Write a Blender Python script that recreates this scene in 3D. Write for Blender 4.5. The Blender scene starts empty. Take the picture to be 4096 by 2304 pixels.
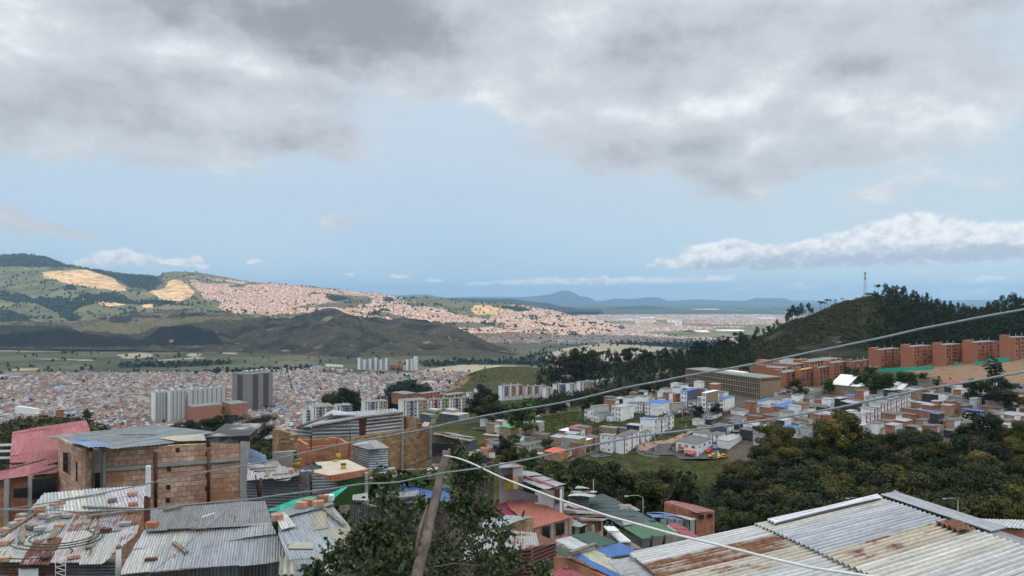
import bpy, math, random
import numpy as np
from mathutils import Vector, noise as mnoise
R = math.radians
sc = bpy.context.scene
sc.cycles.use_adaptive_sampling = True; sc.cycles.adaptive_threshold = .02; sc.cycles.adaptive_min_samples = 6
sc.cycles.max_bounces = 6; sc.cycles.diffuse_bounces = 3; sc.cycles.glossy_bounces = 2; sc.cycles.transmission_bounces = 3; sc.cycles.volume_bounces = 1
col = sc.collection
# camera
F = 2840.0                      # focal length in pixels of the 4096 px wide photograph
TH = math.atan(38 / F)          # the camera looks slightly upwards
cam_d = bpy.data.cameras.new('camera'); cam = bpy.data.objects.new('camera', cam_d); col.objects.link(cam)
cam_d.sensor_width = 36.0; cam_d.lens = 36.0 * F / 4096
cam_d.clip_start = 0.2; cam_d.clip_end = 120000
cam.location = (0, 0, 0); cam.rotation_euler = (R(90) + TH, 0, 0)
sc.camera = cam
CT, ST = math.cos(TH), math.sin(TH)
def ray(px, py):
 u = (px - 2048) / F; v = (1152 - py) / F
 y = CT - v * ST; z = ST + v * CT
 return u / y, z / y
def at(px, py, Y):
 u, v = ray(px, py)
 return Vector((u * Y, Y, v * Y))
def zat(py, Y): return ray(2048, py)[1] * Y
# colour management
vs = sc.view_settings
vs.view_transform = 'Standard'; vs.look = 'None'; vs.gamma = 1.0; vs.exposure = 0.0
vs.use_curve_mapping = False
sc.display_settings.display_device = 'sRGB'
# sun
SUN_EL, SUN_AZ = R(52), R(150)      # azimuth clockwise from +Y (behind and to the right)
sl = bpy.data.lights.new('sun', 'SUN'); sl.energy = 4.8; sl.angle = R(0.6); sl.color = (1, .955, .88)
so = bpy.data.objects.new('sun', sl); col.objects.link(so)
sd = Vector((math.sin(SUN_AZ) * math.cos(SUN_EL), math.cos(SUN_AZ) * math.cos(SUN_EL), math.sin(SUN_EL)))
so.rotation_euler = sd.to_track_quat('Z', 'Y').to_euler()
so.location = sd * 300
# node helper
class NT:
 def __init__(s, tree): s.t = tree; s.n = tree.nodes; s.l = tree.links
 def set(s, inp, v):
  if isinstance(v, bpy.types.NodeSocket): s.l.new(v, inp)
  elif v is not None:
   try: inp.default_value = v
   except Exception: inp.default_value = (*v, 1) if len(v) == 3 else v
 def math(s, op, a, b=None, c=None, clamp=False):
  m = s.n.new('ShaderNodeMath'); m.operation = op; m.use_clamp = clamp
  s.set(m.inputs[0], a)
  if b is not None: s.set(m.inputs[1], b)
  if c is not None: s.set(m.inputs[2], c)
  return m.outputs[0]
 def vmath(s, op, a, b=None):
  m = s.n.new('ShaderNodeVectorMath'); m.operation = op
  s.set(m.inputs[0], a)
  if b is not None: s.set(m.inputs[1], b)
  return m.outputs['Value'] if op in ('LENGTH', 'DOT_PRODUCT') else m.outputs[0]
 def vmadd(s, a, b, c):
  m = s.n.new('ShaderNodeVectorMath'); m.operation = 'MULTIPLY_ADD'
  s.set(m.inputs[0], a); s.set(m.inputs[1], b); s.set(m.inputs[2], c); return m.outputs[0]
 def noise(s, vec, scale, detail=4, rough=.55, dist=0, dims='3D', out='Fac'):
  m = s.n.new('ShaderNodeTexNoise'); m.noise_dimensions = dims
  if vec is not None: s.l.new(vec, m.inputs['Vector'])
  m.inputs['Scale'].default_value = scale; m.inputs['Detail'].default_value = detail
  m.inputs['Roughness'].default_value = rough; m.inputs['Distortion'].default_value = dist
  return m.outputs[out]
 def vor(s, vec, scale, feature='F1', out='Distance', rnd=1):
  m = s.n.new('ShaderNodeTexVoronoi'); m.feature = feature
  if vec is not None: s.l.new(vec, m.inputs['Vector'])
  m.inputs['Scale'].default_value = scale; m.inputs['Randomness'].default_value = rnd
  return m.outputs[out]
 def mix(s, fac, a, b, mode='MIX'):
  m = s.n.new('ShaderNodeMix'); m.data_type = 'RGBA'; m.blend_type = mode
  s.set(m.inputs[0], fac); s.set(m.inputs[6], a); s.set(m.inputs[7], b)
  return m.outputs[2]
 def mapr(s, v, a, b, c=0., d=1., smooth=True):
  m = s.n.new('ShaderNodeMapRange'); m.interpolation_type = 'SMOOTHSTEP' if smooth else 'LINEAR'
  s.set(m.inputs[0], v); m.inputs[1].default_value = a; m.inputs[2].default_value = b
  m.inputs[3].default_value = c; m.inputs[4].default_value = d
  return m.outputs[0]
 def comb(s, x, y, z=0.):
  m = s.n.new('ShaderNodeCombineXYZ')
  s.set(m.inputs[0], x); s.set(m.inputs[1], y); s.set(m.inputs[2], z); return m.outputs[0]
 def sep(s, v):
  m = s.n.new('ShaderNodeSeparateXYZ'); s.l.new(v, m.inputs[0]); return m.outputs
 def vscale(s, v, sx, sy, sz): return s.vmath('MULTIPLY', v, (sx, sy, sz))
# world: Nishita sky with clouds by direction
world = bpy.data.worlds.new('World'); sc.world = world; world.use_nodes = True
W = NT(world.node_tree); W.n.clear()
wo = W.n.new('ShaderNodeOutputWorld'); bg = W.n.new('ShaderNodeBackground')
W.l.new(bg.outputs[0], wo.inputs[0])
sky = W.n.new('ShaderNodeTexSky'); sky.sky_type = 'NISHITA'; sky.sun_disc = False
sky.sun_elevation = SUN_EL; sky.sun_rotation = SUN_AZ; sky.altitude = 2600; sky.air_density = 1.0; sky.dust_density = 1.2
tc = W.n.new('ShaderNodeTexCoord')
d = W.vmath('NORMALIZE', tc.outputs['Generated'])
dx, dy, dz = W.sep(d)
az = W.math('ARCTAN2', dx, dy); el = W.math('ARCSINE', dz)
def azel(px, py):
 u, v = ray(px, py)
 return math.atan2(u, 1), math.atan2(v, math.hypot(u, 1))
def field_group(name, blobs, flat):
 g = bpy.data.node_groups.new(name, 'ShaderNodeTree')
 g.interface.new_socket('P', in_out='INPUT', socket_type='NodeSocketVector')
 g.interface.new_socket('D', in_out='OUTPUT', socket_type='NodeSocketFloat')
 G = NT(g); gi = g.nodes.new('NodeGroupInput'); go = g.nodes.new('NodeGroupOutput')
 acc = None
 p1 = G.vmath('ADD', gi.outputs[0], (0, 0, 1))
 for (cx, cy, rx, ry, w) in blobs:
  a, e = azel(cx, cy); ra = rx / F * .95; re = ry / F
  q = G.vmadd(p1, (1 / ra, 1 / re, math.sqrt(-math.log(w / 1.5))), (-a / ra, -e / re, 0))
  if flat and w >= .8: q = G.vmadd(G.vmath('MINIMUM', q, (1e6, 0, 1e6)), (0, 1.6, 0), q)
  t = G.math('POWER', math.exp(-1), G.vmath('DOT_PRODUCT', q, q))
  acc = t if acc is None else G.math('ADD', acc, t)
 acc = G.math('MULTIPLY', acc, 1.5)
 g.links.new(acc, go.inputs[0])
 return g
def use_field(g, p):
 n = W.n.new('ShaderNodeGroup'); n.node_tree = g; W.l.new(p, n.inputs[0]); return n.outputs[0]
P0 = W.comb(az, el)
nlow = W.noise(W.vmath('MULTIPLY', P0, (1.6, 5, 1)), 1.5, 5, .5)
g0 = W.mapr(el, -0.02, .30, 0, 1)
base = W.mix(g0, (.41, .62, .80), (.64, .75, .865))
hz = W.mapr(az, -.15, .62, 0, 1)
base = W.mix(hz, base, (.62, .765, .83))
base = W.mix(W.mapr(nlow, .35, .7, .12, .5), base, (.64, .745, .85))
base = W.mix(W.mapr(el, .02, .26, 0, .35), base, (.62, .72, .83))
nish = W.mix(1., sky.outputs[0], (.10, .10, .10), 'MULTIPLY')
base = W.mix(.90, nish, base)
wn = W.noise(W.vmath('MULTIPLY', P0, (1, 1.5, 1)), 3.2, 6, .55, out='Color')
warp = W.vmath('SUBTRACT', wn, (.5, .5, .5))
wn2 = W.noise(P0, 14, 5, .6, out='Color')
warp2 = W.vmath('SUBTRACT', wn2, (.5, .5, .5))
Pw = W.vmath('ADD', P0, W.vmath('MULTIPLY', warp, (.20, .12, 0)))
Pw = W.vmath('ADD', Pw, W.vmath('MULTIPLY', warp2, (.045, .03, 0)))
dark_blobs = [(1150,90,720,220,1.1),(500,60,250,120,.8),(300,330,200,130,.5),(950,350,220,110,.6),(1600,40,500,130,.8),(1850,160,200,160,.5),(180,430,420,170,1.05),(640,400,260,120,.7),(480,300,260,130,.45),
 (1150,540,260,110,1.0),(1390,630,110,60,.7),(820,590,240,70,.6),(1560,230,300,90,.4),(40,130,200,200,.45),
 (2700,190,450,200,.9),(3300,60,800,130,.8),(3450,270,330,120,1.),(3000,250,360,150,.5),(2460,590,330,100,1.0),(2330,480,230,90,.55),(2900,640,260,90,.8),(3080,720,160,55,.7),
 (3250,500,500,130,.8),(3380,620,260,70,.6),(2850,450,380,110,.75),(3800,440,280,130,.35),(3460,810,130,45,.75),(3650,730,180,40,.45),(3900,770,150,40,.3),(2080,420,120,60,.3),(2600,690,90,40,.5),(3950,330,260,140,.4),(2250,330,260,150,.5),
 (10,880,110,50,.75),(170,925,150,28,.7),(330,940,90,18,.5),(1390,873,90,25,.62),(1570,895,150,22,.5),(1850,330,260,110,.30),(2000,250,160,200,.30),
 (600,-500,2500,420,.8),(3200,-520,2500,420,.8)]
gd = field_group('grey_cloud_field', dark_blobs, False)
Dd = use_field(gd, Pw)
nz = W.noise(W.vmath('MULTIPLY', P0, (1, 1.7, 1)), 7, 6, .60)
ad = W.mapr(W.math('ADD', Dd, W.math('MULTIPLY_ADD', nz, 1.3, -.65)), .16, .78, 0, 1)
shade_blobs = [(1250,110,600,190,1.05),(1500,30,650,110,.55),(600,330,330,60,.3),(420,420,300,80,.45),(700,60,200,80,.3),(1180,590,240,60,.5),(3380,300,260,85,.7),(2550,640,300,65,.4),(2750,170,420,120,.55),(3080,710,170,40,.3),(80,470,160,60,.3),(3900,100,400,150,.2),(3000,540,500,60,.12)]
gs = field_group('cloud_shade_field', shade_blobs, False)
Ss = use_field(gs, Pw)
light_blobs = [(2880,420,200,80,.75),(3330,430,200,70,.7),(2280,130,110,150,.5),(60,60,200,150,.55),(640,230,130,60,.5),(880,300,160,60,.35),(1120,330,200,60,.5),(900,170,90,50,.2),(1900,430,160,80,.45),(3050,330,120,60,.4),(3000,630,80,40,.45),(3900,480,300,250,.3),(2000,300,120,200,.3)]
gl = field_group('cloud_light_field', light_blobs, False)
Ls = use_field(gl, Pw)
nz2 = W.noise(W.vmath('MULTIPLY', W.vmath('ADD', P0, (3.1, .035, 0)), (1, 1.7, 1)), 9, 6, .62)
tone = W.math('ADD', W.math('MULTIPLY', Ss, .66), W.math('MULTIPLY', Ls, -.75))
tone = W.math('ADD', tone, W.math('MULTIPLY_ADD', nz2, 1.7, -.70))
dcol = W.mix(W.mapr(tone, -.45, .18, 0, 1), (.93, .955, .975), (.625, .67, .72))
dcol = W.mix(W.mapr(tone, .05, 1.05, 0, 1), dcol, (.32, .345, .38))
c1 = W.mix(W.math('MULTIPLY', ad, .97), base, dcol)
Pc = W.vmath('ADD', P0, W.vmath('MULTIPLY', W.vmath('SUBTRACT', W.noise(P0, 26, 6, .6, out='Color'), (.5, .5, .5)), (.020, .014, 0)))
Pc = W.vmath('ADD', Pc, W.vmath('MULTIPLY', W.vmath('SUBTRACT', W.noise(P0, 80, 4, .65, out='Color'), (.5, .5, .5)), (.014, .010, 0)))
cum = [(3640,905,60,30,.7),(3730,915,70,26,.6),(3560,950,60,26,.5),(3800,940,60,26,.5),(3420,965,60,22,.5),(3250,985,50,20,.5),(2980,990,60,20,.6),(2790,1000,45,18,.6),(3660,950,150,70,1.2),(3480,990,200,60,1.),(3880,985,200,62,1.),(4100,985,150,70,1.),(3250,1025,180,35,.8),(3020,1030,120,42,1.),(2930,985,60,22,.6),(2860,1020,110,45,1.1),(2700,1062,90,24,.8),(2900,1060,250,26,.8),(3700,1040,420,22,.7),(3150,1060,220,20,.6),
 (2250,1130,190,20,1.),(2060,1135,110,15,.8),(1900,1136,50,13,.7),(2450,1130,130,17,.9),(2650,1120,110,14,.7),(2850,1112,120,18,.7),(2980,1157,60,16,.8),(3200,1152,90,18,.9),(2750,1165,70,8,.4),(3390,1158,40,14,.6),(3790,1165,36,18,.7),(3920,1165,60,22,.6),(3950,1118,100,14,.6),(3700,1090,200,10,.3),
 (500,1030,80,28,.8),(420,1040,70,25,.5),(350,1057,60,12,.5),(560,1048,70,18,.6),(715,1052,55,22,1.),(780,1048,34,26,.9),(820,1068,30,12,.6),(1018,1050,30,15,1.1),(1405,1100,20,8,.9),(1600,1106,42,14,1.),(1730,1119,38,11,.9),(1650,1125,60,5,.4),
 (3250,1095,100,10,.25)]
gc = field_group('cumulus_field', cum, True)
Dc = use_field(gc, Pc)
base_blobs = [(3700,1030,480,34,1.2),(3250,1050,330,26,1.),(2850,1075,230,22,1.1),(3050,1020,120,20,.5),(3500,985,120,25,.45),(3850,1000,100,25,.45),(4050,1010,120,30,.7),(2200,1145,260,11,.8),(2650,1132,260,8,.6),(480,1058,180,12,.6),(1350,1020,10,10,.1)]
gb_ = field_group('cumulus_base_field', base_blobs, False)
Dcu = use_field(gb_, Pc)
nc = W.noise(W.vmath('MULTIPLY', P0, (1, 1.5, 1)), 55, 6, .6)
ac = W.mapr(W.math('ADD', Dc, W.math('MULTIPLY_ADD', nc, .7, -.35)), .20, .62, 0, 1)
tc_ = W.math('ADD', W.math('MULTIPLY_ADD', Dcu, .34, -.14), W.math('MULTIPLY_ADD', nc, 1.4, -.69))
nc_up = W.noise(W.vmath('MULTIPLY', W.vmath('ADD', P0, (.003, .008, 0)), (1, 1.5, 1)), 55, 6, .6)
tc_ = W.math('ADD', tc_, W.math('MULTIPLY', W.math('SUBTRACT', nc_up, nc), 1.5))
ccol = W.mix(W.mapr(tc_, -.34, .44, 0, 1), (.98, .985, .99), (.50, .555, .64))
ccol = W.mix(W.mapr(az, -.65, .2, .15, 0), ccol, (.50, .62, .73))
c2 = W.mix(W.math('MULTIPLY', ac, .98), c1, ccol)
side = W.mapr(el, .50, .9, 0, 1)
c3 = W.mix(side, c2, (.95, .97, 1.0))
below = W.mapr(dz, -.06, -.005, 0, 1)
c4 = W.mix(below, (.30, .36, .40), c3)
W.l.new(c4, bg.inputs[0]); bg.inputs[1].default_value = 1.0
world.cycles.sampling_method = 'NONE'
# mesh builder
class MB:
 def __init__(s): s.v = []; s.f = []; s.uv = []; s.c = []; s.m = []; s.sm = []
 def quad(s, pts, uv=None, c=None, m=0, smooth=False):
  i = len(s.v); s.v += [tuple(p) for p in pts]; n = len(pts)
  s.f.append(tuple(range(i, i + n)))
  s.uv.append(uv if uv is not None else autouv(pts)); s.c.append(c or (1, 1, 1, 0)); s.m.append(m); s.sm.append(smooth)
 def box(s, o, a, b, h, c=None, m=0, ctop=None, mtop=None, bottom=False):
  """o corner, a and b edge vectors of the base, h up vector"""
  o, a, b, h = map(Vector, (o, a, b, h))
  if a.cross(b).dot(h) < 0: a, b = b, a
  p = [o, o + a, o + a + b, o + b]; q = [x + h for x in p]
  la, lb, lh = a.length, b.length, h.length
  for i, L in ((0, la), (1, lb), (2, la), (3, lb)):
   j = (i + 1) % 4
   s.quad([p[i], p[j], q[j], q[i]], [(0, 0), (L, 0), (L, lh), (0, lh)], c, m)
  s.quad(q, [(0, 0), (la, 0), (la, lb), (0, lb)], ctop or c, m if mtop is None else mtop)
  if bottom: s.quad(p[::-1], None, c, m)
 def tube(s, pts, rad, n=6, c=None, m=0, caps=True):
  pts = [Vector(p) for p in pts]
  if not hasattr(rad, '__len__'): rad = [rad] * len(pts)
  rings = []; L = 0; base = len(s.v)
  for i, p in enumerate(pts):
   t = (pts[min(i + 1, len(pts) - 1)] - pts[max(i - 1, 0)]).normalized()
   up = Vector((0, 0, 1)) if abs(t.z) < .95 else Vector((1, 0, 0))
   x = t.cross(up).normalized(); y = x.cross(t).normalized()
   r = [len(s.v) + k for k in range(n)]
   for k in range(n):
    a = 2 * math.pi * k / n
    s.v.append(tuple(p + (x * math.cos(a) + y * math.sin(a)) * rad[i]))
   rings.append(r)
  for i in range(len(pts) - 1):
   dl = (pts[i + 1] - pts[i]).length
   for k in range(n):
    k2 = (k + 1) % n
    s.f.append((rings[i][k], rings[i][k2], rings[i + 1][k2], rings[i + 1][k]))
    w = 2 * math.pi * max(rad) / n
    s.uv.append([(k * w, L), ((k + 1) * w, L), ((k + 1) * w, L + dl), (k * w, L + dl)])
    s.c.append(c or (1, 1, 1, 0)); s.m.append(m); s.sm.append(True)
   L += dl
  if caps:
   for r in (rings[0][::-1], rings[-1]):
    s.f.append(tuple(r)); s.uv.append([(0, 0)] * n); s.c.append(c or (1, 1, 1, 0)); s.m.append(m); s.sm.append(False)
 def build(s, name, mats, parent=None):
  me = bpy.data.meshes.new(name)
  me.from_pydata(s.v, [], s.f)
  uvl = me.uv_layers.new(name='UVMap')
  flat = np.array([x for f in s.uv for u in f for x in u], dtype=np.float32)
  uvl.data.foreach_set('uv', flat)
  ca = me.color_attributes.new('Col', 'FLOAT_COLOR', 'CORNER')
  cc = []
  for f, c in zip(s.f, s.c):
   c = tuple(c) if len(c) == 4 else (*c, 0)
   cc += list(c) * len(f)
  ca.data.foreach_set('color', np.array(cc, dtype=np.float32))
  if not isinstance(mats, (list, tuple)): mats = [mats]
  for mt in mats: me.materials.append(mt)
  me.polygons.foreach_set('material_index', np.array(s.m, dtype=np.int32))
  me.polygons.foreach_set('use_smooth', np.array(s.sm, dtype=bool))
  me.update()
  o = bpy.data.objects.new(name, me); col.objects.link(o)
  if parent is not None:
   o.parent = parent
   o.matrix_parent_inverse = PINV.get(parent.name, I4)
  return o
from mathutils import Matrix
I4 = Matrix.Identity(4)
PINV = {}
def autouv(pts):
 pts = [Vector(p) for p in pts]
 e = (pts[1] - pts[0]);
 if e.length < 1e-9: return [(0, 0)] * len(pts)
 e.normalize(); nrm = e.cross(pts[-1] - pts[0])
 if nrm.length < 1e-12: return [(0, 0)] * len(pts)
 f = nrm.normalized().cross(e)
 return [((p - pts[0]).dot(e), (p - pts[0]).dot(f)) for p in pts]
def tag(o, label=None, cat=None, group=None, kind=None):
 if label: o['label'] = label
 if cat: o['category'] = cat
 if group: o['group'] = group
 if kind: o['kind'] = kind
 return o
def thing(name, loc, label, cat, group=None, rz=0):
 o = bpy.data.objects.new(name, None); col.objects.link(o)
 o.location = loc; o.rotation_euler = (0, 0, rz); o.empty_display_size = .3
 PINV[o.name] = (Matrix.Translation(Vector(loc)) @ Matrix.Rotation(rz, 4, 'Z')).inverted()
 return tag(o, label, cat, group)
# materials
MAT = {}
def new_mat(name):
 m = bpy.data.materials.new(name); m.use_nodes = True
 T = NT(m.node_tree); b = T.n['Principled BSDF']
 MAT[name] = m
 return m, T, b
def bump(T, b, h, strength, dist):
 n = T.n.new('ShaderNodeBump'); n.inputs['Strength'].default_value = strength; n.inputs['Distance'].default_value = dist
 T.l.new(h, n.inputs['Height']); T.l.new(n.outputs[0], b.inputs['Normal'])
def pmat(name, c, rough=.85, metal=0, var=.18, scale=3., c2=None, amt2=.4, scale2=.6, bstr=.0, bdist=.01, coords='Object', stretch=None, usecol=False):
 """plain weathered material: base colour, fine value variation and patches of a second colour"""
 m, T, b = new_mat(name)
 tcn = T.n.new('ShaderNodeTexCoord'); v = tcn.outputs[coords]
 if stretch: v = T.vmath('MULTIPLY', v, stretch)
 n1 = T.noise(v, scale, 5, .6)
 base = (*c, 1)
 if usecol:
  at_ = T.n.new('ShaderNodeVertexColor'); at_.layer_name = 'Col'
  base = T.mix(1., (*c, 1), at_.outputs[0], 'MULTIPLY')
 cc = T.mix(T.mapr(n1, .25, .75, 0, 1), T.mix(1., base, (1 - var,) * 3 + (1,), 'MULTIPLY'), T.mix(1., base, (1 + var,) * 3 + (1,), 'MULTIPLY'))
 if c2:
  n2 = T.noise(v, scale2, 6, .62)
  cc = T.mix(T.math('MULTIPLY', T.mapr(n2, .48, .66, 0, 1), amt2), cc, (*c2, 1))
 T.l.new(cc, b.inputs['Base Color'])
 b.inputs['Roughness'].default_value = rough; b.inputs['Metallic'].default_value = metal
 if bstr: bump(T, b, n1, bstr, bdist)
 return m
# terrain
rng = np.random.default_rng(7); random.seed(7)
def _h(ix, iy, s):
 a = (ix * 374761393 + iy * 668265263 + s * 144665) & 0xffffffff
 a = ((a ^ (a >> 13)) * 1274126177) & 0xffffffff
 return ((a ^ (a >> 16)) & 0xffff) / 65535.0
def vnoise(x, y, s=0):
 x = np.asarray(x, float); y = np.asarray(y, float)
 ix = np.floor(x).astype(np.int64); iy = np.floor(y).astype(np.int64)
 fx = x - ix; fy = y - iy; fx = fx * fx * (3 - 2 * fx); fy = fy * fy * (3 - 2 * fy)
 a = _h(ix, iy, s); b = _h(ix + 1, iy, s); c = _h(ix, iy + 1, s); d_ = _h(ix + 1, iy + 1, s)
 return (a * (1 - fx) + b * fx) * (1 - fy) + (c * (1 - fx) + d_ * fx) * fy
def fbm(x, y, sc_, o=5, s=0, ridged=False):
 r = 0; a = 1; t = 0
 for k in range(o):
  n = vnoise(x / sc_, y / sc_, s + k * 17)
  if ridged: n = 1 - abs(2 * n - 1)
  r = r + a * n; t += a; a *= .5; sc_ *= .47
 return r / t - .5
from mathutils.bvhtree import BVHTree
def inpoly(px, py, poly):
 ins = np.zeros(px.shape, bool); n = len(poly)
 for i in range(n):
  x0, y0 = poly[i]; x1, y1 = poly[(i + 1) % n]
  c = ((y0 > py) != (y1 > py)) & (px < (x1 - x0) * (py - y0) / (y1 - y0 + 1e-9) + x0)
  ins ^= c
 return ins
def blur(a, k):
 for _ in range(k):
  b = np.pad(a, 1, mode='edge')
  a = (b[:-2, 1:-1] + b[2:, 1:-1] + b[1:-1, :-2] + b[1:-1, 2:] + 2 * b[1:-1, 1:-1]) / 6
 return a
class Terrain:
 """one sheet: rows of control lines from near to far, columns along view directions"""
 def __init__(s, name, PX, Z, Y, mat, masks=None, blurk=1):
  X = (PX[None, :] - 2048) / F * Y
  s.X, s.Y, s.Z = X, Y, Z
  nr, nc = Z.shape
  v = np.stack([X, Y, Z], -1).reshape(-1, 3)
  idx = np.arange(nr * nc).reshape(nr, nc)
  f = np.stack([idx[:-1, :-1], idx[:-1, 1:], idx[1:, 1:], idx[1:, :-1]], -1).reshape(-1, 4)
  me = bpy.data.meshes.new(name)
  me.vertices.add(len(v)); me.vertices.foreach_set('co', v.astype(np.float32).ravel())
  me.loops.add(f.size); me.loops.foreach_set('vertex_index', f.astype(np.int32).ravel())
  me.polygons.add(len(f)); me.polygons.foreach_set('loop_start', np.arange(0, f.size, 4, dtype=np.int32))
  me.polygons.foreach_set('loop_total', np.full(len(f), 4, np.int32))
  me.update(calc_edges=True)
  me.polygons.foreach_set('use_smooth', np.ones(len(f), bool))
  PY = 1190 - Z / Y * F           # picture row (approximate: small pitch)
  if masks:
   c = np.zeros((nr, nc, 4))
   for ch, polys in masks.items():
    m = np.zeros((nr, nc))
    for p in polys:
     if callable(p): m = np.maximum(m, p(X, Y, Z, np.broadcast_to(PX[None], Z.shape), PY))
     else: m = np.maximum(m, inpoly(np.broadcast_to(PX[None], Z.shape), PY, p))
    c[..., ch] = blur(m, blurk)
   ca = me.color_attributes.new('Col', 'FLOAT_COLOR', 'POINT')
   ca.data.foreach_set('color', c.reshape(-1).astype(np.float32))
   s.mask = c
  s.o = bpy.data.objects.new(name, me); col.objects.link(s.o); me.materials.append(mat)
  s.o['kind'] = 'structure'
  s.bvh = BVHTree.FromPolygons([tuple(p) for p in v], [tuple(int(k) for k in q) for q in f])
 def z(s, x, y):
  h = s.bvh.ray_cast(Vector((x, y, 3000)), Vector((0, 0, -1)))
  return h[0].z if h[0] is not None else None
 def hit(s, px, py, ymin=5):
  d_ = at(px, py, 1.0).normalized()
  h = s.bvh.ray_cast(d_ * ymin, d_)
  return h[0]
def layer(name, rows, PX, mat, nsub, noise_fn=None, masks=None, blurk=1):
 """rows: (polyline px->py, polyline px->Y); silhouette-driven"""
 ZR, YR = [], []
 for pyl, yl in rows:
  py = np.interp(PX, [a for a, b in pyl], [b for a, b in pyl])
  yy = np.interp(PX, [a for a, b in yl], [b for a, b in yl])
  v = (ST + (1152 - py) / F * CT) / (CT - (1152 - py) / F * ST)
  ZR.append(v * yy); YR.append(yy)
 ZR = np.array(ZR); YR = np.array(YR)
 Zs, Ys = [], []
 for i in range(len(rows) - 1):
  n = nsub[i] if hasattr(nsub, '__len__') else nsub
  for k in range(n):
   t = k / n
   Zs.append(ZR[i] * (1 - t) + ZR[i + 1] * t); Ys.append(YR[i] * (1 - t) + YR[i + 1] * t)
 Zs.append(ZR[-1]); Ys.append(YR[-1])
 Z = np.array(Zs); Y = np.array(Ys)
 for _ in range(2):      # soften creases between the control lines
  Z[1:-1] = (Z[:-2] + 2 * Z[1:-1] + Z[2:]) / 4
  if len(rows) > 3: Z[-1 - (nsub[-1] if hasattr(nsub, '__len__') else nsub)] = ZR[-2]
 if noise_fn is not None:
  X = (PX[None] - 2048) / F * Y
  Z = Z + noise_fn(X, Y, PX[None] + 0 * Y)
 return Terrain(name, PX, Z, Y, mat, masks, blurk)
def terrain_mat(name, grass, grass2, bare, wood, urban, s=1., rock=None, rough=1., speck=0, bstr=.6, rockamt=.5, woodpatch=.0, dryamt=.6, tracks=False):
 m, T, b = new_mat(name)
 g = T.n.new('ShaderNodeNewGeometry').outputs['Position']
 va = T.n.new('ShaderNodeVertexColor'); va.layer_name = 'Col'
 r_, g_, b_ = (T.n.new('ShaderNodeSeparateColor'), None, None)
 T.l.new(va.outputs[0], r_.inputs[0])
 n1 = T.noise(g, .012 / s, 7, .62); n2 = T.noise(g, .06 / s, 6, .65); n3 = T.noise(g, .003 / s, 5, .6)
 cc = T.mix(T.mapr(n1, .35, .65), (*grass, 1), (*grass2, 1))
 cc = T.mix(T.math('MULTIPLY', T.mapr(n3, .5, .68), dryamt), cc, (*bare, 1)) if dryamt else cc
 cc = T.mix(T.mapr(n2, .35, .75, 0, .55), cc, T.mix(1., cc, (.35, .38, .40, 1), 'MULTIPLY'))
 if rock:
  n5 = T.noise(T.vmath('MULTIPLY', g, (1, 1, 2.2)), .022 / s, 8, .68)
  cc = T.mix(T.math('MULTIPLY', T.mapr(n5, .60, .68), rockamt), cc, (*rock, 1))
 if woodpatch:
  v1 = T.noise(g, .0045 / s, 7, .68)
  cc = T.mix(T.math('MULTIPLY', T.mapr(v1, .56, .60), woodpatch), cc, (*wood, 1))
 jit = T.math('ADD', T.math('MULTIPLY_ADD', n2, .9, -.45), T.math('MULTIPLY_ADD', n1, 1.3, -.65))
 mk = lambda o: T.mapr(T.math('ADD', o, jit), .40, .62)
 cc = T.mix(mk(r_.outputs[2]), cc, T.mix(T.mapr(n2, .3, .7), (*urban, 1), T.mix(1., (*urban, 1), (.62, .6, .6, 1), 'MULTIPLY')))
 cc = T.mix(mk(r_.outputs[1]), cc, T.mix(T.mapr(n2, .3, .7), (*wood, 1), T.mix(1., (*wood, 1), (.5, .5, .5, 1), 'MULTIPLY')))
 nb = T.noise(T.vmath('MULTIPLY', g, (1, 1, 2.5)), .02 / s, 8, .7)
 rc = T.mix(T.mapr(nb, .35, .62), (*[c * .72 for c in (rock or bare)], 1), (*(rock or bare), 1)) if not tracks else T.mix(T.mapr(nb, .35, .62), (.33, .18, .075, 1), (.66, .48, .28, 1))
 cc = T.mix(mk(r_.outputs[0]), cc, rc)
 if speck:
  vo = T.n.new('ShaderNodeTexVoronoi'); T.l.new(g, vo.inputs['Vector']); vo.inputs['Scale'].default_value = speck
 T.l.new(cc, b.inputs['Base Color']); b.inputs['Roughness'].default_value = rough
 b.inputs['Specular IOR Level'].default_value = .1
 hh = T.math('ADD', n2, T.math('MULTIPLY', n1, 2.5))
 bump(T, b, hh, bstr, 9 * s)
 return m
m_ground = terrain_mat('near_hillside', (.040, .048, .018), (.085, .088, .034), (.15, .12, .075), (.02, .03, .015), (.135, .115, .092), s=.08, bstr=.7, dryamt=.45, rock=(.29, .195, .125), rockamt=0.)
m_hillB = terrain_mat('sunny_slopes', (.090, .100, .052), (.165, .155, .085), (.25, .21, .13), (.026, .038, .026), (.135, .125, .085), s=2., bstr=1., tracks=True, woodpatch=.0)
m_hillC = terrain_mat('scrub_hills', (.050, .047, .036), (.175, .150, .105), (.12, .105, .065), (.042, .042, .033), (.15, .14, .08), s=1.5, rock=(.46, .37, .27), bstr=1.8, rockamt=.85)
m_right = terrain_mat('forested_hill', (.024, .028, .016), (.050, .048, .028), (.075, .065, .036), (.012, .018, .010), (.17, .13, .09), s=.35, rock=(.22, .20, .17), bstr=1.2, rockamt=.7)
m_mount = terrain_mat('far_mountains', (.015, .022, .026), (.022, .03, .034), (.04, .045, .045), (.03, .05, .04), (.2, .2, .2), s=8, bstr=.4)
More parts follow.
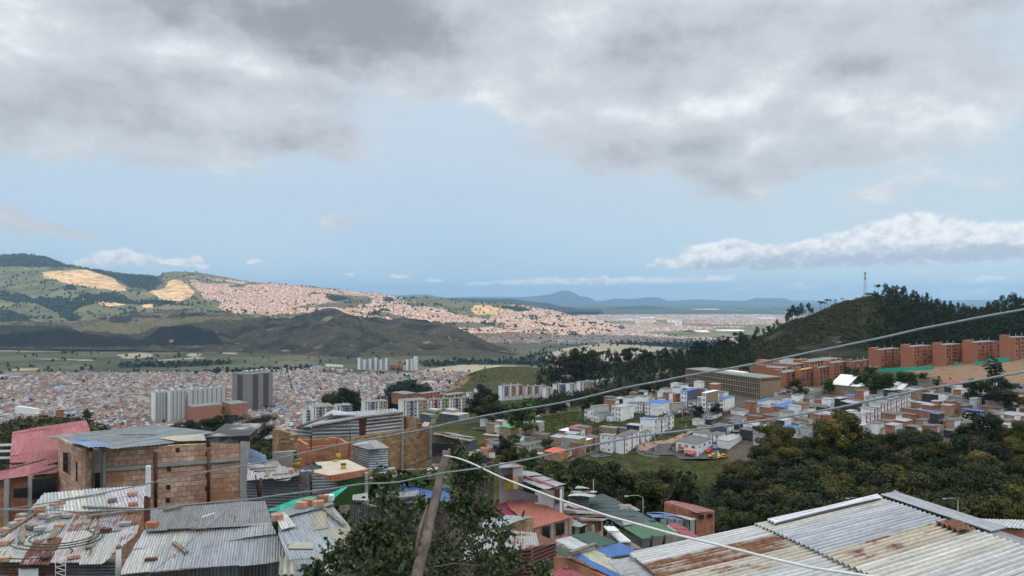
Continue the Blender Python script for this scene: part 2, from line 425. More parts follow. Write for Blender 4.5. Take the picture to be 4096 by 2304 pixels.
def plain_mat():
 m, T, b = new_mat('valley_plain')
 g = T.n.new('ShaderNodeNewGeometry').outputs['Position']
 va = T.n.new('ShaderNodeVertexColor'); va.layer_name = 'Col'
 sp = T.n.new('ShaderNodeSeparateColor'); T.l.new(va.outputs[0], sp.inputs[0])
 n1 = T.noise(g, .004, 7, .62); n2 = T.noise(g, .025, 6, .65); n3 = T.noise(g, .0012, 5, .6)
 cc = T.mix(T.mapr(n1, .38, .62), (.085, .092, .050, 1), (.185, .175, .110, 1))
 cc = T.mix(T.mapr(n2, .52, .64, 0, .8), cc, (.040, .055, .028, 1))
 cc = T.mix(T.mapr(n3, .58, .64, 0, .55), cc, (.05, .07, .035, 1))
 gy = T.sep(g)[1]; cc = T.mix(T.mapr(gy, 8500, 11500, 0, .8), cc, (.035, .045, .042, 1)); cc = T.mix(T.math('MULTIPLY', T.mapr(gy, 11000, 13000), T.mapr(T.noise(T.vmath('MULTIPLY', g, (1, .3, 1)), .0016, 6, .7), .62, .66, 0, .7)), cc, (.5, .5, .5, 1))  # far plain: distance haze painted into the colour as a darker blue grey
 jit = T.math('MULTIPLY_ADD', n2, .8, -.4)
 mk = lambda o: T.mapr(T.math('ADD', o, jit), .40, .60)
 vo = T.n.new('ShaderNodeTexVoronoi'); T.l.new(T.vmath('MULTIPLY', g, (1, .55, 1)), vo.inputs['Vector']); vo.inputs['Scale'].default_value = .035
 cs = T.n.new('ShaderNodeSeparateColor'); T.l.new(vo.outputs['Color'], cs.inputs[0])
 uc = T.mix(T.mapr(cs.outputs[0], .3, .31), (.22, .15, .13, 1), (.28, .23, .21, 1))
 uc = T.mix(T.mapr(cs.outputs[1], .72, .74), uc, (.48, .47, .48, 1))
 uc = T.mix(T.mapr(cs.outputs[2], .80, .82), uc, (.06, .09, .06, 1))
 uc = T.mix(T.mapr(n1, .52, .60, 0, .45), uc, (.07, .095, .065, 1))
 cc = T.mix(mk(sp.outputs[2]), cc, uc)
 cc = T.mix(mk(sp.outputs[1]), cc, (.025, .038, .025, 1))
 bc = T.mix(T.mapr(n2, .35, .65), (.40, .33, .22, 1), (.52, .45, .33, 1))
 cc = T.mix(mk(sp.outputs[0]), cc, bc)
 T.l.new(cc, b.inputs['Base Color']); b.inputs['Roughness'].default_value = 1
 b.inputs['Specular IOR Level'].default_value = .1
 bump(T, b, n2, .5, 5)
 return m
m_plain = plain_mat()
# valley floor and plain to the horizon
PXp = np.concatenate([[-9000, -5000, -2500, -1200], np.arange(-500, 4700, 20), [5500, 7000, 10000, 14000]]).astype(float)
ys = np.concatenate([np.linspace(900, 5000, 150), np.linspace(5060, 12000, 80), np.geomspace(12200, 60000, 50)])
Yp = np.repeat(ys[:, None], len(PXp), 1)
Xp = (PXp[None] - 2048) / F * Yp
Zp = -250 + 10 * fbm(Xp, Yp, 900, 4, 3) * np.clip((Yp - 2500) / 600, 0, 1)
def city_mask_far(X, Y, Z, PX, PY):
 m = ((Y > 3800) & (PX > 2000) & (PY < 1373)).astype(float)
 m *= (PY > 1247 + 14 * vnoise(PX / 260, PY * 0, 5))
 gaps = fbm(X, Y, 1500, 4, 91) + .10 * (PX > 2650) * (PY > 1330)
 m *= 1 - .85 * (gaps > .14)
 return m
def near_city(X, Y, Z, PX, PY): return ((Y < 2380) & (Y > 1100) & (PX < 1900)).astype(float) * .9
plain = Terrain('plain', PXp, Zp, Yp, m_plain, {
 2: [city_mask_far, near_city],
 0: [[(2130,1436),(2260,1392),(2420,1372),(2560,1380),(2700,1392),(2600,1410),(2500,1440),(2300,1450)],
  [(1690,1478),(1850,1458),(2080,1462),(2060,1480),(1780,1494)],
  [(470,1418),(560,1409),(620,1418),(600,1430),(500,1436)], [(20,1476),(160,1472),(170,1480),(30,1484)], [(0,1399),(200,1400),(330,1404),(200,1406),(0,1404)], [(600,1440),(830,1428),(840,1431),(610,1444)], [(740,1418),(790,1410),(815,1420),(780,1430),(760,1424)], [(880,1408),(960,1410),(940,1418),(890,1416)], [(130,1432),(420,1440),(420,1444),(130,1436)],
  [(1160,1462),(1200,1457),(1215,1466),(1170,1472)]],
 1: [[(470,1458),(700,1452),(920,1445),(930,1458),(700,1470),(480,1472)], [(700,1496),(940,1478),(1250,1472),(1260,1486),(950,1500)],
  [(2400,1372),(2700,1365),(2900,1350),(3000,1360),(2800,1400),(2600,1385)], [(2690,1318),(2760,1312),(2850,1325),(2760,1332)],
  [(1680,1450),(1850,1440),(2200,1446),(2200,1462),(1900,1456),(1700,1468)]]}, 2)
# far mountains
PXm = np.arange(-1500, 5800, 18).astype(float)
Ym = lambda y: [(-2000, y), (6000, y)]
sil_far = [(a, 1216 - (1216 - b) * 1.28) for a, b in [(-1500,1215),(900,1205),(1620,1188),(1700,1185),(1780,1196),(1890,1194),(2094,1194),(2171,1189),(2214,1183),(2240,1175),(2265,1174),(2291,1178),(2317,1192),(2351,1194),(2385,1207),(2407,1211),(2428,1203),(2462,1199),(2535,1200),(2599,1194),(2642,1196),(2672,1208),(2728,1203),(2792,1201),(2899,1205),(2984,1207),(3014,1197),(3060,1197),(3150,1199),(3180,1214),(3274,1214),(3500,1208),(4200,1200),(5800,1205)]]
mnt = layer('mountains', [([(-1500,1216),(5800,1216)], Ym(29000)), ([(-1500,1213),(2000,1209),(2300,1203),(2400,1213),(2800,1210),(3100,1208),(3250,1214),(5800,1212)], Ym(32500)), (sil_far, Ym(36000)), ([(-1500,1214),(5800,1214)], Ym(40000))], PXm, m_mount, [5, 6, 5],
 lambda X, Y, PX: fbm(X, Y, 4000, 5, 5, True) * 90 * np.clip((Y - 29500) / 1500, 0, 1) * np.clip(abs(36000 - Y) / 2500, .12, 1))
low_far = layer('hills', [([(2100,1240),(3200,1239)], Ym(14500)), ([(2100,1234),(2411,1235),(2449,1228),(2526,1224),(2591,1220),(2642,1227),(2685,1235),(3200,1236)], Ym(16500)), ([(2100,1236),(3200,1236)], Ym(18500))], np.arange(2350, 2760, 10).astype(float), m_mount, [5, 5],
 lambda X, Y, PX: fbm(X, Y, 1500, 4, 8, True) * 25 * np.clip((Y - 14500) / 900, 0, 1))
left_far = layer('hills', [([(1500,1262),(2420,1246)], Ym(10500)), ([(1600,1228),(2000,1225),(2193,1232),(2308,1240),(2420,1243)], Ym(11800)), ([(1480,1194),(1890,1194),(2000,1197),(2045,1195),(2124,1207),(2193,1213),(2235,1224),(2308,1233),(2385,1239),(2420,1241)], Ym(13200)), ([(1500,1212),(2000,1222),(2420,1240)], Ym(15500))], np.arange(1560, 2420, 10).astype(float), m_mount, [6, 6, 5],
 lambda X, Y, PX: fbm(X, Y, 1300, 5, 28, True) * 50 * np.clip((Y - 10500) / 900, 0, 1) * np.clip(abs(13200 - Y) / 900, .15, 1),
 {0: [[(2120,1208),(2150,1213),(2175,1222),(2150,1224),(2125,1216)], [(2205,1222),(2240,1226),(2235,1234),(2215,1232)]]})
# the long settled slope with its quarries
PXb = np.concatenate([np.arange(-1500, -100, 40), np.arange(-100, 2640, 9)]).astype(float)
silB = [(-1500,985),(-300,1000),(0,1021),(77,1016),(171,1025),(223,1044),(252,1059),(321,1070),(368,1078),(428,1087),(492,1098),(556,1102),(633,1104),(659,1091),(693,1086),(792,1090),(864,1102),(941,1117),(1027,1131),(1107,1140),(1201,1143),(1299,1158),(1385,1164),(1462,1177),(1513,1177),(1599,1192),(1650,1188),(1706,1188),(1791,1200),(1877,1209),(1941,1217),(1984,1213),(2064,1218),(2128,1228),(2193,1239),(2257,1254),(2308,1265),(2385,1282),(2437,1295),(2492,1310),(2535,1322),(2600,1345),(2660,1352)]
rowsB = [([(-1500,1352),(0,1350),(900,1345),(1500,1345),(2000,1392),(2150,1385),(2400,1372),(2560,1364),(2660,1362)], [(-1500,4300),(0,4300),(1500,4500),(2000,3750),(2200,3850),(2660,4250)]),
 ([(-1500,1330),(0,1325),(800,1315),(1500,1310),(2000,1375),(2150,1374),(2400,1364),(2560,1358),(2660,1358)], [(-1500,4800),(0,4800),(1500,4800),(2000,4000),(2400,4300),(2660,4500)]),
 ([(-1500,1270),(0,1262),(200,1258),(450,1245),(700,1240),(900,1255),(1200,1262),(1500,1285),(1800,1320),(2000,1340),(2200,1345),(2400,1345),(2660,1352)], [(-1500,5600),(900,5500),(1500,5200),(2000,4600),(2400,4700),(2660,4900)]),
 ([(-1500,1200),(0,1195),(300,1190),(520,1195),(700,1210),(900,1220),(1200,1225),(1500,1235),(1800,1272),(2000,1290),(2200,1305),(2400,1325),(2660,1348)], [(-1500,6500),(900,6300),(1500,6000),(2000,5400),(2400,5200),(2660,5200)]),
 ([(-1500,1100),(0,1110),(160,1092),(300,1095),(420,1120),(520,1160),(640,1160),(760,1130),(900,1150),(1200,1185),(1500,1205),(1650,1215),(1800,1228),(2000,1248),(2200,1275),(2400,1305),(2660,1346)], [(-1500,7500),(900,7300),(1500,6900),(2000,6500),(2400,5700),(2660,5500)]),
 ([(-1500,1065),(0,1074),(160,1076),(330,1082),(440,1110),(540,1135),(620,1130),(690,1112),(800,1105),(900,1118),(1200,1158),(1500,1188),(1650,1202),(1800,1212),(2000,1228),(2200,1258),(2400,1295),(2660,1345)], [(-1500,8000),(900,7800),(1500,7400),(2000,7200),(2400,6100),(2660,5700)]),
 (silB, [(-1500,9000),(0,9000),(500,8800),(700,8300),(1200,8000),(1600,8000),(2000,8300),(2200,7400),(2400,6500),(2660,5900)]),
 ([(-1500,1150),(0,1150),(1000,1180),(1600,1215),(2100,1240),(2400,1300),(2660,1349)], [(-1500,11000),(1600,10000),(2200,8600),(2400,7400),(2660,6400)])]
def nB(X, Y, PX):
 sil = np.interp(PX, [a for a, b in rowsB[6][1]], [b for a, b in rowsB[6][1]])
 near = np.interp(PX, [a for a, b in rowsB[0][1]], [b for a, b in rowsB[0][1]])
 k = np.clip(abs(sil - Y) / 500, .10, 1) * np.clip((Y - near) / 700, 0, 1) * np.clip((2660 - PX) / 900, .15, 1)
 return (fbm(X * 1.2 + Y * .5, Y - X * .3, 900, 5, 41, True) * 85 + fbm(X, Y, 160, 4, 11) * 22) * k
quarry1 = [(165,1088),(235,1082),(300,1080),(345,1078),(385,1092),(415,1100),(455,1112),(470,1130),(520,1158),(480,1166),(430,1160),(370,1150),(310,1142),(250,1130),(180,1112)]
quarry2 = [(690,1118),(720,1122),(750,1140),(775,1165),(770,1185),(720,1205),(670,1205),(630,1190),(610,1170),(585,1170),(610,1162),(655,1155),(670,1130)]
woodsB = [[(0,1162),(90,1178),(120,1195),(200,1190),(300,1195),(330,1170),(380,1175),(470,1170),(530,1205),(620,1205),(690,1205),(700,1215),(560,1220),(400,1210),(330,1225),(290,1250),(330,1275),(280,1290),(240,1255),(150,1215),(60,1208),(0,1200)],
 [(-300,1000),(0,1021),(77,1016),(171,1025),(223,1044),(252,1059),(321,1070),(368,1078),(600,1102),(640,1118),(650,1130),(600,1165),(560,1150),(520,1150),(480,1125),(420,1100),(360,1080),(300,1070),(120,1068),(0,1066),(-300,1060)],
 [(0,1240),(60,1255),(130,1268),(110,1290),(0,1300)], [(250,1146),(300,1140),(310,1160),(260,1162)], [(1300,1192),(1345,1180),(1400,1196),(1340,1205)], [(2000,1230),(2060,1226),(2130,1240),(2080,1250)],[(1520,1205),(1560,1195),(1600,1210)]]
urbanB = [[(745,1110),(800,1112),(860,1120),(940,1125),(1027,1131),(1107,1140),(1201,1143),(1299,1158),(1385,1164),(1513,1177),(1600,1192),(1650,1225),(1760,1235),(1830,1262),(1900,1275),(2000,1290),(2000,1400),(1300,1300),(1100,1262),(900,1246),(880,1230),(900,1205),(820,1200),(780,1150)],
 [(1940,1290),(2050,1222),(2128,1228),(2193,1239),(2257,1254),(2308,1265),(2437,1295),(2535,1322),(2600,1345),(2660,1370),(2400,1380),(2200,1376),(2000,1400),(1850,1330)]]
slopeB = layer('hills', rowsB, PXb, m_hillB, [8, 14, 14, 18, 12, 14, 6], nB, {
 0: [quarry1, quarry2, [(1880,1235),(1900,1222),(1960,1222),(2000,1232),(2060,1250),(2070,1262),(2010,1262),(1950,1252),(1920,1262),(1900,1258)],
  [(270,1198),(330,1192),(340,1205),(280,1208)],[(370,1205),(450,1208),(520,1220),(430,1228)],[(540,1200),(600,1214),(640,1232),(580,1232)],[(85,1205),(130,1208),(110,1218)]],
 1: woodsB,
 2: [[(80,1250),(160,1236),(230,1244),(270,1262),(120,1264)],[(120,1290),(170,1285),(175,1302),(125,1304)],[(0,1180),(120,1190),(100,1196),(0,1190)]] + urbanB}, 1)
# the shadowed scrub hills and the cone
PXc = np.arange(-900, 2180, 8).astype(float)
silC = [(-900,1285),(0,1293),(130,1299),(257,1302),(330,1290),(400,1272),(500,1256),(650,1248),(800,1250),(900,1257),(1000,1264),(1107,1275),(1162,1275),(1184,1267),(1257,1245),(1308,1232),(1342,1235),(1385,1254),(1428,1269),(1471,1271),(1505,1267),(1556,1280),(1599,1275),(1667,1280),(1706,1295),(1762,1297),(1813,1307),(1877,1335),(1941,1365),(1984,1382),(2027,1397),(2070,1412),(2180,1440)]
YsC = [(-900,4300),(0,4200),(257,4200),(400,4600),(700,5100),(1000,4900),(1107,4500),(1257,4050),(1342,3950),(1500,4050),(1762,3900),(1984,3500),(2180,3100)]
rowsC = [([(-900,1398),(0,1398),(500,1400),(900,1410),(1100,1422),(1400,1440),(1700,1440),(1900,1436),(2180,1446)], [(-900,3400),(0,3400),(900,3250),(1400,2900),(1900,2950),(2180,2850)]),
 ([(-900,1385),(0,1386),(300,1385),(600,1390),(900,1396),(1100,1400),(1400,1420),(1700,1425),(1900,1424),(2180,1444)], [(-900,3520),(0,3520),(900,3380),(1400,3050),(1900,3050),(2180,2880)]),
 ([(-900,1330),(0,1330),(200,1325),(330,1345),(440,1345),(560,1365),(700,1320),(850,1330),(920,1375),(1050,1335),(1180,1320),(1342,1305),(1500,1330),(1600,1345),(1750,1350),(1900,1385),(2000,1410),(2180,1442)], [(-900,3800),(0,3800),(500,3750),(900,3650),(1400,3450),(1900,3300),(2180,2950)]),
 ([(-900,1300),(0,1305),(200,1308),(330,1318),(440,1312),(560,1330),(700,1300),(850,1305),(920,1320),(1050,1300),(1180,1290),(1342,1262),(1450,1295),(1600,1310),(1750,1318),(1900,1360),(2000,1400),(2180,1441)], [(-900,4000),(0,4000),(500,4000),(900,3950),(1400,3700),(1900,3400),(2180,3000)]),
 (silC, YsC),
 ([(-900,1330),(0,1330),(700,1300),(1100,1330),(1500,1360),(1984,1400),(2180,1442)], [(a, b + 500) for a, b in YsC])]
def nC(X, Y, PX):
 sil = np.interp(PX, [a for a, b in YsC], [b for a, b in YsC])
 near = np.interp(PX, [a for a, b in rowsC[0][1]], [b for a, b in rowsC[0][1]])
 k = np.clip(abs(sil - Y) / 260, .08, 1) * np.clip((Y - near) / 350, 0, 1) * np.clip((2180 - PX) / 400, .1, 1)
 return (fbm(X + Y * .35, Y * .45 - X * .15, 330, 5, 71, True) * 95 + fbm(X * 1.3 - Y * .3, Y * .5, 90, 4, 23, True) * 34 + fbm(X, Y, 50, 4, 21) * 12) * k
hillC = layer('hills', rowsC, PXc, m_hillC, [5, 14, 12, 16, 6], nC, {
 1: [[(0,1300),(260,1303),(330,1330),(420,1345),(560,1360),(600,1385),(0,1388)], [(640,1310),(760,1300),(860,1330),(900,1380),(640,1382),(560,1372)],
  [(380,1272),(500,1262),(820,1252),(830,1262),(600,1272),(420,1282)],[(420,1285),(500,1280),(560,1290),(480,1294)]],
 2: [[(300,1330),(420,1275),(800,1265),(1000,1275),(1050,1300),(900,1315),(760,1298),(620,1312),(560,1345),(460,1335)], [(1450,1390),(1700,1400),(1900,1395),(2100,1430),(1500,1430)], [(1400,1290),(1500,1285),(1600,1330),(1900,1370),(1750,1385),(1560,1360)]],
 0: [[(1290,1275),(1310,1262),(1335,1270),(1310,1285)],[(1165,1385),(1190,1372),(1215,1358),(1205,1372)],[(1405,1350),(1440,1335),(1480,1325),(1450,1345)],[(1228,1402),(1260,1390),(1290,1385),(1260,1400)],[(672,1362),(690,1358),(700,1368),(680,1372)],[(1680,1365),(1720,1362),(1760,1375),(1700,1374)]]}, 1)
# near hillside (own slope, the gully, the terraces) and the wooded hill on the right
rowsN = {
 1: [(0,-9.5)], 8: [(0,-10)], 14: [(0,-12)],
 25: [(0,-13),(1500,-14),(2500,-14),(4096,-12)], 40: [(0,-15.5),(1000,-15),(1700,-14),(2300,-20),(3000,-21),(4096,-20)],
 60: [(0,-18),(1200,-15),(1750,-14.5),(2100,-24),(2600,-28),(4096,-29)],
 100: [(0,-26),(1400,-24),(1700,-26),(2100,-34),(2600,-41),(3200,-44),(4096,-46)],
 150: [(0,-36),(1400,-40),(1800,-46),(2300,-54),(2700,-58),(3300,-58),(4096,-56)],
 200: [(0,-44),(1000,-47),(1400,-55),(1900,-62),(2300,-68),(2700,-70),(3300,-67),(4096,-62)],
 235: [(0,-48),(1000,-52),(1400,-58),(1900,-64),(2300,-68.5),(2700,-71),(3300,-66),(4096,-60)],
 265: [(0,-52),(1000,-56),(1400,-61),(1900,-67),(2250,-66),(2500,-66.5),(2800,-69),(3000,-66),(3300,-63),(4096,-58)],
 300: [(0,-54),(120,-51),(320,-51),(450,-57),(600,-61),(1000,-60),(1400,-66),(1850,-70),(2100,-66),(2400,-65),(2800,-66.5),(3300,-60),(3700,-56),(4096,-53)],
 350: [(0,-72),(600,-72),(1000,-70),(1400,-76),(1850,-74),(2100,-66),(2400,-61),(2700,-58),(3300,-57),(4096,-50)],
 420: [(0,-95),(600,-92),(1000,-84),(1400,-88),(1900,-80),(2200,-72),(2500,-66),(2800,-56),(3300,-53),(3700,-50),(4096,-42)],
 500: [(0,-120),(1200,-102),(1500,-94),(1900,-86),(2200,-83),(2500,-78),(2800,-62),(3300,-52),(3700,-47),(4096,-38)],
 600: [(0,-150),(1200,-118),(1500,-102),(1900,-96),(2200,-93),(2500,-88),(2800,-70),(3300,-50),(3700,-45),(4096,-35)],
 700: [(0,-180),(1200,-140),(1500,-120),(1700,-112),(1900,-103),(2200,-96),(2500,-82),(2800,-70),(3000,-56),(3150,-42),(3300,-30),(3500,-20),(3700,-22),(3900,-32),(4096,-24)],
 850: [(0,-225),(1200,-190),(1600,-150),(1780,-114),(2060,-102),(2200,-84),(2320,-83),(2500,-77),(2700,-72),(2850,-62),(2942,-57),(3000,-51),(3080,-42),(3150,-30),(3250,-20.5),(3296,-14),(3360,-7.5),(3424,-3),(3460,-.5),(3501,1.5),(3550,2.5),(3640,-1.5),(3766,-13.5),(3912,-21),(4000,-18),(4096,-8),(5000,-4)],
 960: [(0,-240),(1200,-220),(1600,-190),(1762,-130),(1813,-118),(1856,-107),(1899,-100),(1941,-96),(2006,-93),(2100,-93),(2170,-95),(2250,-95),(2400,-92),(2700,-90),(3000,-70),(3500,-25),(3800,-35),(4096,-25),(5000,-20)],
 1150: [(0,-253),(1500,-250),(1800,-215),(2100,-190),(2500,-170),(3000,-150),(3500,-110),(4096,-90),(5000,-60)],
 1500: [(0,-258),(5000,-258)]}
PXn = np.concatenate([[-16000, -9000, -5500, -3500, -2200, -1400, -900, -600], np.arange(-400, 4500, 13), [4700, 5000, 5600, 6500, 8500, 12000, 20000]]).astype(float)
yk = sorted(rowsN)
YN, ZN = [], []
for i in range(len(yk) - 1):
 a, b = yk[i], yk[i + 1]
 za = np.interp(PXn, [p for p, q in rowsN[a]], [q for p, q in rowsN[a]]); zb = np.interp(PXn, [p for p, q in rowsN[b]], [q for p, q in rowsN[b]])
 n = max(2, int((b - a) / (a * .022 + 1)))
 for k in range(n):
  t = k / n; YN.append(a + (b - a) * t); ZN.append(za * (1 - t) + zb * t)
YN.append(yk[-1]); ZN.append(zb)
ZN = np.array(ZN); YN = np.repeat(np.array(YN)[:, None], len(PXn), 1)
XN = (PXn[None] - 2048) / F * YN
ZN = ZN + fbm(XN, YN, 45, 5, 31) * 2.6 * np.clip((YN - 30) / 60, 0, 1) * np.clip(abs(850 - YN) / 40, .25, 1) * (1 - .75 * ((YN > 240) & (YN < 440) & (PXn[None] > 2000)))
ZN = ZN + fbm(XN + YN * .3, YN * .6, 120, 5, 33, True) * 22 * np.clip((YN - 610) / 100, 0, 1) * np.clip(abs(850 - YN) / 90, .06, 1) * (PXn[None] > 2800)
def right_wood(X, Y, Z, PX, PY): return ((Y > 560) & (PX > 2750) & ((PX > 3540 - (PY - 1190) * .25 + 60 * vnoise(X / 30, Y / 30, 3)) | (PX < 2960 + 150 * vnoise(X / 60, Y / 60, 8)))).astype(float)
ground = Terrain('ground', PXn, ZN, YN, m_ground, {
 1: [right_wood, lambda X, Y, Z, PX, PY: ((Y > 110) & (Y < 262) & (PX > 2700 + 90 * np.sin(Y / 17))).astype(float)],
 0: [lambda X, Y, Z, PX, PY: ((Y > 880) & (Y < 975) & (PX > 1730) & (PX < 1868 + (Y - 880) * .25)).astype(float), [(2370,1500),(2400,1478),(2440,1480),(2470,1510),(2380,1520)], [(2605,1500),(2640,1462),(2690,1452),(2670,1480),(2620,1530)], [(3320,1340),(3400,1335),(3390,1375),(3330,1385)], [(3270,1405),(3420,1392),(3430,1410),(3290,1418)], [(3560,1480),(3700,1440),(4300,1420),(4300,1560),(3900,1560),(3700,1500)], [(1480,1800),(1760,1800),(1760,1920),(1480,1920)]],
 2: [lambda X, Y, Z, PX, PY: ((Y < 115)).astype(float) * (.35 + .65 * (fbm(X, Y, 20, 3, 4) > 0)), lambda X, Y, Z, PX, PY: ((Y > 285) & (Y < 470) & (PX > 2900)).astype(float)]}, 7)
ground.o.data.materials.append(m_right)
_me = ground.o.data
_cy = np.zeros(len(_me.polygons) * 3, np.float32); _me.polygons.foreach_get('center', _cy); _cy = _cy.reshape(-1, 3)
_jx = 60 * (vnoise(_cy[:, 1] / 14, _cy[:, 0] / 14, 6) - .5)
_mi = ((_cy[:, 1] + _jx > 560) & (_cy[:, 0] / _cy[:, 1] * F + 2048 + _jx * 2 > 2170)).astype(np.int32)
_me.polygons.foreach_set('material_index', _mi); _me.update()
def G(px, py, ymin=5):
 h = ground.hit(px, py, ymin)
 return h
def gz(x, y):
 z = ground.z(x, y)
 return z if z is not None else -250
# haze and the big cloud overhead
def box_mesh(name, x0, x1, y0, y1, z0, z1, mat):
 b = MB(); b.box((x0, y0, z0), (x1 - x0, 0, 0), (0, y1 - y0, 0), (0, 0, z1 - z0), bottom=True)
 return b.build(name, mat)
hm = bpy.data.materials.new('haze_air'); hm.use_nodes = True; ht = NT(hm.node_tree); ht.n.clear()
ho = ht.n.new('ShaderNodeOutputMaterial'); hv = ht.n.new('ShaderNodeVolumePrincipled'); ht.l.new(hv.outputs[0], ho.inputs['Volume'])
hv.inputs['Color'].default_value = (.42, .70, 1, 1); hv.inputs['Density'].default_value = 3.5e-5; hv.inputs['Anisotropy'].default_value = .25
haze = box_mesh('haze', -45000, 45000, -4000, 42000, -300, 640, hm)
tag(haze, kind='stuff')
cm = bpy.data.materials.new('cloud_underside'); cm.use_nodes = True; ct = NT(cm.node_tree); ct.n.clear()
co = ct.n.new('ShaderNodeOutputMaterial'); tr = ct.n.new('ShaderNodeBsdfTranslucent'); df = ct.n.new('ShaderNodeBsdfDiffuse'); mx = ct.n.new('ShaderNodeMixShader')
tr.inputs[0].default_value = (.95, .955, .97, 1); df.inputs[0].default_value = (.85, .87, .9, 1); mx.inputs[0].default_value = .12
ct.l.new(tr.outputs[0], mx.inputs[1]); ct.l.new(df.outputs[0], mx.inputs[2]); ct.l.new(mx.outputs[0], co.inputs[0])
def cloud_mesh(name, cx, cy, rx, ry, z, th, seed, n=70):
 th_ = np.linspace(0, 2 * np.pi, n, endpoint=False); rr = np.linspace(0, 1, 16)
 vs_ = [];
 ed = 1 + .28 * np.array([mnoise.noise(Vector((math.cos(t) * 2, math.sin(t) * 2, seed))) for t in th_])
 for r in rr:
  for k, t in enumerate(th_):
   x = cx + math.cos(t) * rx * ed[k] * r; y = cy + math.sin(t) * ry * ed[k] * r
   vs_.append((x, y, z + th * (1 - r * r) * -.15 + 60 * mnoise.noise(Vector((x / 700, y / 700, seed)))))
 f = []
 for i in range(len(rr) - 1):
  for k in range(n):
   k2 = (k + 1) % n; f.append((i * n + k, (i + 1) * n + k, (i + 1) * n + k2, i * n + k2))
 me = bpy.data.meshes.new(name); me.from_pydata(vs_, [], f); me.materials.append(cm)
 for p in me.polygons: p.use_smooth = True
 o = bpy.data.objects.new(name, me); col.objects.link(o); o['kind'] = 'structure'
 return o
CH = 1900.0
off = Vector((sd.x, sd.y)) / sd.z * CH      # where the shadow of a cloud at height CH comes from
def cloud_for(gx, gy, rx, ry, seed):        # cloud that shades the ground round (gx, gy)
 return cloud_mesh('cloud', gx + off.x, gy + off.y, rx, ry, CH, 600, seed)
cloud_for(-250, 1650, 3300, 2650, 3.)
# far city: thousands of small houses
def mass_mat(name, win=True):
 m, T, b = new_mat(name)
 va = T.n.new('ShaderNodeVertexColor'); va.layer_name = 'Col'
 uv = T.n.new('ShaderNodeUVMap').outputs[0]
 g = T.n.new('ShaderNodeNewGeometry').outputs['Position']
 n = T.noise(g, .6, 3, .6)
 c = T.mix(1., va.outputs[0], T.comb(*[T.mapr(n, .2, .8, .72, 1.22)] * 3), 'MULTIPLY')
 if win:
  q = T.vmath('FRACTION', T.vmath('MULTIPLY', uv, (1 / 2.6, 1 / 2.7, 0)))
  qx, qy, _ = T.sep(q)
  k = T.math('MULTIPLY', T.math('MULTIPLY', T.math('GREATER_THAN', qx, .34), T.math('LESS_THAN', qx, .74)), T.math('MULTIPLY', T.math('GREATER_THAN', qy, .38), T.math('LESS_THAN', qy, .80)))
  k = T.math('MULTIPLY', k, T.math('GREATER_THAN', va.outputs[1], .5))
  c = T.mix(T.math('MULTIPLY', k, .85), c, (.035, .04, .05, 1))
 T.l.new(c, b.inputs['Base Color']); b.inputs['Roughness'].default_value = .8
 return m
m_mass = mass_mat('town_house_paint')
def houses_mesh(name, P, w, d, h, yaw, wall, roof, mat=None, tilt=None):
 """P (n,3) base centres; one mesh of simple blocks with mono-pitch roofs"""
 n = len(P); c, s = np.cos(yaw), np.sin(yaw)
 ax = np.stack([c * w / 2, s * w / 2], -1); ay = np.stack([-s * d / 2, c * d / 2], -1)
 corners = [(-1, -1), (1, -1), (1, 1), (-1, 1)]
 V = np.zeros((n, 8, 3))
 if tilt is None: tilt = np.zeros(n)
 for k, (a, b) in enumerate(corners):
  V[:, k, :2] = P[:, :2] + ax * a + ay * b; V[:, k + 4, :2] = V[:, k, :2]
  V[:, k, 2] = P[:, 2] - 1.5; V[:, k + 4, 2] = P[:, 2] + h + tilt * b
 fq = np.array([[0, 1, 5, 4], [1, 2, 6, 5], [2, 3, 7, 6], [3, 0, 4, 7], [4, 5, 6, 7]])
 Fc = (fq[None] + (np.arange(n) * 8)[:, None, None]).reshape(-1, 4)
 me = bpy.data.meshes.new(name); me.vertices.add(n * 8); me.vertices.foreach_set('co', V.astype(np.float32).ravel())
 me.loops.add(Fc.size); me.loops.foreach_set('vertex_index', Fc.astype(np.int32).ravel())
 me.polygons.add(len(Fc)); me.polygons.foreach_set('loop_start', np.arange(0, Fc.size, 4, dtype=np.int32)); me.polygons.foreach_set('loop_total', np.full(len(Fc), 4, np.int32))
 me.update(calc_edges=True)
 Cc = np.ones((n, 5, 4, 4)); Cc[:, :4, :, :3] = wall[:, None, None]; Cc[:, 4, :, :3] = roof[:, None]
 Cc[:, 4, :, 3] = 0
 me.color_attributes.new('Col', 'FLOAT_COLOR', 'CORNER').data.foreach_set('color', Cc.astype(np.float32).ravel())
 U = np.zeros((n, 5, 4, 2));
 for k, L in enumerate((w, d, w, d)):
  U[:, k, 1, 0] = U[:, k, 2, 0] = L
  U[:, k, 2, 1] = U[:, k, 3, 1] = h + 1.5
  U[:, k, 0, 1] = U[:, k, 1, 1] = 0
 me.uv_layers.new(name='UVMap').data.foreach_set('uv', U.astype(np.float32).ravel())
 me.materials.append(mat or m_mass)
 o = bpy.data.objects.new(name, me); col.objects.link(o)
 return o
def palette(n, cols, wts, var=.12):
 cols = np.array(cols); i = rng.choice(len(cols), n, p=np.array(wts) / sum(wts))
 return np.clip(cols[i] * (1 + rng.uniform(-var, var, (n, 1))) + rng.uniform(-.02, .02, (n, 3)), .01, .9)
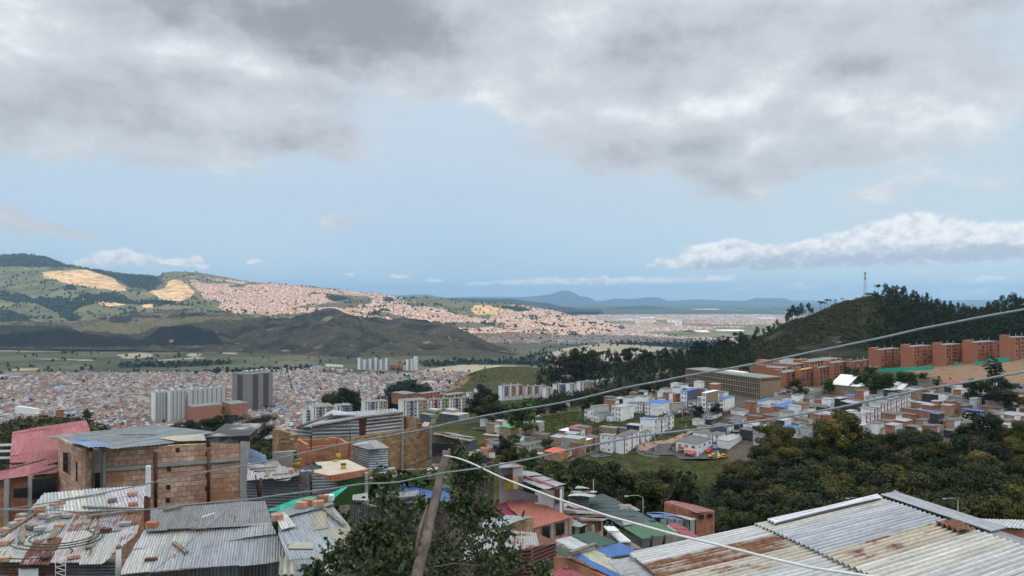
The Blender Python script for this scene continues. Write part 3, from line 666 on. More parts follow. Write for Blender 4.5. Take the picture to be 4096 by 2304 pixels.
def lots(x0, x1, y0, y1, lw, ld, ang, street=7., block=8, cx=0, cy=0):
 """street grid of lots rotated by ang about (cx, cy)"""
 Ls = max(x1 - x0, y1 - y0) * .75
 iu = np.arange(-int(Ls / lw), int(Ls / lw)); iv = np.arange(-int(Ls / ld), int(Ls / ld))
 u = iu * lw + (iu // block) * street; v = iv * ld + (iv // 2) * street
 Uu, Vv = np.meshgrid(u, v); Uu = Uu.ravel(); Vv = Vv.ravel()
 mx_, my_ = (x0 + x1) / 2, (y0 + y1) / 2
 c, s = math.cos(ang), math.sin(ang)
 x = mx_ + Uu * c - Vv * s; y = my_ + Uu * s + Vv * c
 k = (x > x0) & (x < x1) & (y > y0) & (y < y1)
 return x[k], y[k]
def project(x, y, z): return 2048 + x / y * F, 1190 - z / y * F
brick_w = [(.42,.22,.15),(.46,.29,.20),(.36,.18,.13),(.50,.42,.36),(.55,.50,.46),(.30,.26,.24)]
# slope settlement
zs_cache = slopeB
def slope_houses(name, polys, ang, cls, lw, ld, ybox, step_h, pal_w, pal_r, label=None, dens=.93):
 x, y = lots(-4600, 2200, ybox[0], ybox[1], lw, ld, ang)
 dn = vnoise(x / 420, y / 420, 77)
 k = (dn >= cls[0]) & (dn < cls[1]) & (rng.random(len(x)) < dens)
 gaps = fbm(x, y, 500, 4, 55); k &= (gaps < .165)
 x, y = x[k], y[k]
 px0 = 2048 + x / y * F; kk = (px0 > 600) & (px0 < 2650); x, y = x[kk], y[kk]
 z = np.array([(zs_cache.z(a, b) if True else 0) or -999 for a, b in zip(x, y)])
 k = z > -900; x, y, z = x[k], y[k], z[k]
 px, py = project(x, y, z)
 k = np.zeros(len(x), bool)
 for p in polys: k |= inpoly(px + rng.normal(0, 6, len(px)), py + rng.normal(0, 2.5, len(px)), p)
 for w in (woodsB[3], woodsB[4], woodsB[5], woodsB[6], [(1300,1172),(1480,1190),(1490,1215),(1400,1228),(1310,1200)], [(1580,1196),(1650,1190),(1800,1204),(1950,1220),(1850,1222),(1830,1238),(1660,1222)]): k &= ~inpoly(px, py, w)
 x, y, z = x[k], y[k], z[k]; n = len(x)
 return x, y, z, n
allx = []
for ang, cls in ((R(-18), (0, .42)), (R(12), (.42, .56)), (R(38), (.56, 1.01))):
 allx.append(slope_houses('x', urbanB, ang, cls, 9.5, 13, (3900, 8400), 0, None, None, dens=.9)[:3] + (ang,))
X_ = np.concatenate([a[0] for a in allx]); Y_ = np.concatenate([a[1] for a in allx]); Z_ = np.concatenate([a[2] for a in allx]); A_ = np.concatenate([np.full(len(a[0]), a[3]) for a in allx])
n = len(X_)
print('slope houses', n)
o = houses_mesh('hillside_houses', np.stack([X_, Y_, Z_], -1), rng.uniform(7, 10, n), rng.uniform(8, 14, n), rng.uniform(3.5, 9.5, n), A_ + rng.normal(0, .05, n),
 palette(n, [(.48,.26,.18),(.54,.35,.25),(.36,.20,.15),(.68,.62,.56),(.27,.23,.20)], [5, 4, 3, 2.6, 2]), palette(n, [(.50,.31,.24),(.60,.56,.53),(.19,.165,.155),(.50,.25,.17),(.80,.79,.78),(.30,.38,.44),(.30,.55,.50)], [4, 3, 3.6, 3, 1.6, .5,.25]), tilt=rng.uniform(-.6, .6, n))
tag(o, kind='stuff')
# plain settlement
px_ = []
x, y = lots(-600, 3200, 3900, 8200, 15, 17, R(25))
z = np.full(len(x), -250.0); px, py = project(x, y, z)
cm_ = city_mask_far(x, y, z, px, py); k = (cm_ > .5) & (px > 2350) & (px < 3250) & (rng.random(len(x)) < .75); x, y = x[k], y[k]; n = len(x)
z = -252 + 10 * fbm(x, y, 900, 4, 3)
o = houses_mesh('plain_houses', np.stack([x, y, z], -1), rng.uniform(10, 16, n), rng.uniform(11, 18, n), rng.uniform(5, 12, n), np.full(n, R(25)),
 palette(n, [(.30,.18,.14),(.38,.27,.23),(.50,.47,.44)], [3, 3, 2]), palette(n, [(.33,.26,.25),(.46,.45,.46),(.20,.18,.18),(.32,.20,.16),(.80,.80,.82)], [3, 3, 3, 2, .8]), tilt=rng.uniform(-.3, .3, n))
tag(o, kind='stuff')
print('plain houses', n)
# valley town (the nearest houses become things of their own)
x, y = lots(-1500, 700, 1150, 2480, 7.2, 12.5, R(-7), 6.5, 9)
x2, y2 = lots(-1500, 700, 1150, 2480, 7.2, 12.5, R(19), 6.5, 9)
s1 = vnoise(x / 520, y / 520, 9) < .55; s2 = vnoise(x2 / 520, y2 / 520, 9) >= .55
A_ = np.concatenate([np.full(s1.sum(), R(-7)), np.full(s2.sum(), R(19))]); x = np.concatenate([x[s1], x2[s2]]); y = np.concatenate([y[s1], y2[s2]])
px, py = project(x, y, np.full(len(x), -250.))
top_edge = np.interp(px, [0, 130, 350, 940, 1250, 1500, 1700, 1960], [1520, 1508, 1494, 1497, 1475, 1486, 1487, 1500])
k = (py > top_edge) & (px > -400) & (px < 1980) & (rng.random(len(x)) < .94) & (fbm(x, y, 260, 3, 14) < .19) & (py < 1790)
k &= ~((px > 604) & (px < 1000) & (y > 1372) & (y < 1455)) & ~((px > 928) & (px < 1096) & (y > 1548) & (y < 1600)) & ~((px > 1420) & (px < 1680) & (y > 2370))
x, y, A_ = x[k], y[k], A_[k]
z = np.array([max(plain.z(a, b) or -250, gz(a, b)) if b < 1500 else -250. for a, b in zip(x, y)])
px, py = project(x, y, z); n = len(x)
w_ = rng.uniform(6.0, 7.4, n); d_ = rng.uniform(9, 13, n); h_ = rng.choice([3., 5.6, 8.2, 10.6], n, p=[.28, .40, .25, .07]) + rng.uniform(-.4, .4, n)
wl = palette(n, [(.35,.21,.16),(.42,.30,.24),(.28,.17,.13),(.60,.57,.53),(.42,.38,.36),(.25,.40,.52),(.60,.45,.22),(.18,.20,.24)], [5, 4.5, 3, 3, 2, .5, .5, 1])
rf = palette(n, [(.50,.50,.50),(.74,.75,.76),(.34,.21,.16),(.17,.145,.14),(.38,.36,.35),(.17,.33,.56),(.48,.24,.17),(.34,.50,.58),(.10,.30,.22)], [4, 3, 4.5, 4, 4, .8, 2.0, .9, .15])
tl = rng.uniform(-.5, .5, n)
fg_top = np.interp(px, [-100, 40, 60, 370, 380, 860, 1000, 1090, 1190, 1600, 1700], [1850, 1850, 1726, 1680, 1720, 1720, 1720, 1720, 1700, 1560, 1540])
vis = (py - h_ / y * F < fg_top + 4) & (px > 2) & (px < 1700)
order = np.argsort(np.where(vis, y, 1e9))[:300]
is_ind = np.zeros(n, bool); is_ind[order] = True
mass = ~is_ind
def sub(m): return np.stack([x[m], y[m], z[m]], -1), w_[m], d_[m], h_[m], A_[m], wl[m], rf[m]
k2 = mass & (rng.random(n) < .45)
P2 = np.stack([x[k2] + rng.uniform(-1, 1, k2.sum()), y[k2] + rng.uniform(-3, 3, k2.sum()), z[k2] + h_[k2] + 1.2], -1)
o = houses_mesh('town_houses', np.concatenate([np.stack([x[mass], y[mass], z[mass]], -1), P2]), np.concatenate([w_[mass], rng.uniform(3, 5.5, k2.sum())]), np.concatenate([d_[mass], rng.uniform(3, 6, k2.sum())]),
 np.concatenate([h_[mass], rng.uniform(1.0, 2.4, k2.sum())]), np.concatenate([A_[mass], A_[k2]]), np.concatenate([wl[mass], wl[k2]]), np.concatenate([rf[mass], rf[k2][:, ::-1] * .5 + .3]), tilt=np.concatenate([tl[mass], rng.uniform(-.4, .4, k2.sum())]))
tag(o, kind='stuff'); print('town houses', n)
def cname(c, roof=False):
 r, g, b = c
 if b > r * 1.35: return 'blue'
 if g > r * 1.4: return 'green'
 if r > g * 1.35: return 'terracotta' if roof else 'brick'
 m = (r + g + b) / 3
 if r > b * 1.8: return 'ochre'
 return 'white' if m > .66 else 'pale grey' if m > .52 else 'grey' if m > .34 else 'dark'
for j, i in enumerate(order):
 o = houses_mesh('town_house', np.array([[x[i], y[i], z[i]]]) * 1., w_[i:i+1], d_[i:i+1], h_[i:i+1], A_[i:i+1], wl[i:i+1], rf[i:i+1], tilt=tl[i:i+1])
 tag(o, '%s walled town house under a %s roof in the near valley streets' % (cname(wl[i]), cname(rf[i], True)), 'house', '%s walled valley houses under %s roofs' % (cname(wl[i]), cname(rf[i], True)))
# foliage
def leaf_mat(name, c0, c1, c2=None, spec=.25, rough=.55):
 m, T, b = new_mat(name)
 gi = T.n.new('ShaderNodeNewGeometry'); oi = T.n.new('ShaderNodeObjectInfo')
 r = gi.outputs['Random Per Island']
 n = T.noise(gi.outputs['Position'], .18, 3, .6)
 f = T.math('ADD', T.math('MULTIPLY', r, .75), T.math('MULTIPLY', T.mapr(n, .3, .7), .25))
 c = T.mix(f, (*c0, 1), (*c1, 1))
 if c2: c = T.mix(T.mapr(T.math('ADD', T.math('MULTIPLY', r, .3), n), .62, .85, 0, .9), c, (*c2, 1))
 c = T.mix(1., c, T.comb(*[T.math('MULTIPLY_ADD', oi.outputs['Random'], .8, .62)] * 3), 'MULTIPLY')
 T.l.new(c, b.inputs['Base Color']); b.inputs['Roughness'].default_value = rough; b.inputs['Specular IOR Level'].default_value = spec
 tr = T.n.new('ShaderNodeBsdfTranslucent'); T.l.new(T.mix(1., c, (1.1, 1.3, .6, 1), 'MULTIPLY'), tr.inputs[0])
 mx = T.n.new('ShaderNodeMixShader'); mx.inputs[0].default_value = .22
 out = T.n['Material Output']; T.l.new(b.outputs[0], mx.inputs[1]); T.l.new(tr.outputs[0], mx.inputs[2]); T.l.new(mx.outputs[0], out.inputs[0])
 return m
m_euc = leaf_mat('dark_foliage', (.012, .020, .012), (.040, .055, .026), spec=.1)
m_far = leaf_mat('distant_foliage', (.020, .032, .020), (.045, .062, .035), spec=.05)
m_grove = leaf_mat('grove_foliage', (.010, .018, .007), (.042, .056, .019), (.10, .085, .024), spec=.15)
m_yel = leaf_mat('yellowish_foliage', (.034, .042, .010), (.11, .105, .022), (.20, .155, .03), spec=.15)
m_scrub = leaf_mat('scrub_foliage', (.018, .026, .011), (.052, .060, .025), (.085, .078, .04), spec=.1)
m_green = leaf_mat('fresh_foliage', (.020, .040, .010), (.060, .10, .028), spec=.15)
m_bark = pmat('bark', (.13, .10, .075), var=.35, scale=8)
def leaves_np(n, lumps, size, seed=0, flat=0.0, tri=False):
 """n leaf faces spread over the shells of ellipsoid lumps (cx,cy,cz,rx,ry,rz)"""
 r = np.random.default_rng(seed); L = np.array(lumps, float)
 wt = (L[:, 3] * L[:, 4] * L[:, 5]) ** .7; i = r.choice(len(L), n, p=wt / wt.sum())
 d_ = r.normal(size=(n, 3)); d_ /= np.linalg.norm(d_, axis=1)[:, None]
 rad = r.uniform(.25, 1., n) ** .4
 rad *= 1 + .16 * np.sin(d_[:, 0] * 5 + i) * np.cos(d_[:, 1] * 6 + i * 2)
 c = L[i, :3] + d_ * L[i, 3:] * rad[:, None]
 nn = d_ + r.normal(scale=.4, size=(n, 3)); nn[:, 2] += .3; nn /= np.linalg.norm(nn, axis=1)[:, None]
 t = np.cross(nn, r.normal(size=(n, 3))); t /= np.linalg.norm(t, axis=1)[:, None]; b = np.cross(nn, t)
 s = size * r.uniform(.6, 1.35, n)[:, None]
 k = 3 if tri else 4
 if tri: V = np.stack([c - t * s * .8 - b * s * .5, c + t * s * .8 - b * s * .5, c + b * s * .9], 1)
 else: V = np.stack([c - t * s, c - b * s * .62 + nn * s * .12, c + t * s, c + b * s * .62 + nn * s * .12], 1)
 return V          # (n, k, 3)
def np_mesh(name, V, mat, parent=None):
 n, k = V.shape[:2]
 me = bpy.data.meshes.new(name); me.vertices.add(n * k); me.vertices.foreach_set('co', V.astype(np.float32).ravel())
 me.loops.add(n * k); me.loops.foreach_set('vertex_index', np.arange(n * k, dtype=np.int32))
 me.polygons.add(n); me.polygons.foreach_set('loop_start', np.arange(0, n * k, k, dtype=np.int32)); me.polygons.foreach_set('loop_total', np.full(n, k, np.int32))
 me.update(calc_edges=True); me.materials.append(mat)
 if parent == 'mesh': return me
 o = bpy.data.objects.new(name, me); col.objects.link(o)
 if parent is not None: o.parent = parent
 return o
def crown_lumps(kind, h, r, seed):
 q = random.Random(seed); L = []
 if kind == 'round':
  for k in range(24):
   a = q.uniform(0, 6.28); rr = q.uniform(.25, .9) * r; z = h * q.uniform(.34, .9); f = 1 - abs(z / h - .55) * 1.1
   s = r * q.uniform(.20, .34); L.append((math.cos(a) * rr * f, math.sin(a) * rr * f, z, s, s, s * .75))
 elif kind == 'euc':
  for k in range(12):
   a = q.uniform(0, 6.28); z = h * (.38 + .58 * k / 12); f = (1 - k / 15)
   rr = q.uniform(.2, .8) * r * f; s = r * q.uniform(.26, .42) * (.6 + .4 * f); L.append((math.cos(a) * rr, math.sin(a) * rr, z, s, s, s * 1.05))
 elif kind == 'umbrella':
  for k in range(10):
   a = q.uniform(0, 6.28); rr = q.uniform(.1, .85) * r; z = h * q.uniform(.78, .93); s = r * q.uniform(.25, .4); L.append((math.cos(a) * rr, math.sin(a) * rr, z, s, s, s * .5))
 elif kind == 'cone':
  for k in range(12):
   t = k / 11; a = q.uniform(0, 6.28); rr = r * (1 - t) * .5; s = r * (.55 * (1 - t) + .12); L.append((math.cos(a) * rr, math.sin(a) * rr, h * (.15 + .8 * t), s, s, s * .7))
 elif kind == 'shrub':
  for k in range(8):
   a = q.uniform(0, 6.28); rr = q.uniform(.1, .7) * r; s = r * q.uniform(.35, .5); L.append((math.cos(a) * rr, math.sin(a) * rr, h * q.uniform(.3, .7), s, s, h * .3))
 return L
def tree_trunk(h, r0, lumps, seed, top=.7):
 q = random.Random(seed); m = MB(); pts = []; x = y = 0
 for k in range(6):
  t = k / 5; pts.append((x, y, -1 + (h * top + 1) * t)); x += q.uniform(-.04, .04) * h; y += q.uniform(-.04, .04) * h
 m.tube(pts, [r0 * (1 - .7 * k / 5) for k in range(6)], 6)
 for l in lumps[::2]:
  k = min(4, max(1, int(l[2] / h / top * 5 * .7)))
  p = Vector(pts[k]); e = Vector(l[:3]); m.tube([p, p.lerp(e, .5) + Vector((0, 0, .03 * h)), e], [r0 * .35, r0 * .22, r0 * .08], 4)
 return m
def tree_kind(name, kind, h, r, nleaf, size, mat, seed, trunk_r=None):
 """mesh data of one kind of tree: (crown mesh, trunk mesh)"""
 L = crown_lumps(kind, h, r, seed); V = leaves_np(nleaf, L, size, seed)
 cm_ = np_mesh(name + '_crown', V, mat, 'mesh')
 t = tree_trunk(h, trunk_r or h * .02, L, seed, .92 if kind in ('umbrella', 'cone') else .7)
 o = t.build('tmp', m_bark); me = o.data; bpy.data.objects.remove(o); me.name = name + '_trunk'
 return cm_, me, V, h
def plant_tree(name, km, loc, s, rz, label, cat, group=None, parts=True, tilt=0):
 r = bpy.data.objects.new(name, None); col.objects.link(r); r.location = loc; r.rotation_euler = (tilt, 0, rz); r.scale = (s * random.uniform(.9, 1.12), s * random.uniform(.9, 1.12), s)
 tag(r, label, cat, group)
 for nm, me in (('crown', km[0]), ('trunk', km[1])):
  c = bpy.data.objects.new(nm, me); col.objects.link(c); c.parent = r
 return r
def scatter_mass(name, kinds, pts, scales, mat, kind='stuff'):
 """many plants merged in one object"""
 out = []
 for i, (p, s) in enumerate(zip(pts, scales)):
  V = kinds[i % len(kinds)]; a = random.uniform(0, 6.28); c, s_ = math.cos(a), math.sin(a)
  M = np.array([[c, -s_, 0], [s_, c, 0], [0, 0, 1]]) * s
  out.append(V @ M.T + np.array(p))
 o = np_mesh(name, np.concatenate(out), mat); tag(o, kind=kind); return o
farV = [leaves_np(14, [(0, 0, 6, 5, 5, 6)], 4.2, k) for k in range(6)]
def wood_points(T_, n_, polys, y0, y1, xr, seed, extra=None):
 q = np.random.default_rng(seed); y = q.uniform(y0, y1, n_); px0 = q.uniform(xr[0], xr[1], n_); x = (px0 - 2048) / F * y
 z = np.array([T_.z(a, b) or -999 for a, b in zip(x, y)]); k = z > -900; x, y, z = x[k], y[k], z[k]
 px, py = project(x, y, z); k = np.zeros(len(x), bool)
 for p in polys: k |= inpoly(px + q.normal(0, 5, len(px)), py + q.normal(0, 2, len(px)), p)
 for w in (quarry1, quarry2): k &= ~inpoly(px, py, w)
 cl = (fbm(x, y, 180, 3, seed) > .17) & ~inpoly(px, py, quarry1) & ~inpoly(px, py, quarry2)
 if extra is not None: k |= (cl & (q.random(len(x)) < extra)) | ((q.random(len(x)) < .035) & ~inpoly(px, py, quarry1) & ~inpoly(px, py, quarry2))
 return list(zip(x[k], y[k], z[k]))
wp = wood_points(slopeB, 30000, woodsB, 4600, 9100, (-100, 2500), 5, .5)
wp2 = []
for _ in range(420):
 y_ = random.uniform(1300, 2450); p_ = random.uniform(-50, 1900); wp2.append(((p_ - 2048) / F * y_, y_, -250))
scatter_mass('town_trees', farV, wp2, [random.uniform(.35, .9) for _ in wp2], m_far)
scatter_mass('distant_woodland', farV, wp, [random.uniform(.8, 1.9) for _ in wp], m_far)
wp = wood_points(plain, 12000, [[(470,1458),(700,1452),(920,1445),(930,1458),(700,1470),(480,1472)], [(700,1496),(940,1478),(1250,1472),(1260,1486),(950,1500)],[(1680,1450),(1850,1440),(2200,1446),(2200,1462),(1900,1456),(1700,1468)],[(2400,1372),(2700,1365),(2900,1350),(3000,1360),(2800,1400),(2600,1385)],[(2080,1440),(2180,1400),(2230,1420),(2200,1470),(2100,1470)]], 2300, 4600, (-50, 3000), 6, .10)
scatter_mass('valley_trees', farV, wp, [random.uniform(.5, 1.2) for _ in wp], m_far)
wp = wood_points(hillC, 14000, [[(420,1268),(520,1252),(830,1250),(840,1262),(600,1272),(430,1280)],[(420,1288),(500,1280),(560,1290),(480,1296)]], 3300, 5200, (-50, 2100), 16, .35)
scatter_mass('hillside_scrub', farV, wp, [random.uniform(.2, .6) for _ in wp], m_far)
# building materials
def brickmat(name, c1, c2, mortar, bw, bh, ms=.015, rough=.9, var=.5, coords='UV', patches=None, bs=.6):
 m, T, b = new_mat(name)
 uv = T.n.new('ShaderNodeUVMap').outputs[0]
 br = T.n.new('ShaderNodeTexBrick'); T.l.new(uv, br.inputs['Vector'])
 br.inputs['Scale'].default_value = 1; br.inputs['Brick Width'].default_value = bw; br.inputs['Row Height'].default_value = bh
 br.inputs['Mortar Size'].default_value = ms; br.inputs['Mortar Smooth'].default_value = .3; br.inputs['Bias'].default_value = 0
 br.inputs['Color1'].default_value = (*c1, 1); br.inputs['Color2'].default_value = (*c2, 1); br.inputs['Mortar'].default_value = (*mortar, 1)
 g = T.n.new('ShaderNodeNewGeometry').outputs['Position']
 n = T.noise(g, 1.4, 5, .62); n2 = T.noise(g, 9, 4, .6)
 c = T.mix(1., br.outputs[0], T.comb(*[T.mapr(n, .25, .75, 1 - var * .5, 1 + var * .5)] * 3), 'MULTIPLY')
 c = T.mix(1., c, T.comb(*[T.mapr(n2, .25, .75, .85, 1.12)] * 3), 'MULTIPLY')
 if patches: c = T.mix(T.mapr(T.noise(g, .5, 5, .6), .53, .62, 0, .7), c, (*patches, 1))
 T.l.new(c, b.inputs['Base Color']); b.inputs['Roughness'].default_value = rough; b.inputs['Specular IOR Level'].default_value = .2
 bump(T, b, T.math('ADD', T.math('MULTIPLY', br.outputs['Fac'], -1.), T.math('MULTIPLY', n2, .4)), bs, .02)
 return m
M = {}
M['white'] = pmat('white_plaster', (.87, .88, .88), var=.05, scale=.6, c2=(.48, .47, .44), amt2=.35, scale2=.25)
M['cream'] = pmat('cream_plaster', (.55, .50, .42), var=.08, scale=.6, c2=(.40, .36, .30), amt2=.4, scale2=.3)
M['grey'] = pmat('grey_render', (.36, .36, .35), var=.12, scale=.8, c2=(.24, .24, .23), amt2=.5, scale2=.3)
M['pale'] = pmat('pale_render', (.52, .52, .50), var=.10, scale=.8, c2=(.36, .35, .33), amt2=.5, scale2=.3)
M['black'] = pmat('charcoal_render', (.035, .038, .045), var=.2, scale=.6, c2=(.07, .07, .075), amt2=.5, scale2=.3)
M['slate'] = pmat('slate_render', (.085, .10, .13), var=.15, scale=.6)
M['brick'] = brickmat('red_brick', (.38, .155, .09), (.46, .20, .12), (.30, .20, .15), .6, .25, .02, patches=(.26, .11, .07))
M['aptbrick'] = brickmat('apartment_brick', (.36, .14, .085), (.41, .165, .10), (.36, .20, .14), .9, .35, .02, var=.25)
M['tan'] = brickmat('tan_block', (.40, .25, .16), (.46, .31, .20), (.30, .25, .21), .66, .46, .04, patches=(.30, .17, .11), var=.7)
M['brown'] = pmat('brown_cladding', (.26, .175, .105), var=.08, scale=.5, c2=(.20, .13, .08), amt2=.4)
M['beige'] = pmat('beige_cladding', (.30, .215, .135), var=.07, scale=.4)
M['yellow'] = pmat('ochre_render', (.42, .30, .12), var=.12, scale=.7)
M['lime'] = pmat('lime_render', (.40, .40, .06), var=.12, scale=.7)
M['orange'] = pmat('orange_render', (.52, .24, .075), var=.12, scale=.7)
M['teal'] = pmat('teal_sheet', (.02, .38, .28), var=.12, scale=.7)
M['pink'] = pmat('pink_red_sheet', (.50, .085, .09), var=.12, scale=.7)
M['r_grey'] = pmat('fibre_cement_roof', (.17, .17, .165), var=.25, scale=.9, c2=(.10, .10, .095), amt2=.6, scale2=.35, stretch=(1, 1, 1))
M['r_lgrey'] = pmat('zinc_roof', (.42, .43, .44), var=.2, scale=.9, c2=(.26, .24, .22), amt2=.5, scale2=.4, rough=.55)
M['r_white'] = pmat('white_roof', (.78, .79, .80), var=.06, scale=.5, c2=(.55, .55, .54), amt2=.3)
M['r_blue'] = pmat('blue_roof', (.075, .20, .50), var=.15, scale=.7, c2=(.22, .32, .50), amt2=.4)
M['r_red'] = pmat('red_roof', (.50, .105, .095), var=.12, scale=.7, c2=(.38, .10, .09), amt2=.4)
M['r_orange'] = pmat('orange_roof', (.62, .15, .075), var=.10, scale=.7)
M['r_green'] = pmat('green_roof', (.13, .46, .16), var=.10, scale=.7)
M['r_maroon'] = pmat('maroon_roof', (.30, .06, .075), var=.15, scale=.7)
M['r_yellow'] = pmat('yellow_roof', (.55, .33, .05), var=.1, scale=.7)
M['r_slab'] = pmat('grey_green_slab', (.20, .215, .20), var=.18, scale=.5, c2=(.30, .30, .28), amt2=.5)
M['glass'] = pmat('dark_glass', (.03, .036, .045), rough=.15, var=.1)
M['glass2'] = pmat('curtained_glass', (.16, .17, .18), rough=.3, var=.3)
M['frame'] = pmat('window_frame', (.55, .55, .55), var=.05)
M['strip'] = brickmat('brick_strip', (.24, .055, .040), (.28, .07, .045), (.2, .1, .08), .5, .2, .02)
M['metal'] = pmat('galvanised_steel', (.42, .43, .44), rough=.45, metal=.6, var=.15, scale=5)
M['wood'] = pmat('weathered_wood', (.20, .165, .13), var=.35, scale=6, c2=(.11, .09, .07), amt2=.6, scale2=2)
M['concrete'] = pmat('concrete', (.34, .33, .31), var=.15, scale=2, c2=(.22, .21, .20), amt2=.5, scale2=.8)
M['asphalt'] = pmat('asphalt', (.075, .075, .08), var=.15, scale=1, c2=(.12, .11, .10), amt2=.4, scale2=.2)
M['paving'] = pmat('brick_paving', (.33, .20, .16), var=.2, scale=1.5, c2=(.25, .20, .17), amt2=.5, scale2=.3)
M['dirt'] = pmat('bare_earth', (.20, .145, .095), var=.35, scale=1.2, c2=(.12, .085, .06), amt2=.6, scale2=.3, bstr=.8, bdist=.3)
for nm, c in (('c_blue', (.04, .16, .42)), ('c_yellow', (.48, .28, .03)), ('c_red', (.45, .02, .035)), ('c_green', (.05, .30, .04)), ('c_purple', (.10, .05, .32)), ('c_teal', (.02, .34, .32)), ('c_pink', (.50, .26, .20))):
 M[nm] = pmat(nm[2:] + '_paint', c, var=.08)
def win_mesh(near, curtained=False):
 m = MB()
 if near:
  for o, a, b in (((-.5, -.06, -.5), 1, .08), ((-.5, -.06, .42), 1, .08)): m.box(o, (a, 0, 0), (0, .06, 0), (0, 0, b), m=1, bottom=True)
  for x_ in (-.5, -.04, .42): m.box((x_, -.06, -.42), (.08, 0, 0), (0, .06, 0), (0, 0, .84), m=1)
  m.quad([(-.42, -.02, -.42), (.42, -.02, -.42), (.42, -.02, .42), (-.42, -.02, .42)])
 else: m.box((-.5, -.05, -.5), (1, 0, 0), (0, .05, 0), (0, 0, 1), bottom=True)
 o = m.build('tmp', [M['glass2' if curtained else 'glass'], M['frame']]); me = o.data; bpy.data.objects.remove(o); return me
WM = [win_mesh(True), win_mesh(False), win_mesh(False, True), win_mesh(True, True)]
def face_frame(o, e, up=Vector((0, 0, 1))):
 """matrix whose -Y looks out of the face that starts at o and runs along e"""
 e = e.normalized(); n_ = e.cross(up).normalized()      # outward for faces walked counter-clockwise
 return Matrix(((e.x, -n_.x, up.x, 0), (e.y, -n_.y, up.y, 0), (e.z, -n_.z, up.z, 0), (0, 0, 0, 1)))
def put_windows(root, o, e, L, spec, z0, H, near, curtain=.35, cap=100, only_stuff=False):
 """spec: (columns, floors, window width, window height); o start, e unit direction"""
 nc, nf, ww, wh = spec; Rm = face_frame(o, e); out = []; fl = H / nf
 k = 0
 for f in range(nf):
  for c in range(nc):
   p = o + e * (L * (c + .5) / nc) + Vector((0, 0, z0 + fl * (f + .52))); out.append(p)
 random.shuffle(out) if len(out) > cap else None
 for p in out[:cap]:
  me = WM[(0 if random.random() > curtain else 3) if near else (1 if random.random() > curtain else 2)]
  w = bpy.data.objects.new('window', me); col.objects.link(w); w.parent = root
  w.matrix_parent_inverse = PINV[root.name]
  w.matrix_basis = Matrix.Translation(p) @ Rm @ Matrix.Diagonal((ww, 1.5, wh, 1))
 if len(out) > cap:
  m = MB(); nrm = e.cross(Vector((0, 0, 1)))
  for p in out[cap:]:
   q = p - e * ww / 2 - Vector((0, 0, wh / 2)); m.box(q, e * ww, nrm * .06, (0, 0, wh))
  o_ = m.build('windows', M['glass'], root); o_['kind'] = 'stuff'
FP = []
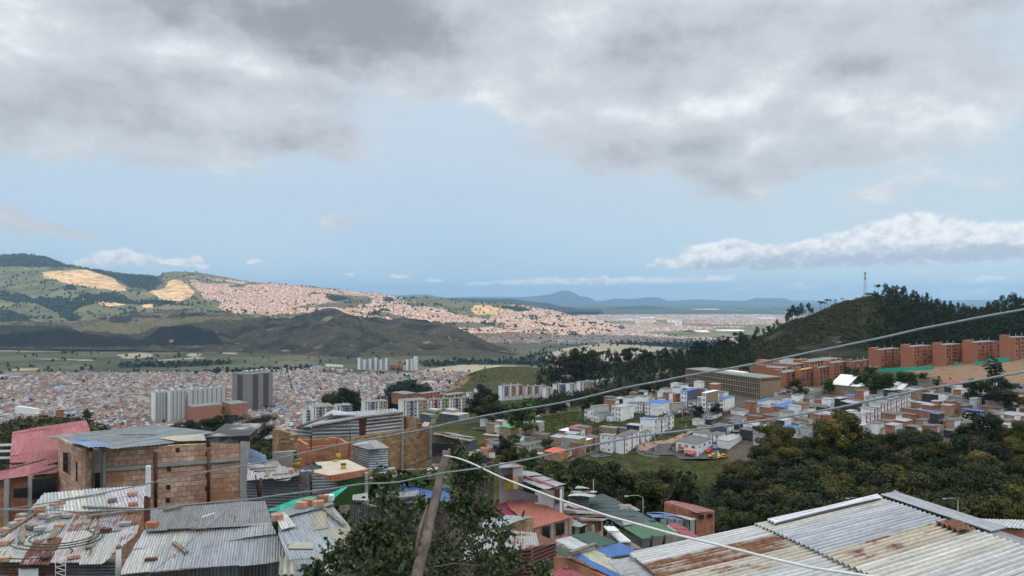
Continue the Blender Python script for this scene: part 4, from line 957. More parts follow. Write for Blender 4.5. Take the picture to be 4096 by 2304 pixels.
def bld(label, px, pyb, pyt, pl, pr, al, wl='white', wr='white', roof='r_grey', winL=None, winR=None, Y=None, name='house', cat='house', group=None,
  slope=0.0, sdir='L', over=.25, stripes=0, parapet=None, door=None, near=None, capw=100, thick=.14, deep=3.0, gy=None):
 al = max(R(al), math.atan((pr - 2048) / F) + R(23))
 if Y is None:
  h = G(px, pyb, 100)
  Y = h.y if h is not None else 300
 C0 = at(px, pyb, Y)
 dl = Vector((-math.cos(al), math.sin(al), 0)); dr = Vector((math.sin(al), math.cos(al), 0))
 ul = (pl - 2048) / F; ur = (pr - 2048) / F
 a = (C0.x - ul * Y) / (math.cos(al) + ul * math.sin(al)); b = (ur * Y - C0.x) / max(.05, (math.sin(al) - ur * math.cos(al)))
 a = min(max(a, 2.2), 80); b = min(max(b, 2.2), 90)
 H = (pyb - pyt) / F * Y; FP.append((C0 + dr * b / 2 + dl * a / 2, max(a, b) * .5 + 1))
 root = thing(name, C0, label, cat, group)
 near = (Y < 420) if near is None else near
 up = Vector((0, 0, 1)); lo = up * -deep
 p = [C0, C0 + dr * b, C0 + dr * b + dl * a, C0 + dl * a]      # ccw seen from above
 hs = [0, 0, 0, 0]
 slope *= .4
 if sdir == 'L': hs = [0, 0, slope * a, slope * a]
 elif sdir == 'R': hs = [0, slope * b, slope * b, 0]
 elif sdir == 'l': hs = [slope * a, slope * a, 0, 0]
 top = [p[i] + up * (H + hs[i]) for i in range(4)]
 m = MB(); mats = [M[wl], M[wr]]
 for i, mi in ((0, 1), (1, 1), (2, 0), (3, 0)):
  j = (i + 1) % 4; L = (p[j] - p[i]).length
  m.quad([p[i] + lo, p[j] + lo, top[j], top[i]], [(0, -deep), (L, -deep), (L, H + hs[j]), (0, H + hs[i])], m=mi)
 m.quad(top, m=0)
 m.build('wall', mats, root)
 cc = sum(top, Vector()) / 4
 rt = []
 for i in range(4):
  e = (p[i] - sum(p, Vector()) / 4); e = (dr * (1 if e.dot(dr) > 0 else -1) + dl * (1 if e.dot(dl) > 0 else -1)) * over
  rt.append(top[i] + e + up * .012)
 m = MB(); rb = [q + up * thick for q in rt]
 m.quad(rt[::-1]); m.quad(rb)
 for i in range(4):
  j = (i + 1) % 4; m.quad([rt[i], rt[j], rb[j], rb[i]])
 if near and roof in ('r_grey', 'r_lgrey', 'r_blue', 'r_red', 'r_green', 'r_orange'):      # sheet laps
  nk = int((rb[1] - rb[0]).length / 1.1)
  for k in range(1, nk):
   t = k / nk; u_ = rb[0].lerp(rb[1], t); v_ = rb[3].lerp(rb[2], t); w_v = (rb[1] - rb[0]).normalized() * .10
   m.quad([u_ + up * .05, u_ + w_v + up * .05, v_ + w_v + up * .05, v_ + up * .05]); m.quad([u_, u_ + up * .05, v_ + up * .05, v_])
   m.quad([u_ + w_v + up * .05, u_ + w_v, v_ + w_v, v_ + w_v + up * .05])
 m.build('roof', M[roof], root)
 if parapet:
  m = MB(); t = .16
  for i in parapet[1]:
   j = (i + 1) % 4; e = (rb[j] - rb[i]); nn = e.cross(up).normalized() * .02
   m.box(rb[i] + nn, e, -nn.normalized() * t, up * .28)
  m.build('parapet', M[parapet[0]], root)
 if winR: put_windows(root, C0, dr, b, winR, 0, H, near, cap=capw)
 if winL: put_windows(root, C0 + dl * a, -dl, a, winL, 0, H, near, cap=capw)
 for s in range(stripes):
  nrm = dr.cross(up)
  q = C0 + dr * (b * ((s + .5) / stripes) - .35) + nrm * .02
  if winR: q = C0 + dr * (b * (s / stripes) + .04) + nrm * .002
  m = MB(); m.box(q, dr * .8, nrm * .10, up * (H - .02)); m.build('brick_strip', M['strip'], root)
 if door:
  q = C0 + (dr * b * door[1] if door[0] == 'R' else dl * a * door[1]); e = dr if door[0] == 'R' else dl; nrm = dr.cross(up) if door[0] == 'R' else (-dl).cross(up)
  m = MB(); m.box(q + nrm * .003, e * 1.0, nrm * .05, up * 2.1); m.build('door', M['glass'], root)
 root['_h'] = H
 return root, C0, a, b, H, dl, dr, top
KA = lambda x, y: (1900 + .3106 * x, 1560 + .3106 * y)
KB = lambda x, y: (2500 + .3106 * x, 1500 + .3106 * y)
KC = lambda x, y: (3200 + .3478 * x, 1480 + .3478 * y)
KD = lambda x, y: (1150 + .3494 * x, 1520 + .3494 * y)
KE = lambda x, y: (2000 + .4278 * x, 980 + .4278 * y)
KU = lambda x, y: (2996 + .4278 * x, 980 + .4278 * y)
KT = lambda x, y: (500 + .2717 * x, 1400 + .2717 * y)
KS = lambda x, y: (1000 + .4278 * x, 980 + .4278 * y)
def Z(K, x, yb, yt, l, r, al, label, **kw):
 px, pb = K(x, yb); pt = K(x, yt)[1]
 return bld(label, px, pb, pt, K(l, 0)[0], K(r, 0)[0], al, **kw)
w22 = (2, 2, .9, 1.3); w32 = (3, 2, .9, 1.3); w23 = (2, 3, .9, 1.3); w33 = (3, 3, .9, 1.2); w12 = (1, 2, 1, 1.3); w13 = (1, 3, 1, 1.3); w21 = (2, 1, 1, 1.1); w11 = (1, 1, 1, 1.1)
mid = 'houses of the hillside streets'
# cluster left of the round retaining wall
Z(KA,178,468,375,65,215,30,'white cottage with dark painted marks at the left end of the ochre terrace', winR=w21, group=mid, slope=.1)
Z(KA,300,482,380,210,405,35,'brick terrace house between the white cottage and the ochre houses', wl='brick', wr='yellow', winR=w22, group=mid, slope=.08)
Z(KA,415,442,352,400,500,35,'ochre terrace house in the middle of the row behind the green roof', wl='yellow', wr='yellow', winR=w22, group=mid, slope=.08)
Z(KA,505,422,332,495,600,35,'ochre terrace house at the right end of its row by the rough grass', wl='yellow', wr='yellow', winR=w21, group=mid, slope=.08)
Z(KA,415,330,278,150,432,20,'long unfinished grey block behind the ochre terrace', wl='grey', wr='grey', winL=(6,1,.9,1.1), roof='r_slab', group=mid)
Z(KA,462,668,490,318,568,38,'tall block house with a bright green roof and orange front', wl='tan', wr='orange', roof='r_green', winL=(3,3,.9,1.0), winR=(2,3,1.3,1.1), slope=.05, group=mid)
Z(KA,318,662,600,108,330,25,'low brick shed under zinc sheets left of the green roofed house', wl='brick', wr='tan', roof='r_lgrey', group=mid, slope=.05)
Z(KA,205,738,665,130,295,40,'small brick house with a grey roof below the zinc shed', wl='brick', wr='brick', winR=w21, group=mid, slope=.1)
Z(KA,190,800,770,70,205,20,'low lean-to with a bright orange red roof by the dark trees', wl='brick', wr='brick', roof='r_orange', group=mid, slope=.2)
Z(KA,655,818,725,510,765,38,'grey roofed house with brick side and pale front beside the round tree', wl='brick', wr='pale', winR=w22, winL=w11, group=mid, slope=.12)
Z(KA,775,762,690,700,870,38,'pale two storey house with a light grey roof behind the brick house', wl='pale', wr='pale', roof='r_grey', winR=(3,2,.8,1), group=mid, slope=.08)
Z(KA,700,690,652,615,850,30,'low house under a bluish zinc roof above the pale house', wl='brick', wr='brick', roof='r_lgrey', group=mid)
Z(KA,900,655,590,715,975,28,'wide tan block house with a dark roof at the foot of the grass slope', wl='tan', wr='tan', roof='r_grey', winR=w11, group=mid)
Z(KA,1405,592,505,1215,1505,35,'brick hall with a rounded red roof and white stripe', wl='brick', wr='grey', roof='r_red', group=mid, slope=.08)
Z(KA,1210,605,538,1080,1310,35,'brick house under a clean white roof left of the red roofed hall', wl='brick', wr='brick', roof='r_white', winR=w11, group=mid, slope=.04)
Z(KA,1100,685,600,990,1180,35,'rough block house below the white roof', wl='tan', wr='tan', roof='r_grey', winR=w21, group=mid)
Z(KA,1540,735,620,1415,1605,40,'brick house with a broad grey roof behind the lime green front', wl='brick', wr='brick', winR=w22, group=mid, slope=.1)
Z(KA,1432,765,650,1360,1530,42,'orange brick house under a white roof joined to the lime green house', wl='brick', wr='orange', roof='r_white', winR=w22, group=mid, slope=.06)
Z(KA,1330,848,640,1105,1428,38,'three storey house with a lime green front and rough grey side', wl='grey', wr='lime', roof='r_lgrey', winR=(2,3,1.2,1.2), winL=w11, door=('R', .45), group=mid)
Z(KA,1000,735,695,880,1110,25,'low house with a teal wall and maroon roof', wl='teal', wr='teal', roof='r_maroon', group=mid, slope=.15)
Z(KA,880,825,762,780,1000,30,'tan block house with a dark roof behind the orange corner house', wl='tan', wr='tan', group=mid)
Z(KA,1200,865,790,1000,1310,32,'grey roofed brick house with a white ground floor on the street corner', wl='brick', wr='white', winR=(3,1,.9,1.1), group=mid, slope=.05)
Z(KA,1090,928,825,890,1208,32,'corner house with orange front and bright orange red roof', wl='tan', wr='orange', roof='r_orange', winR=w12, door=('R', .5), group=mid, slope=.12)
Z(KA,860,885,832,680,895,25,'low brick house under pale zinc sheets left of the orange corner house', wl='tan', wr='brick', roof='r_lgrey', group=mid)
Z(KA,1810,572,498,1600,1850,28,'roofless rough block house above the big white house', wl='tan', wr='tan', roof='r_slab', winL=w21, group=mid)
Z(KA,1940,565,500,1850,1965,30,'block house with a small blue roof behind the big white house', wl='tan', wr='tan', roof='r_blue', group=mid)
Z(KA,2118,645,465,1950,2168,32,'house with a black side wall and raw block top storey', wl='black', wr='white', roof='r_lgrey', winR=w13, group=mid)
Z(KA,2190,700,560,2168,2270,34,'white fronted house with a grey roof right of the black side wall', wl='white', wr='white', winR=w22, stripes=1, group=mid, slope=.12)
Z(KA,1765,815,592,1608,1802,28,'big blank white house nearest the playground, left half with roof terrace', winL=(2,3,.6,.8), roof='r_slab', group=mid, capw=3, parapet=('white', (0, 3)))
Z(KA,1918,830,608,1806,2110,32,'big white house nearest the playground, right half with brick strip', winR=(3,3,1,1.4), stripes=2, group=mid, slope=.12)
Z(KA,2300,602,385,2125,2345,28,'tall white house with a blue roof terrace above the curved street', roof='r_blue', winR=w13, group=mid, parapet=('white', (0, 3)))
Z(KA,2395,585,385,2350,2460,38,'narrow white house with brick strips right of the blue roof terrace', winR=w23, stripes=1, group=mid, slope=.14)
Z(KA,2490,530,345,2465,2556,38,'white house with brick strip at the end of the short row', winR=w23, stripes=1, group=mid, slope=.14)
Z(KA,1450,388,262,1407,1520,55,'small white house at the left end of the isolated white cluster', winL=w22, group=mid, slope=.1)
Z(KA,1525,402,215,1500,1720,55,'tall off white house standing over the isolated white cluster', winL=w13, wr='pale', winR=w11, roof='r_slab', group=mid)
Z(KA,1590,418,300,1530,1760,55,'white house with a plain pale side wall in front of the isolated cluster', winL=w22, wr='pale', group=mid, slope=.1)
Z(KA,1880,410,228,1760,2040,42,'tall white house with a blank wall at the right of the isolated cluster', winL=(3,3,.8,1.2), roof='r_lgrey', group=mid, parapet=('white', (0, 3)))
Z(KA,1760,410,335,1690,1800,42,'low white annex between the two tall white houses', group=mid)
Z(KA,1870,198,130,1805,1970,50,'white row house with a dark roof at the far left of the upper row', winL=w21, stripes=1, group=mid)
Z(KA,2005,202,146,1962,2165,50,'upper row house with a black side wall behind the isolated cluster', winL=w11, wr='black', group=mid)
Z(KA,2030,135,92,1965,2075,40,'small pale house behind the upper row', wl='pale', wr='pale', group=mid)
Z(KA,2160,138,50,2080,2238,40,'white L shaped house below the long brown building', winL=w12, group=mid, roof='r_slab')
Z(KA,2150,305,165,2085,2192,50,'row house with maroon strip left of the blue roofed white house', winL=w23, wr='pale', stripes=1, group=mid)
Z(KA,2350,325,185,2185,2520,42,'large white house under a blue roof above the car park', roof='r_blue', winL=(4,3,.9,1.2), stripes=0, group=mid, slope=.05)
Z(KA,1193,255,180,1168,1222,35,'small grey ruin standing among the trees', wl='grey', wr='pale', winL=w11, roof='r_slab', group=mid)
# centre
Z(KB,640,372,335,560,705,45,'low house with a red roof behind the blue roofed white house', roof='r_red', group=mid, slope=.1)
Z(KB,600,472,372,560,750,60,'plain beige block beside the parked cars', wl='cream', wr='cream', roof='r_slab', group=mid)
Z(KB,500,338,300,330,670,40,'low white hall under a wide curved grey roof', group=mid, slope=.02)
Z(KB,800,442,215,712,945,38,'tall narrow house with a charcoal side wall and blue roof', wr='slate', roof='r_blue', winL=(2,4,.8,1.1), group=mid)
Z(KB,1045,472,235,995,1195,42,'tall narrow house with a brown grey side wall and white trim', wr='beige', roof='r_white', winL=(1,4,1,1.2), group=mid)
Z(KB,880,445,348,805,945,30,'white row house with brick strips between the two tall houses', winL=w32, stripes=1, group=mid, slope=.15)
Z(KB,985,402,290,940,1000,30,'slim white house with a light roof between the two tall houses', winL=w12, roof='r_white', group=mid)
Z(KB,1130,478,362,1050,1190,35,'white row house with a dark roof right of the brown sided tower house', winL=w22, group=mid, slope=.1)
Z(KB,1265,464,312,1210,1405,40,'white house with a bright blue roof beside the utility pole', roof='r_blue', winL=w23, group=mid, slope=.05)
Z(KB,1130,590,520,1015,1245,40,'small white corner house with a dark roof above the grass bank', winL=w21, winR=w11, group=mid, slope=.05)
Z(KB,1300,525,470,1248,1352,35,'market stall with a red roof beside the white wall', wl='slate', wr='slate', roof='r_red', group=mid, slope=.1, name='stall', cat='stall')
Z(KB,1520,528,462,1352,1600,30,'low white house with a flat front below the brown building', winR=w11, group=mid)
Z(KB,1600,445,398,1500,1680,35,'flat beige house under a grey roof near the black hoarding', wl='beige', wr='beige', group=mid)
Z(KB,1745,445,345,1685,1870,40,'white house with a slanting blue roof edge', roof='r_blue', winL=w21, group=mid, slope=.02, sdir='R')
Z(KB,1850,565,425,1730,1910,32,'unfinished brick house with jagged top and bare columns', wl='brick', wr='brick', roof='r_slab', group=mid)
Z(KB,2050,525,420,1868,2270,38,'large brick house with blue tarpaulin roof and striped white front', wl='brick', roof='r_blue', winR=(4,2,1,1.3), stripes=2, group=mid)
Z(KB,1950,628,540,1765,2085,38,'brick house with grey roof and white barred front', wl='brick', winR=w32, stripes=1, group=mid, slope=.1)
Z(KB,1760,612,545,1570,1800,28,'square brick house under a grey roof left of the barred front', wl='brick', wr='brick', group=mid, slope=.04)
Z(KB,1440,655,590,1300,1560,35,'brick sided house with a small blue framed window', wl='brick', winR=w21, group=mid, slope=.15)
Z(KB,1090,745,665,925,1115,25,'beige house under a dark roof at the top of the paved path', wl='cream', wr='cream', roof='r_grey', group=mid)
Z(KB,1300,795,680,1110,1395,35,'dark sided house with a white front and one brick strip', wl='slate', winR=w23, stripes=1, group=mid, slope=.12)
Z(KB,1060,855,760,870,1112,25,'white house with small windows just behind the shop', winL=w11, group=mid, slope=.03)
Z(KB,1210,870,778,1090,1290,32,'white house with a stepped front right of the blank white house', winL=w22, group=mid, slope=.12)
Z(KB,1440,795,735,1350,1475,28,'low black walled yard between grey roofs', wl='black', wr='black', group=mid)
Z(KB,1640,855,725,1470,1722,32,'house with a large black side wall nearest the yellow tree', wl='black', winR=w22, stripes=1, group=mid, slope=.12)
Z(KB,1750,728,680,1665,1855,35,'low white house with a broad grey roof left of the yellow tree', group=mid, slope=.1)
Z(KB,1340,955,855,1175,1620,30,'long low white house beside the parked blue car', roof='r_lgrey', group=mid, slope=.04)
Z(KB,2180,855,690,2010,2250,32,'slate sided house with a white balcony and blue white roof', wl='slate', roof='r_blue', winR=w22, group=mid)
Z(KB,2330,735,650,2150,2405,32,'brick house with a dark roof behind the balcony house', wl='brick', winR=w22, group=mid, slope=.1)
Z(KB,2400,690,592,2215,2458,28,'tan block house with a rusty roof left of the black wall', wl='tan', wr='tan', winR=w12, group=mid, slope=.1)
Z(KB,2500,640,530,2345,2600,32,'row house with black side wall and white striped front', wl='black', winR=w32, stripes=2, group=mid, slope=.1)
Z(KB,2460,485,400,2290,2530,28,'house with a stained pale plaster side and blue water tank', wl='pale', winR=w11, roof='r_grey', group=mid)
Z(KB,2175,405,345,1812,2430,30,'long white building in front of the warehouse', roof='r_grey', winR=w11, group=mid, slope=.03)
Z(KB,1600,450,420,1455,1650,20,'low brick annex under the flat beige house', wl='brick', wr='brick', group=mid)
# white stepped row on the right
row = [(760,705,520,690,838),(852,628,455,690,918),(927,588,402,790,996),(1002,565,368,880,1070),(1072,530,342,965,1130),(1132,490,316,1030,1187),(1190,465,292,1100,1252)]
ords = ['nearest', 'second', 'third', 'fourth', 'fifth', 'sixth', 'farthest']
for (x_, yb, yt, l, r), o_ in zip(row, ords):
 Z(KC,x_,yb,yt,l,r,36,'%s house of the white stepped row with maroon brick strips' % o_, winR=w33, stripes=2, group='white stepped row of striped houses', slope=.02, parapet=('white', (3,)))
Z(KC,460,562,505,350,490,28,'small white house half hidden by the yellow tree', roof='r_grey', group=mid)
Z(KC,475,445,372,332,606,34,'row house with charcoal side wall in the middle of the upper right streets', wl='black', winR=w32, stripes=2, group=mid, slope=.08)
Z(KC,320,448,360,160,342,28,'brick house left of the charcoal side wall', wl='brick', wr='brick', group=mid)
Z(KC,560,395,332,400,612,34,'row house under a maroon patched roof', wl='pale', winR=w32, stripes=1, roof='r_maroon', group=mid, slope=.05)
Z(KC,640,362,306,500,706,34,'row house with a long blue roof below the school', wl='pale', winR=w32, stripes=1, roof='r_blue', group=mid, slope=.05)
Z(KC,700,440,385,525,800,30,'white house with a grey roof tucked behind the stepped row', roof='r_grey', group=mid, slope=.03)
Z(KC,900,372,330,690,1000,28,'wide grey roofed house above the stepped row', wl='pale', roof='r_lgrey', group=mid, slope=.05)
Z(KC,1600,400,290,1397,1640,28,'big black box wall house in the brick quarter', wl='black', wr='grey', roof='r_slab', group=mid)
Z(KC,1500,445,398,1270,1545,30,'tan house with white roof edge below the black box', wl='tan', wr='white', roof='r_lgrey', group=mid, slope=.05)
Z(KC,1355,565,465,1145,1378,28,'brick house with bare party wall left of the blue edged roof', wl='brick', wr='brick', group=mid, slope=.05)
Z(KC,1310,605,520,1070,1346,30,'low brick house with a curved grey roof and one window', wl='brick', wr='brick', winR=w11, group=mid, slope=.02)
Z(KC,1625,615,500,1366,1662,28,'large brick house with a blue edged roof', wl='brick', wr='brick', roof='r_blue', group=mid)
Z(KC,1220,628,572,965,1272,28,'grey roofed brick house just above the grove', wl='brick', wr='grey', winR=w11, group=mid, slope=.05)
Z(KC,1050,710,600,900,1100,32,'patched brick house partly behind the trees', wl='tan', wr='brick', group=mid, slope=.05)
Z(KC,1950,460,400,1640,2062,26,'brick house with a long grey roof and striped end wall', wl='brick', winR=w22, stripes=1, group=mid, slope=.08)
Z(KC,2065,435,352,1700,2132,26,'long roofed house with a white striped end wall', wl='grey', winR=w22, stripes=1, group=mid, slope=.08)
Z(KC,2180,378,300,1820,2242,26,'dark sided house with a white end wall near the poles', wl='slate', winR=w22, group=mid, slope=.02)
Z(KC,1745,212,152,1545,1872,22,'pink roofed gallery house with white windows on the earth slope', wl='pink', wr='brick', roof='r_red', winL=(6,1,1,1.4), group=mid)
Z(KC,2550,425,262,2300,2620,28,'tall plain brick house at the right edge of the photo', wl='brick', wr='brick', group=mid)
Z(KC,2440,485,388,2120,2482,26,'weathered brick house with a white doorway', wl='tan', winR=w11, roof='r_lgrey', group=mid)
Z(KC,2310,510,442,2055,2372,26,'red brick house with a white arched opening', wl='brick', winR=w11, roof='r_grey', group=mid)
Z(KC,2090,538,478,1850,2116,24,'terrace room with blue glazed wall and blue roof', wl='r_blue', wr='r_blue', roof='r_blue', winL=(4,1,1.8,1.4), group=mid)
Z(KC,2080,580,532,1830,2112,24,'tan block house below the blue terrace room', wl='tan', wr='tan', roof='r_grey', group=mid)
Z(KC,1990,640,588,1755,2072,26,'brick house with a white patch on its grey roof', wl='brick', wr='brick', group=mid, slope=.03)
Z(KC,1740,650,592,1550,1832,30,'grey hipped roof house among the brick houses', wl='grey', wr='pale', group=mid, slope=.1)
Z(KC,1885,712,620,1630,1950,26,'dark weathered brick house above the grove', wl='brick', wr='brick', group=mid, slope=.03)
Z(KC,1570,728,655,1480,1642,34,'small white house with one window at the edge of the grove', winR=w11, group=mid, slope=.05)
Z(KC,2500,598,540,2230,2660,24,'long house with patched pale roofs above the right trees', wl='brick', wr='brick', roof='r_lgrey', group=mid, slope=.03)
Z(KC,2570,505,450,2430,2660,26,'tan block house near the right edge under a grey roof', wl='tan', wr='tan', group=mid)
Z(KC,2560,236,192,2410,2680,24,'dark roofed shed at the right edge below the earth slope', wl='black', wr='grey', group=mid)
Z(KC,2080,250,208,1880,2132,26,'low house with a pale ridge in front of the pink gallery', wl='brick', wr='brick', roof='r_grey', group=mid)
# shop on the square
rt, C0, a, b, H, dl, dr, top = Z(KB,925,1065,895,655,1115,26,'white two storey shop with an orange sign on the asphalt square', winL=(3,2,1.5,1.1), winR=(3,2,1.3,1.0), group=None, slope=.1, name='shop', cat='shop', capw=4)
nr = (-dl).cross(Vector((0, 0, 1)))
m = MB(); q = C0 + dl * a * .62 + nr * .02 + Vector((0, 0, H * .48)); m.box(q, dl * 2.6, nr * .12, (0, 0, 1.0), bottom=True); m.build('shop_sign', pmat('sign_orange', (.70, .10, .03), var=.5, scale=2.5), rt)
for k in (.45, .62, .78):
 m = MB(); m.box(C0 + dl * a * k + nr * .003, dl * 1.4, nr * .05, (0, 0, 2.3)); m.build('door', M['glass'], rt)
aw = thing('awning', C0 + dl * a * .15 + nr * 3, 'small red pitched awning on posts in front of the white shop', 'awning')
m = MB(); q = C0 + dl * a * .02 + nr * .2 + Vector((0, 0, 2.7)); m.quad([q, q + dl * 4.4, q + dl * 4.4 + nr * 2.6 - Vector((0, 0, .8)), q + nr * 2.6 - Vector((0, 0, .8))]); m.quad([q - Vector((0,0,.08)), q + dl * 4.4 - Vector((0,0,.08)), q + dl * 4.4 + nr * 2.6 - Vector((0, 0, .88)), q + nr * 2.6 - Vector((0, 0, .88))][::-1]); m.build('roof', M['r_red'], aw)
for k in (0.1, 4.3):
 m = MB(); m.tube([q + dl * k + nr * 2.5 - Vector((0, 0, 3.4)), q + dl * k + nr * 2.5 - Vector((0, 0, .85))], .07); m.build('post', M['metal'], aw)
# long brown building with the lattice front
rt, C0, a, b, H, dl, dr, top = bld('long brown four storey building with a concrete lattice front', 3043, 1600, 1513, 2745, 3121, 62, 'brown', 'beige', 'r_slab', name='building', cat='building', Y=392, over=.3)
nr = (-dl).cross(Vector((0, 0, 1)))
m = MB(); m.box(C0 + dl * .1 + nr * .02 + Vector((0, 0, .2)), dl * (a - .2), nr * .05, (0, 0, H - .6)); m.build('glazing', M['glass'], rt)
m = MB(); nf = 46
for k in range(nf + 1): m.box(C0 + dl * (a * k / nf) + nr * .1, dl * .42, nr * .28, (0, 0, H - .2))
for k in range(5): m.box(C0 + nr * .08 + Vector((0, 0, (H - .5) * k / 4)), dl * a, nr * .5, (0, 0, .5), bottom=True)
for k in range(1, 9): m.box(C0 + nr * .3 + Vector((0, 0, (H - .5) * k / 8 + .1)), dl * a, nr * .25, (0, 0, .12), bottom=True)
m.build('lattice', pmat('lattice_concrete', (.29, .23, .165), var=.06), rt)
m = MB(); m.box(C0 + dr * .5 + dr.cross(Vector((0,0,1))) * .01 + Vector((0, 0, H - 1.9)), dr * (b - 1), dr.cross(Vector((0,0,1))) * .08, (0, 0, 1.3), bottom=True); m.build('top_band', pmat('brown_band', (.16, .075, .045), var=.1), rt)
m = MB(); q = top[0] + (top[2] - top[0]) * .3 + Vector((0, 0, .2)); m.box(q, dl * 14, dr * 5, (0, 0, 1.1)); m.build('roof_deck', M['r_white'], rt)
m = MB(); q = top[0] + (top[2] - top[0]) * .5 + Vector((0, 0, .2)); m.box(q + dr * 3, dl * 4, dr * 3, (0, 0, 2.4)); m.build('roof_room', M['brown'], rt)
bld('low flat brown wing with a dark glazed strip', *KB(330, 0)[:1], KB(0, 282)[1], KB(0, 205)[1], KB(282, 0)[0], KB(860, 0)[0], 66, 'brown', 'brown', 'r_slab', winR=(9,1,2.2,1.6), name='building', cat='building', group=None)
rt, C0, a, b, H, dl, dr, top = Z(KB,2290,318,262,1860,2640,34,'white fronted warehouse with a wide grey roof and skylights', wl='white', wr='grey', roof='r_grey', name='warehouse', cat='warehouse', slope=.05)
for k in range(8):
 t = .12 + .1 * (k // 2) * 2; u_ = .3 + .35 * (k % 2)
 q = top[0] + (top[1] - top[0]) * t + (top[3] - top[0]) * u_ + Vector((0, 0, .17))
 m = MB(); m.box(q, dr * .9, dl * 2.6, (0, 0, .12)); m.build('skylight', M['r_white'], rt)
nr = (-dl).cross(Vector((0, 0, 1)))
m = MB(); m.box(C0 + dl * a * .15 + nr * .003 + Vector((0, 0, H * .55)), dl * a * .62, nr * .06, (0, 0, .8), bottom=True); m.build('name_band', M['r_maroon'], rt)
m = MB(); m.box(C0 + dl * a * .5 + nr * .07 + Vector((0, 0, H * .42)), dl * 2.4, nr * .06, (0, 0, 2.1), bottom=True); m.build('emblem', M['r_maroon'], rt)
def gable(root, o, e, f, L, W, h0, h1, mat, name='roof'):
 m = MB(); u = Vector((0, 0, 1)); t = u * .15
 A_ = [o + u * h0, o + e * L + u * h0, o + e * L + f * W + u * h1, o + f * W + u * h1]
 m.quad(A_); m.quad([q - t for q in A_][::-1])
 for i in range(4): m.quad([A_[i] - t, A_[(i + 1) % 4] - t, A_[(i + 1) % 4], A_[i]])
 return m.build(name, M[mat], root)
rt, C0, a, b, H, dl, dr, top = Z(KC,750,308,208,250,1010,14,'brick school building with white pitched roofs behind the stepped row', wl='brown', wr='brown', roof='r_slab', name='school', cat='school', winL=(8,2,2.0,.9))
M['school'] = M['brick']
gable(rt, top[0] + dl * a * .38 + Vector((0, 0, .2)), dl, dr, a * .42, 12, .2, 5.0, 'r_white')
gable(rt, top[0] + dr * 1 + Vector((0, 0, .2)), dl, dr, a * .36, 10, .15, 1.6, 'r_white')
rt2, C0, a, b, H, dl, dr, top = Z(KC,1180,290,232,1000,1330,26,'brick school wing with folded white roofs right of the main school block', wl='brown', wr='brown', roof='r_white', name='school_wing', cat='school')
gable(rt2, top[0] + dl * a * .55 + Vector((0, 0, .2)), dl, dr, a * .4, 10, .2, 3.2, 'r_white')
gable(rt2, top[0] + dl * a * .05 + Vector((0, 0, .2)), dl, dr, a * .42, 8, .15, 2.6, 'r_white')
Z(KC,1400,295,262,1300,1545,24,'low hall with a single white pitched roof beside the black box house', wl='brown', wr='brown', roof='r_white', name='school_hall', cat='school', slope=.22)
# red brick apartment blocks
apt = 'red brick apartment blocks below the wooded hill'
def apt_block(K, x, yb, yt, l, r, label, al=40, nf=6, mods=3, roofm='r_slab', yl=None, group=apt, kw=None):
 rt, C0, a, b, H, dl, dr, top = Z(K, x, yb, yt, l, r, al, label, wl='aptbrick', wr='aptbrick', roof=roofm, name='apartment_block', cat='apartment block', group=group, winR=(mods * 3, nf, 1.5, 1.3), over=.15, near=False, **(kw or {}))
 nr = dr.cross(Vector((0, 0, 1)))
 m = MB()      # stair shafts stand proud, with a parapet that rises above the roof
 for k in range(mods + 1):
  m = MB(); m.box(C0 + dr * (b * k / mods - (.9 if k else 0)) + nr * .012 - Vector((0, 0, 2)), dr * .9, nr * .7, (0, 0, H + 2.3)); m.build('pier', M['aptbrick'], rt)
 m = MB(); m.box(top[3] - dl * a * .45 - dr * .1 + Vector((0, 0, .16)), dl * a * .45, dr * b * .22, (0, 0, 1.3)); m.build('roof_parapet', M['aptbrick'], rt)
 for k in range(mods):
  m = MB(); q = top[0] + dr * b * (k + .5) / mods + dl * a * .5; m.tube([q, q + Vector((0, 0, 2.2))], .16); m.build('vent_pipe', M['metal'], rt)
 return rt
for (x_, yb, yt, l, r, lb) in [(1215,1152,985,1112,1412,'first from the left of the tall apartment blocks above the teal netting'),(1525,1148,955,1412,1708,'second from the left of the tall apartment blocks above the teal netting'),(1830,1132,938,1712,1985,'third from the left of the tall apartment blocks above the teal netting'),(2120,1108,915,1990,2335,'fourth tall apartment block standing behind the earth mound'),(2475,1085,868,2337,2640,'tallest apartment block at the right edge of the photo')]:
 apt_block(KU, x_, yb, yt, l, r, lb)
apt_block(KU,300,1215,1155,0,425,'apartment block showing only its top behind the yellow roofed block', mods=4, nf=3, kw={})
apt_block(KU,430,1190,1120,60,690,'apartment block at the back of the lower rows, left', mods=4, nf=3)
apt_block(KU,560,1160,1098,412,860,'apartment block at the back of the lower rows, right', mods=4, nf=3)
apt_block(KU,940,1255,1098,915,1112,'apartment block directly left of the tall blocks, by the small tree')
apt_block(KU,780,1282,1108,690,918,'apartment block with parapet left of the small tree')
apt_block(KU,650,1316,1152,590,742,'apartment block right of the yellow roof')
apt_block(KU,480,1338,1172,425,610,'apartment block with a yellow roof panel', roofm='r_yellow')
apt_block(KU,330,1356,1198,225,472,'nearest apartment block beside the brown lattice building')
Z(KU,1130,1215,1152,985,1210,32,'small brick house with a grey roof between apartment blocks', wl='brick', wr='brick', winR=w11, group=mid, slope=.08)
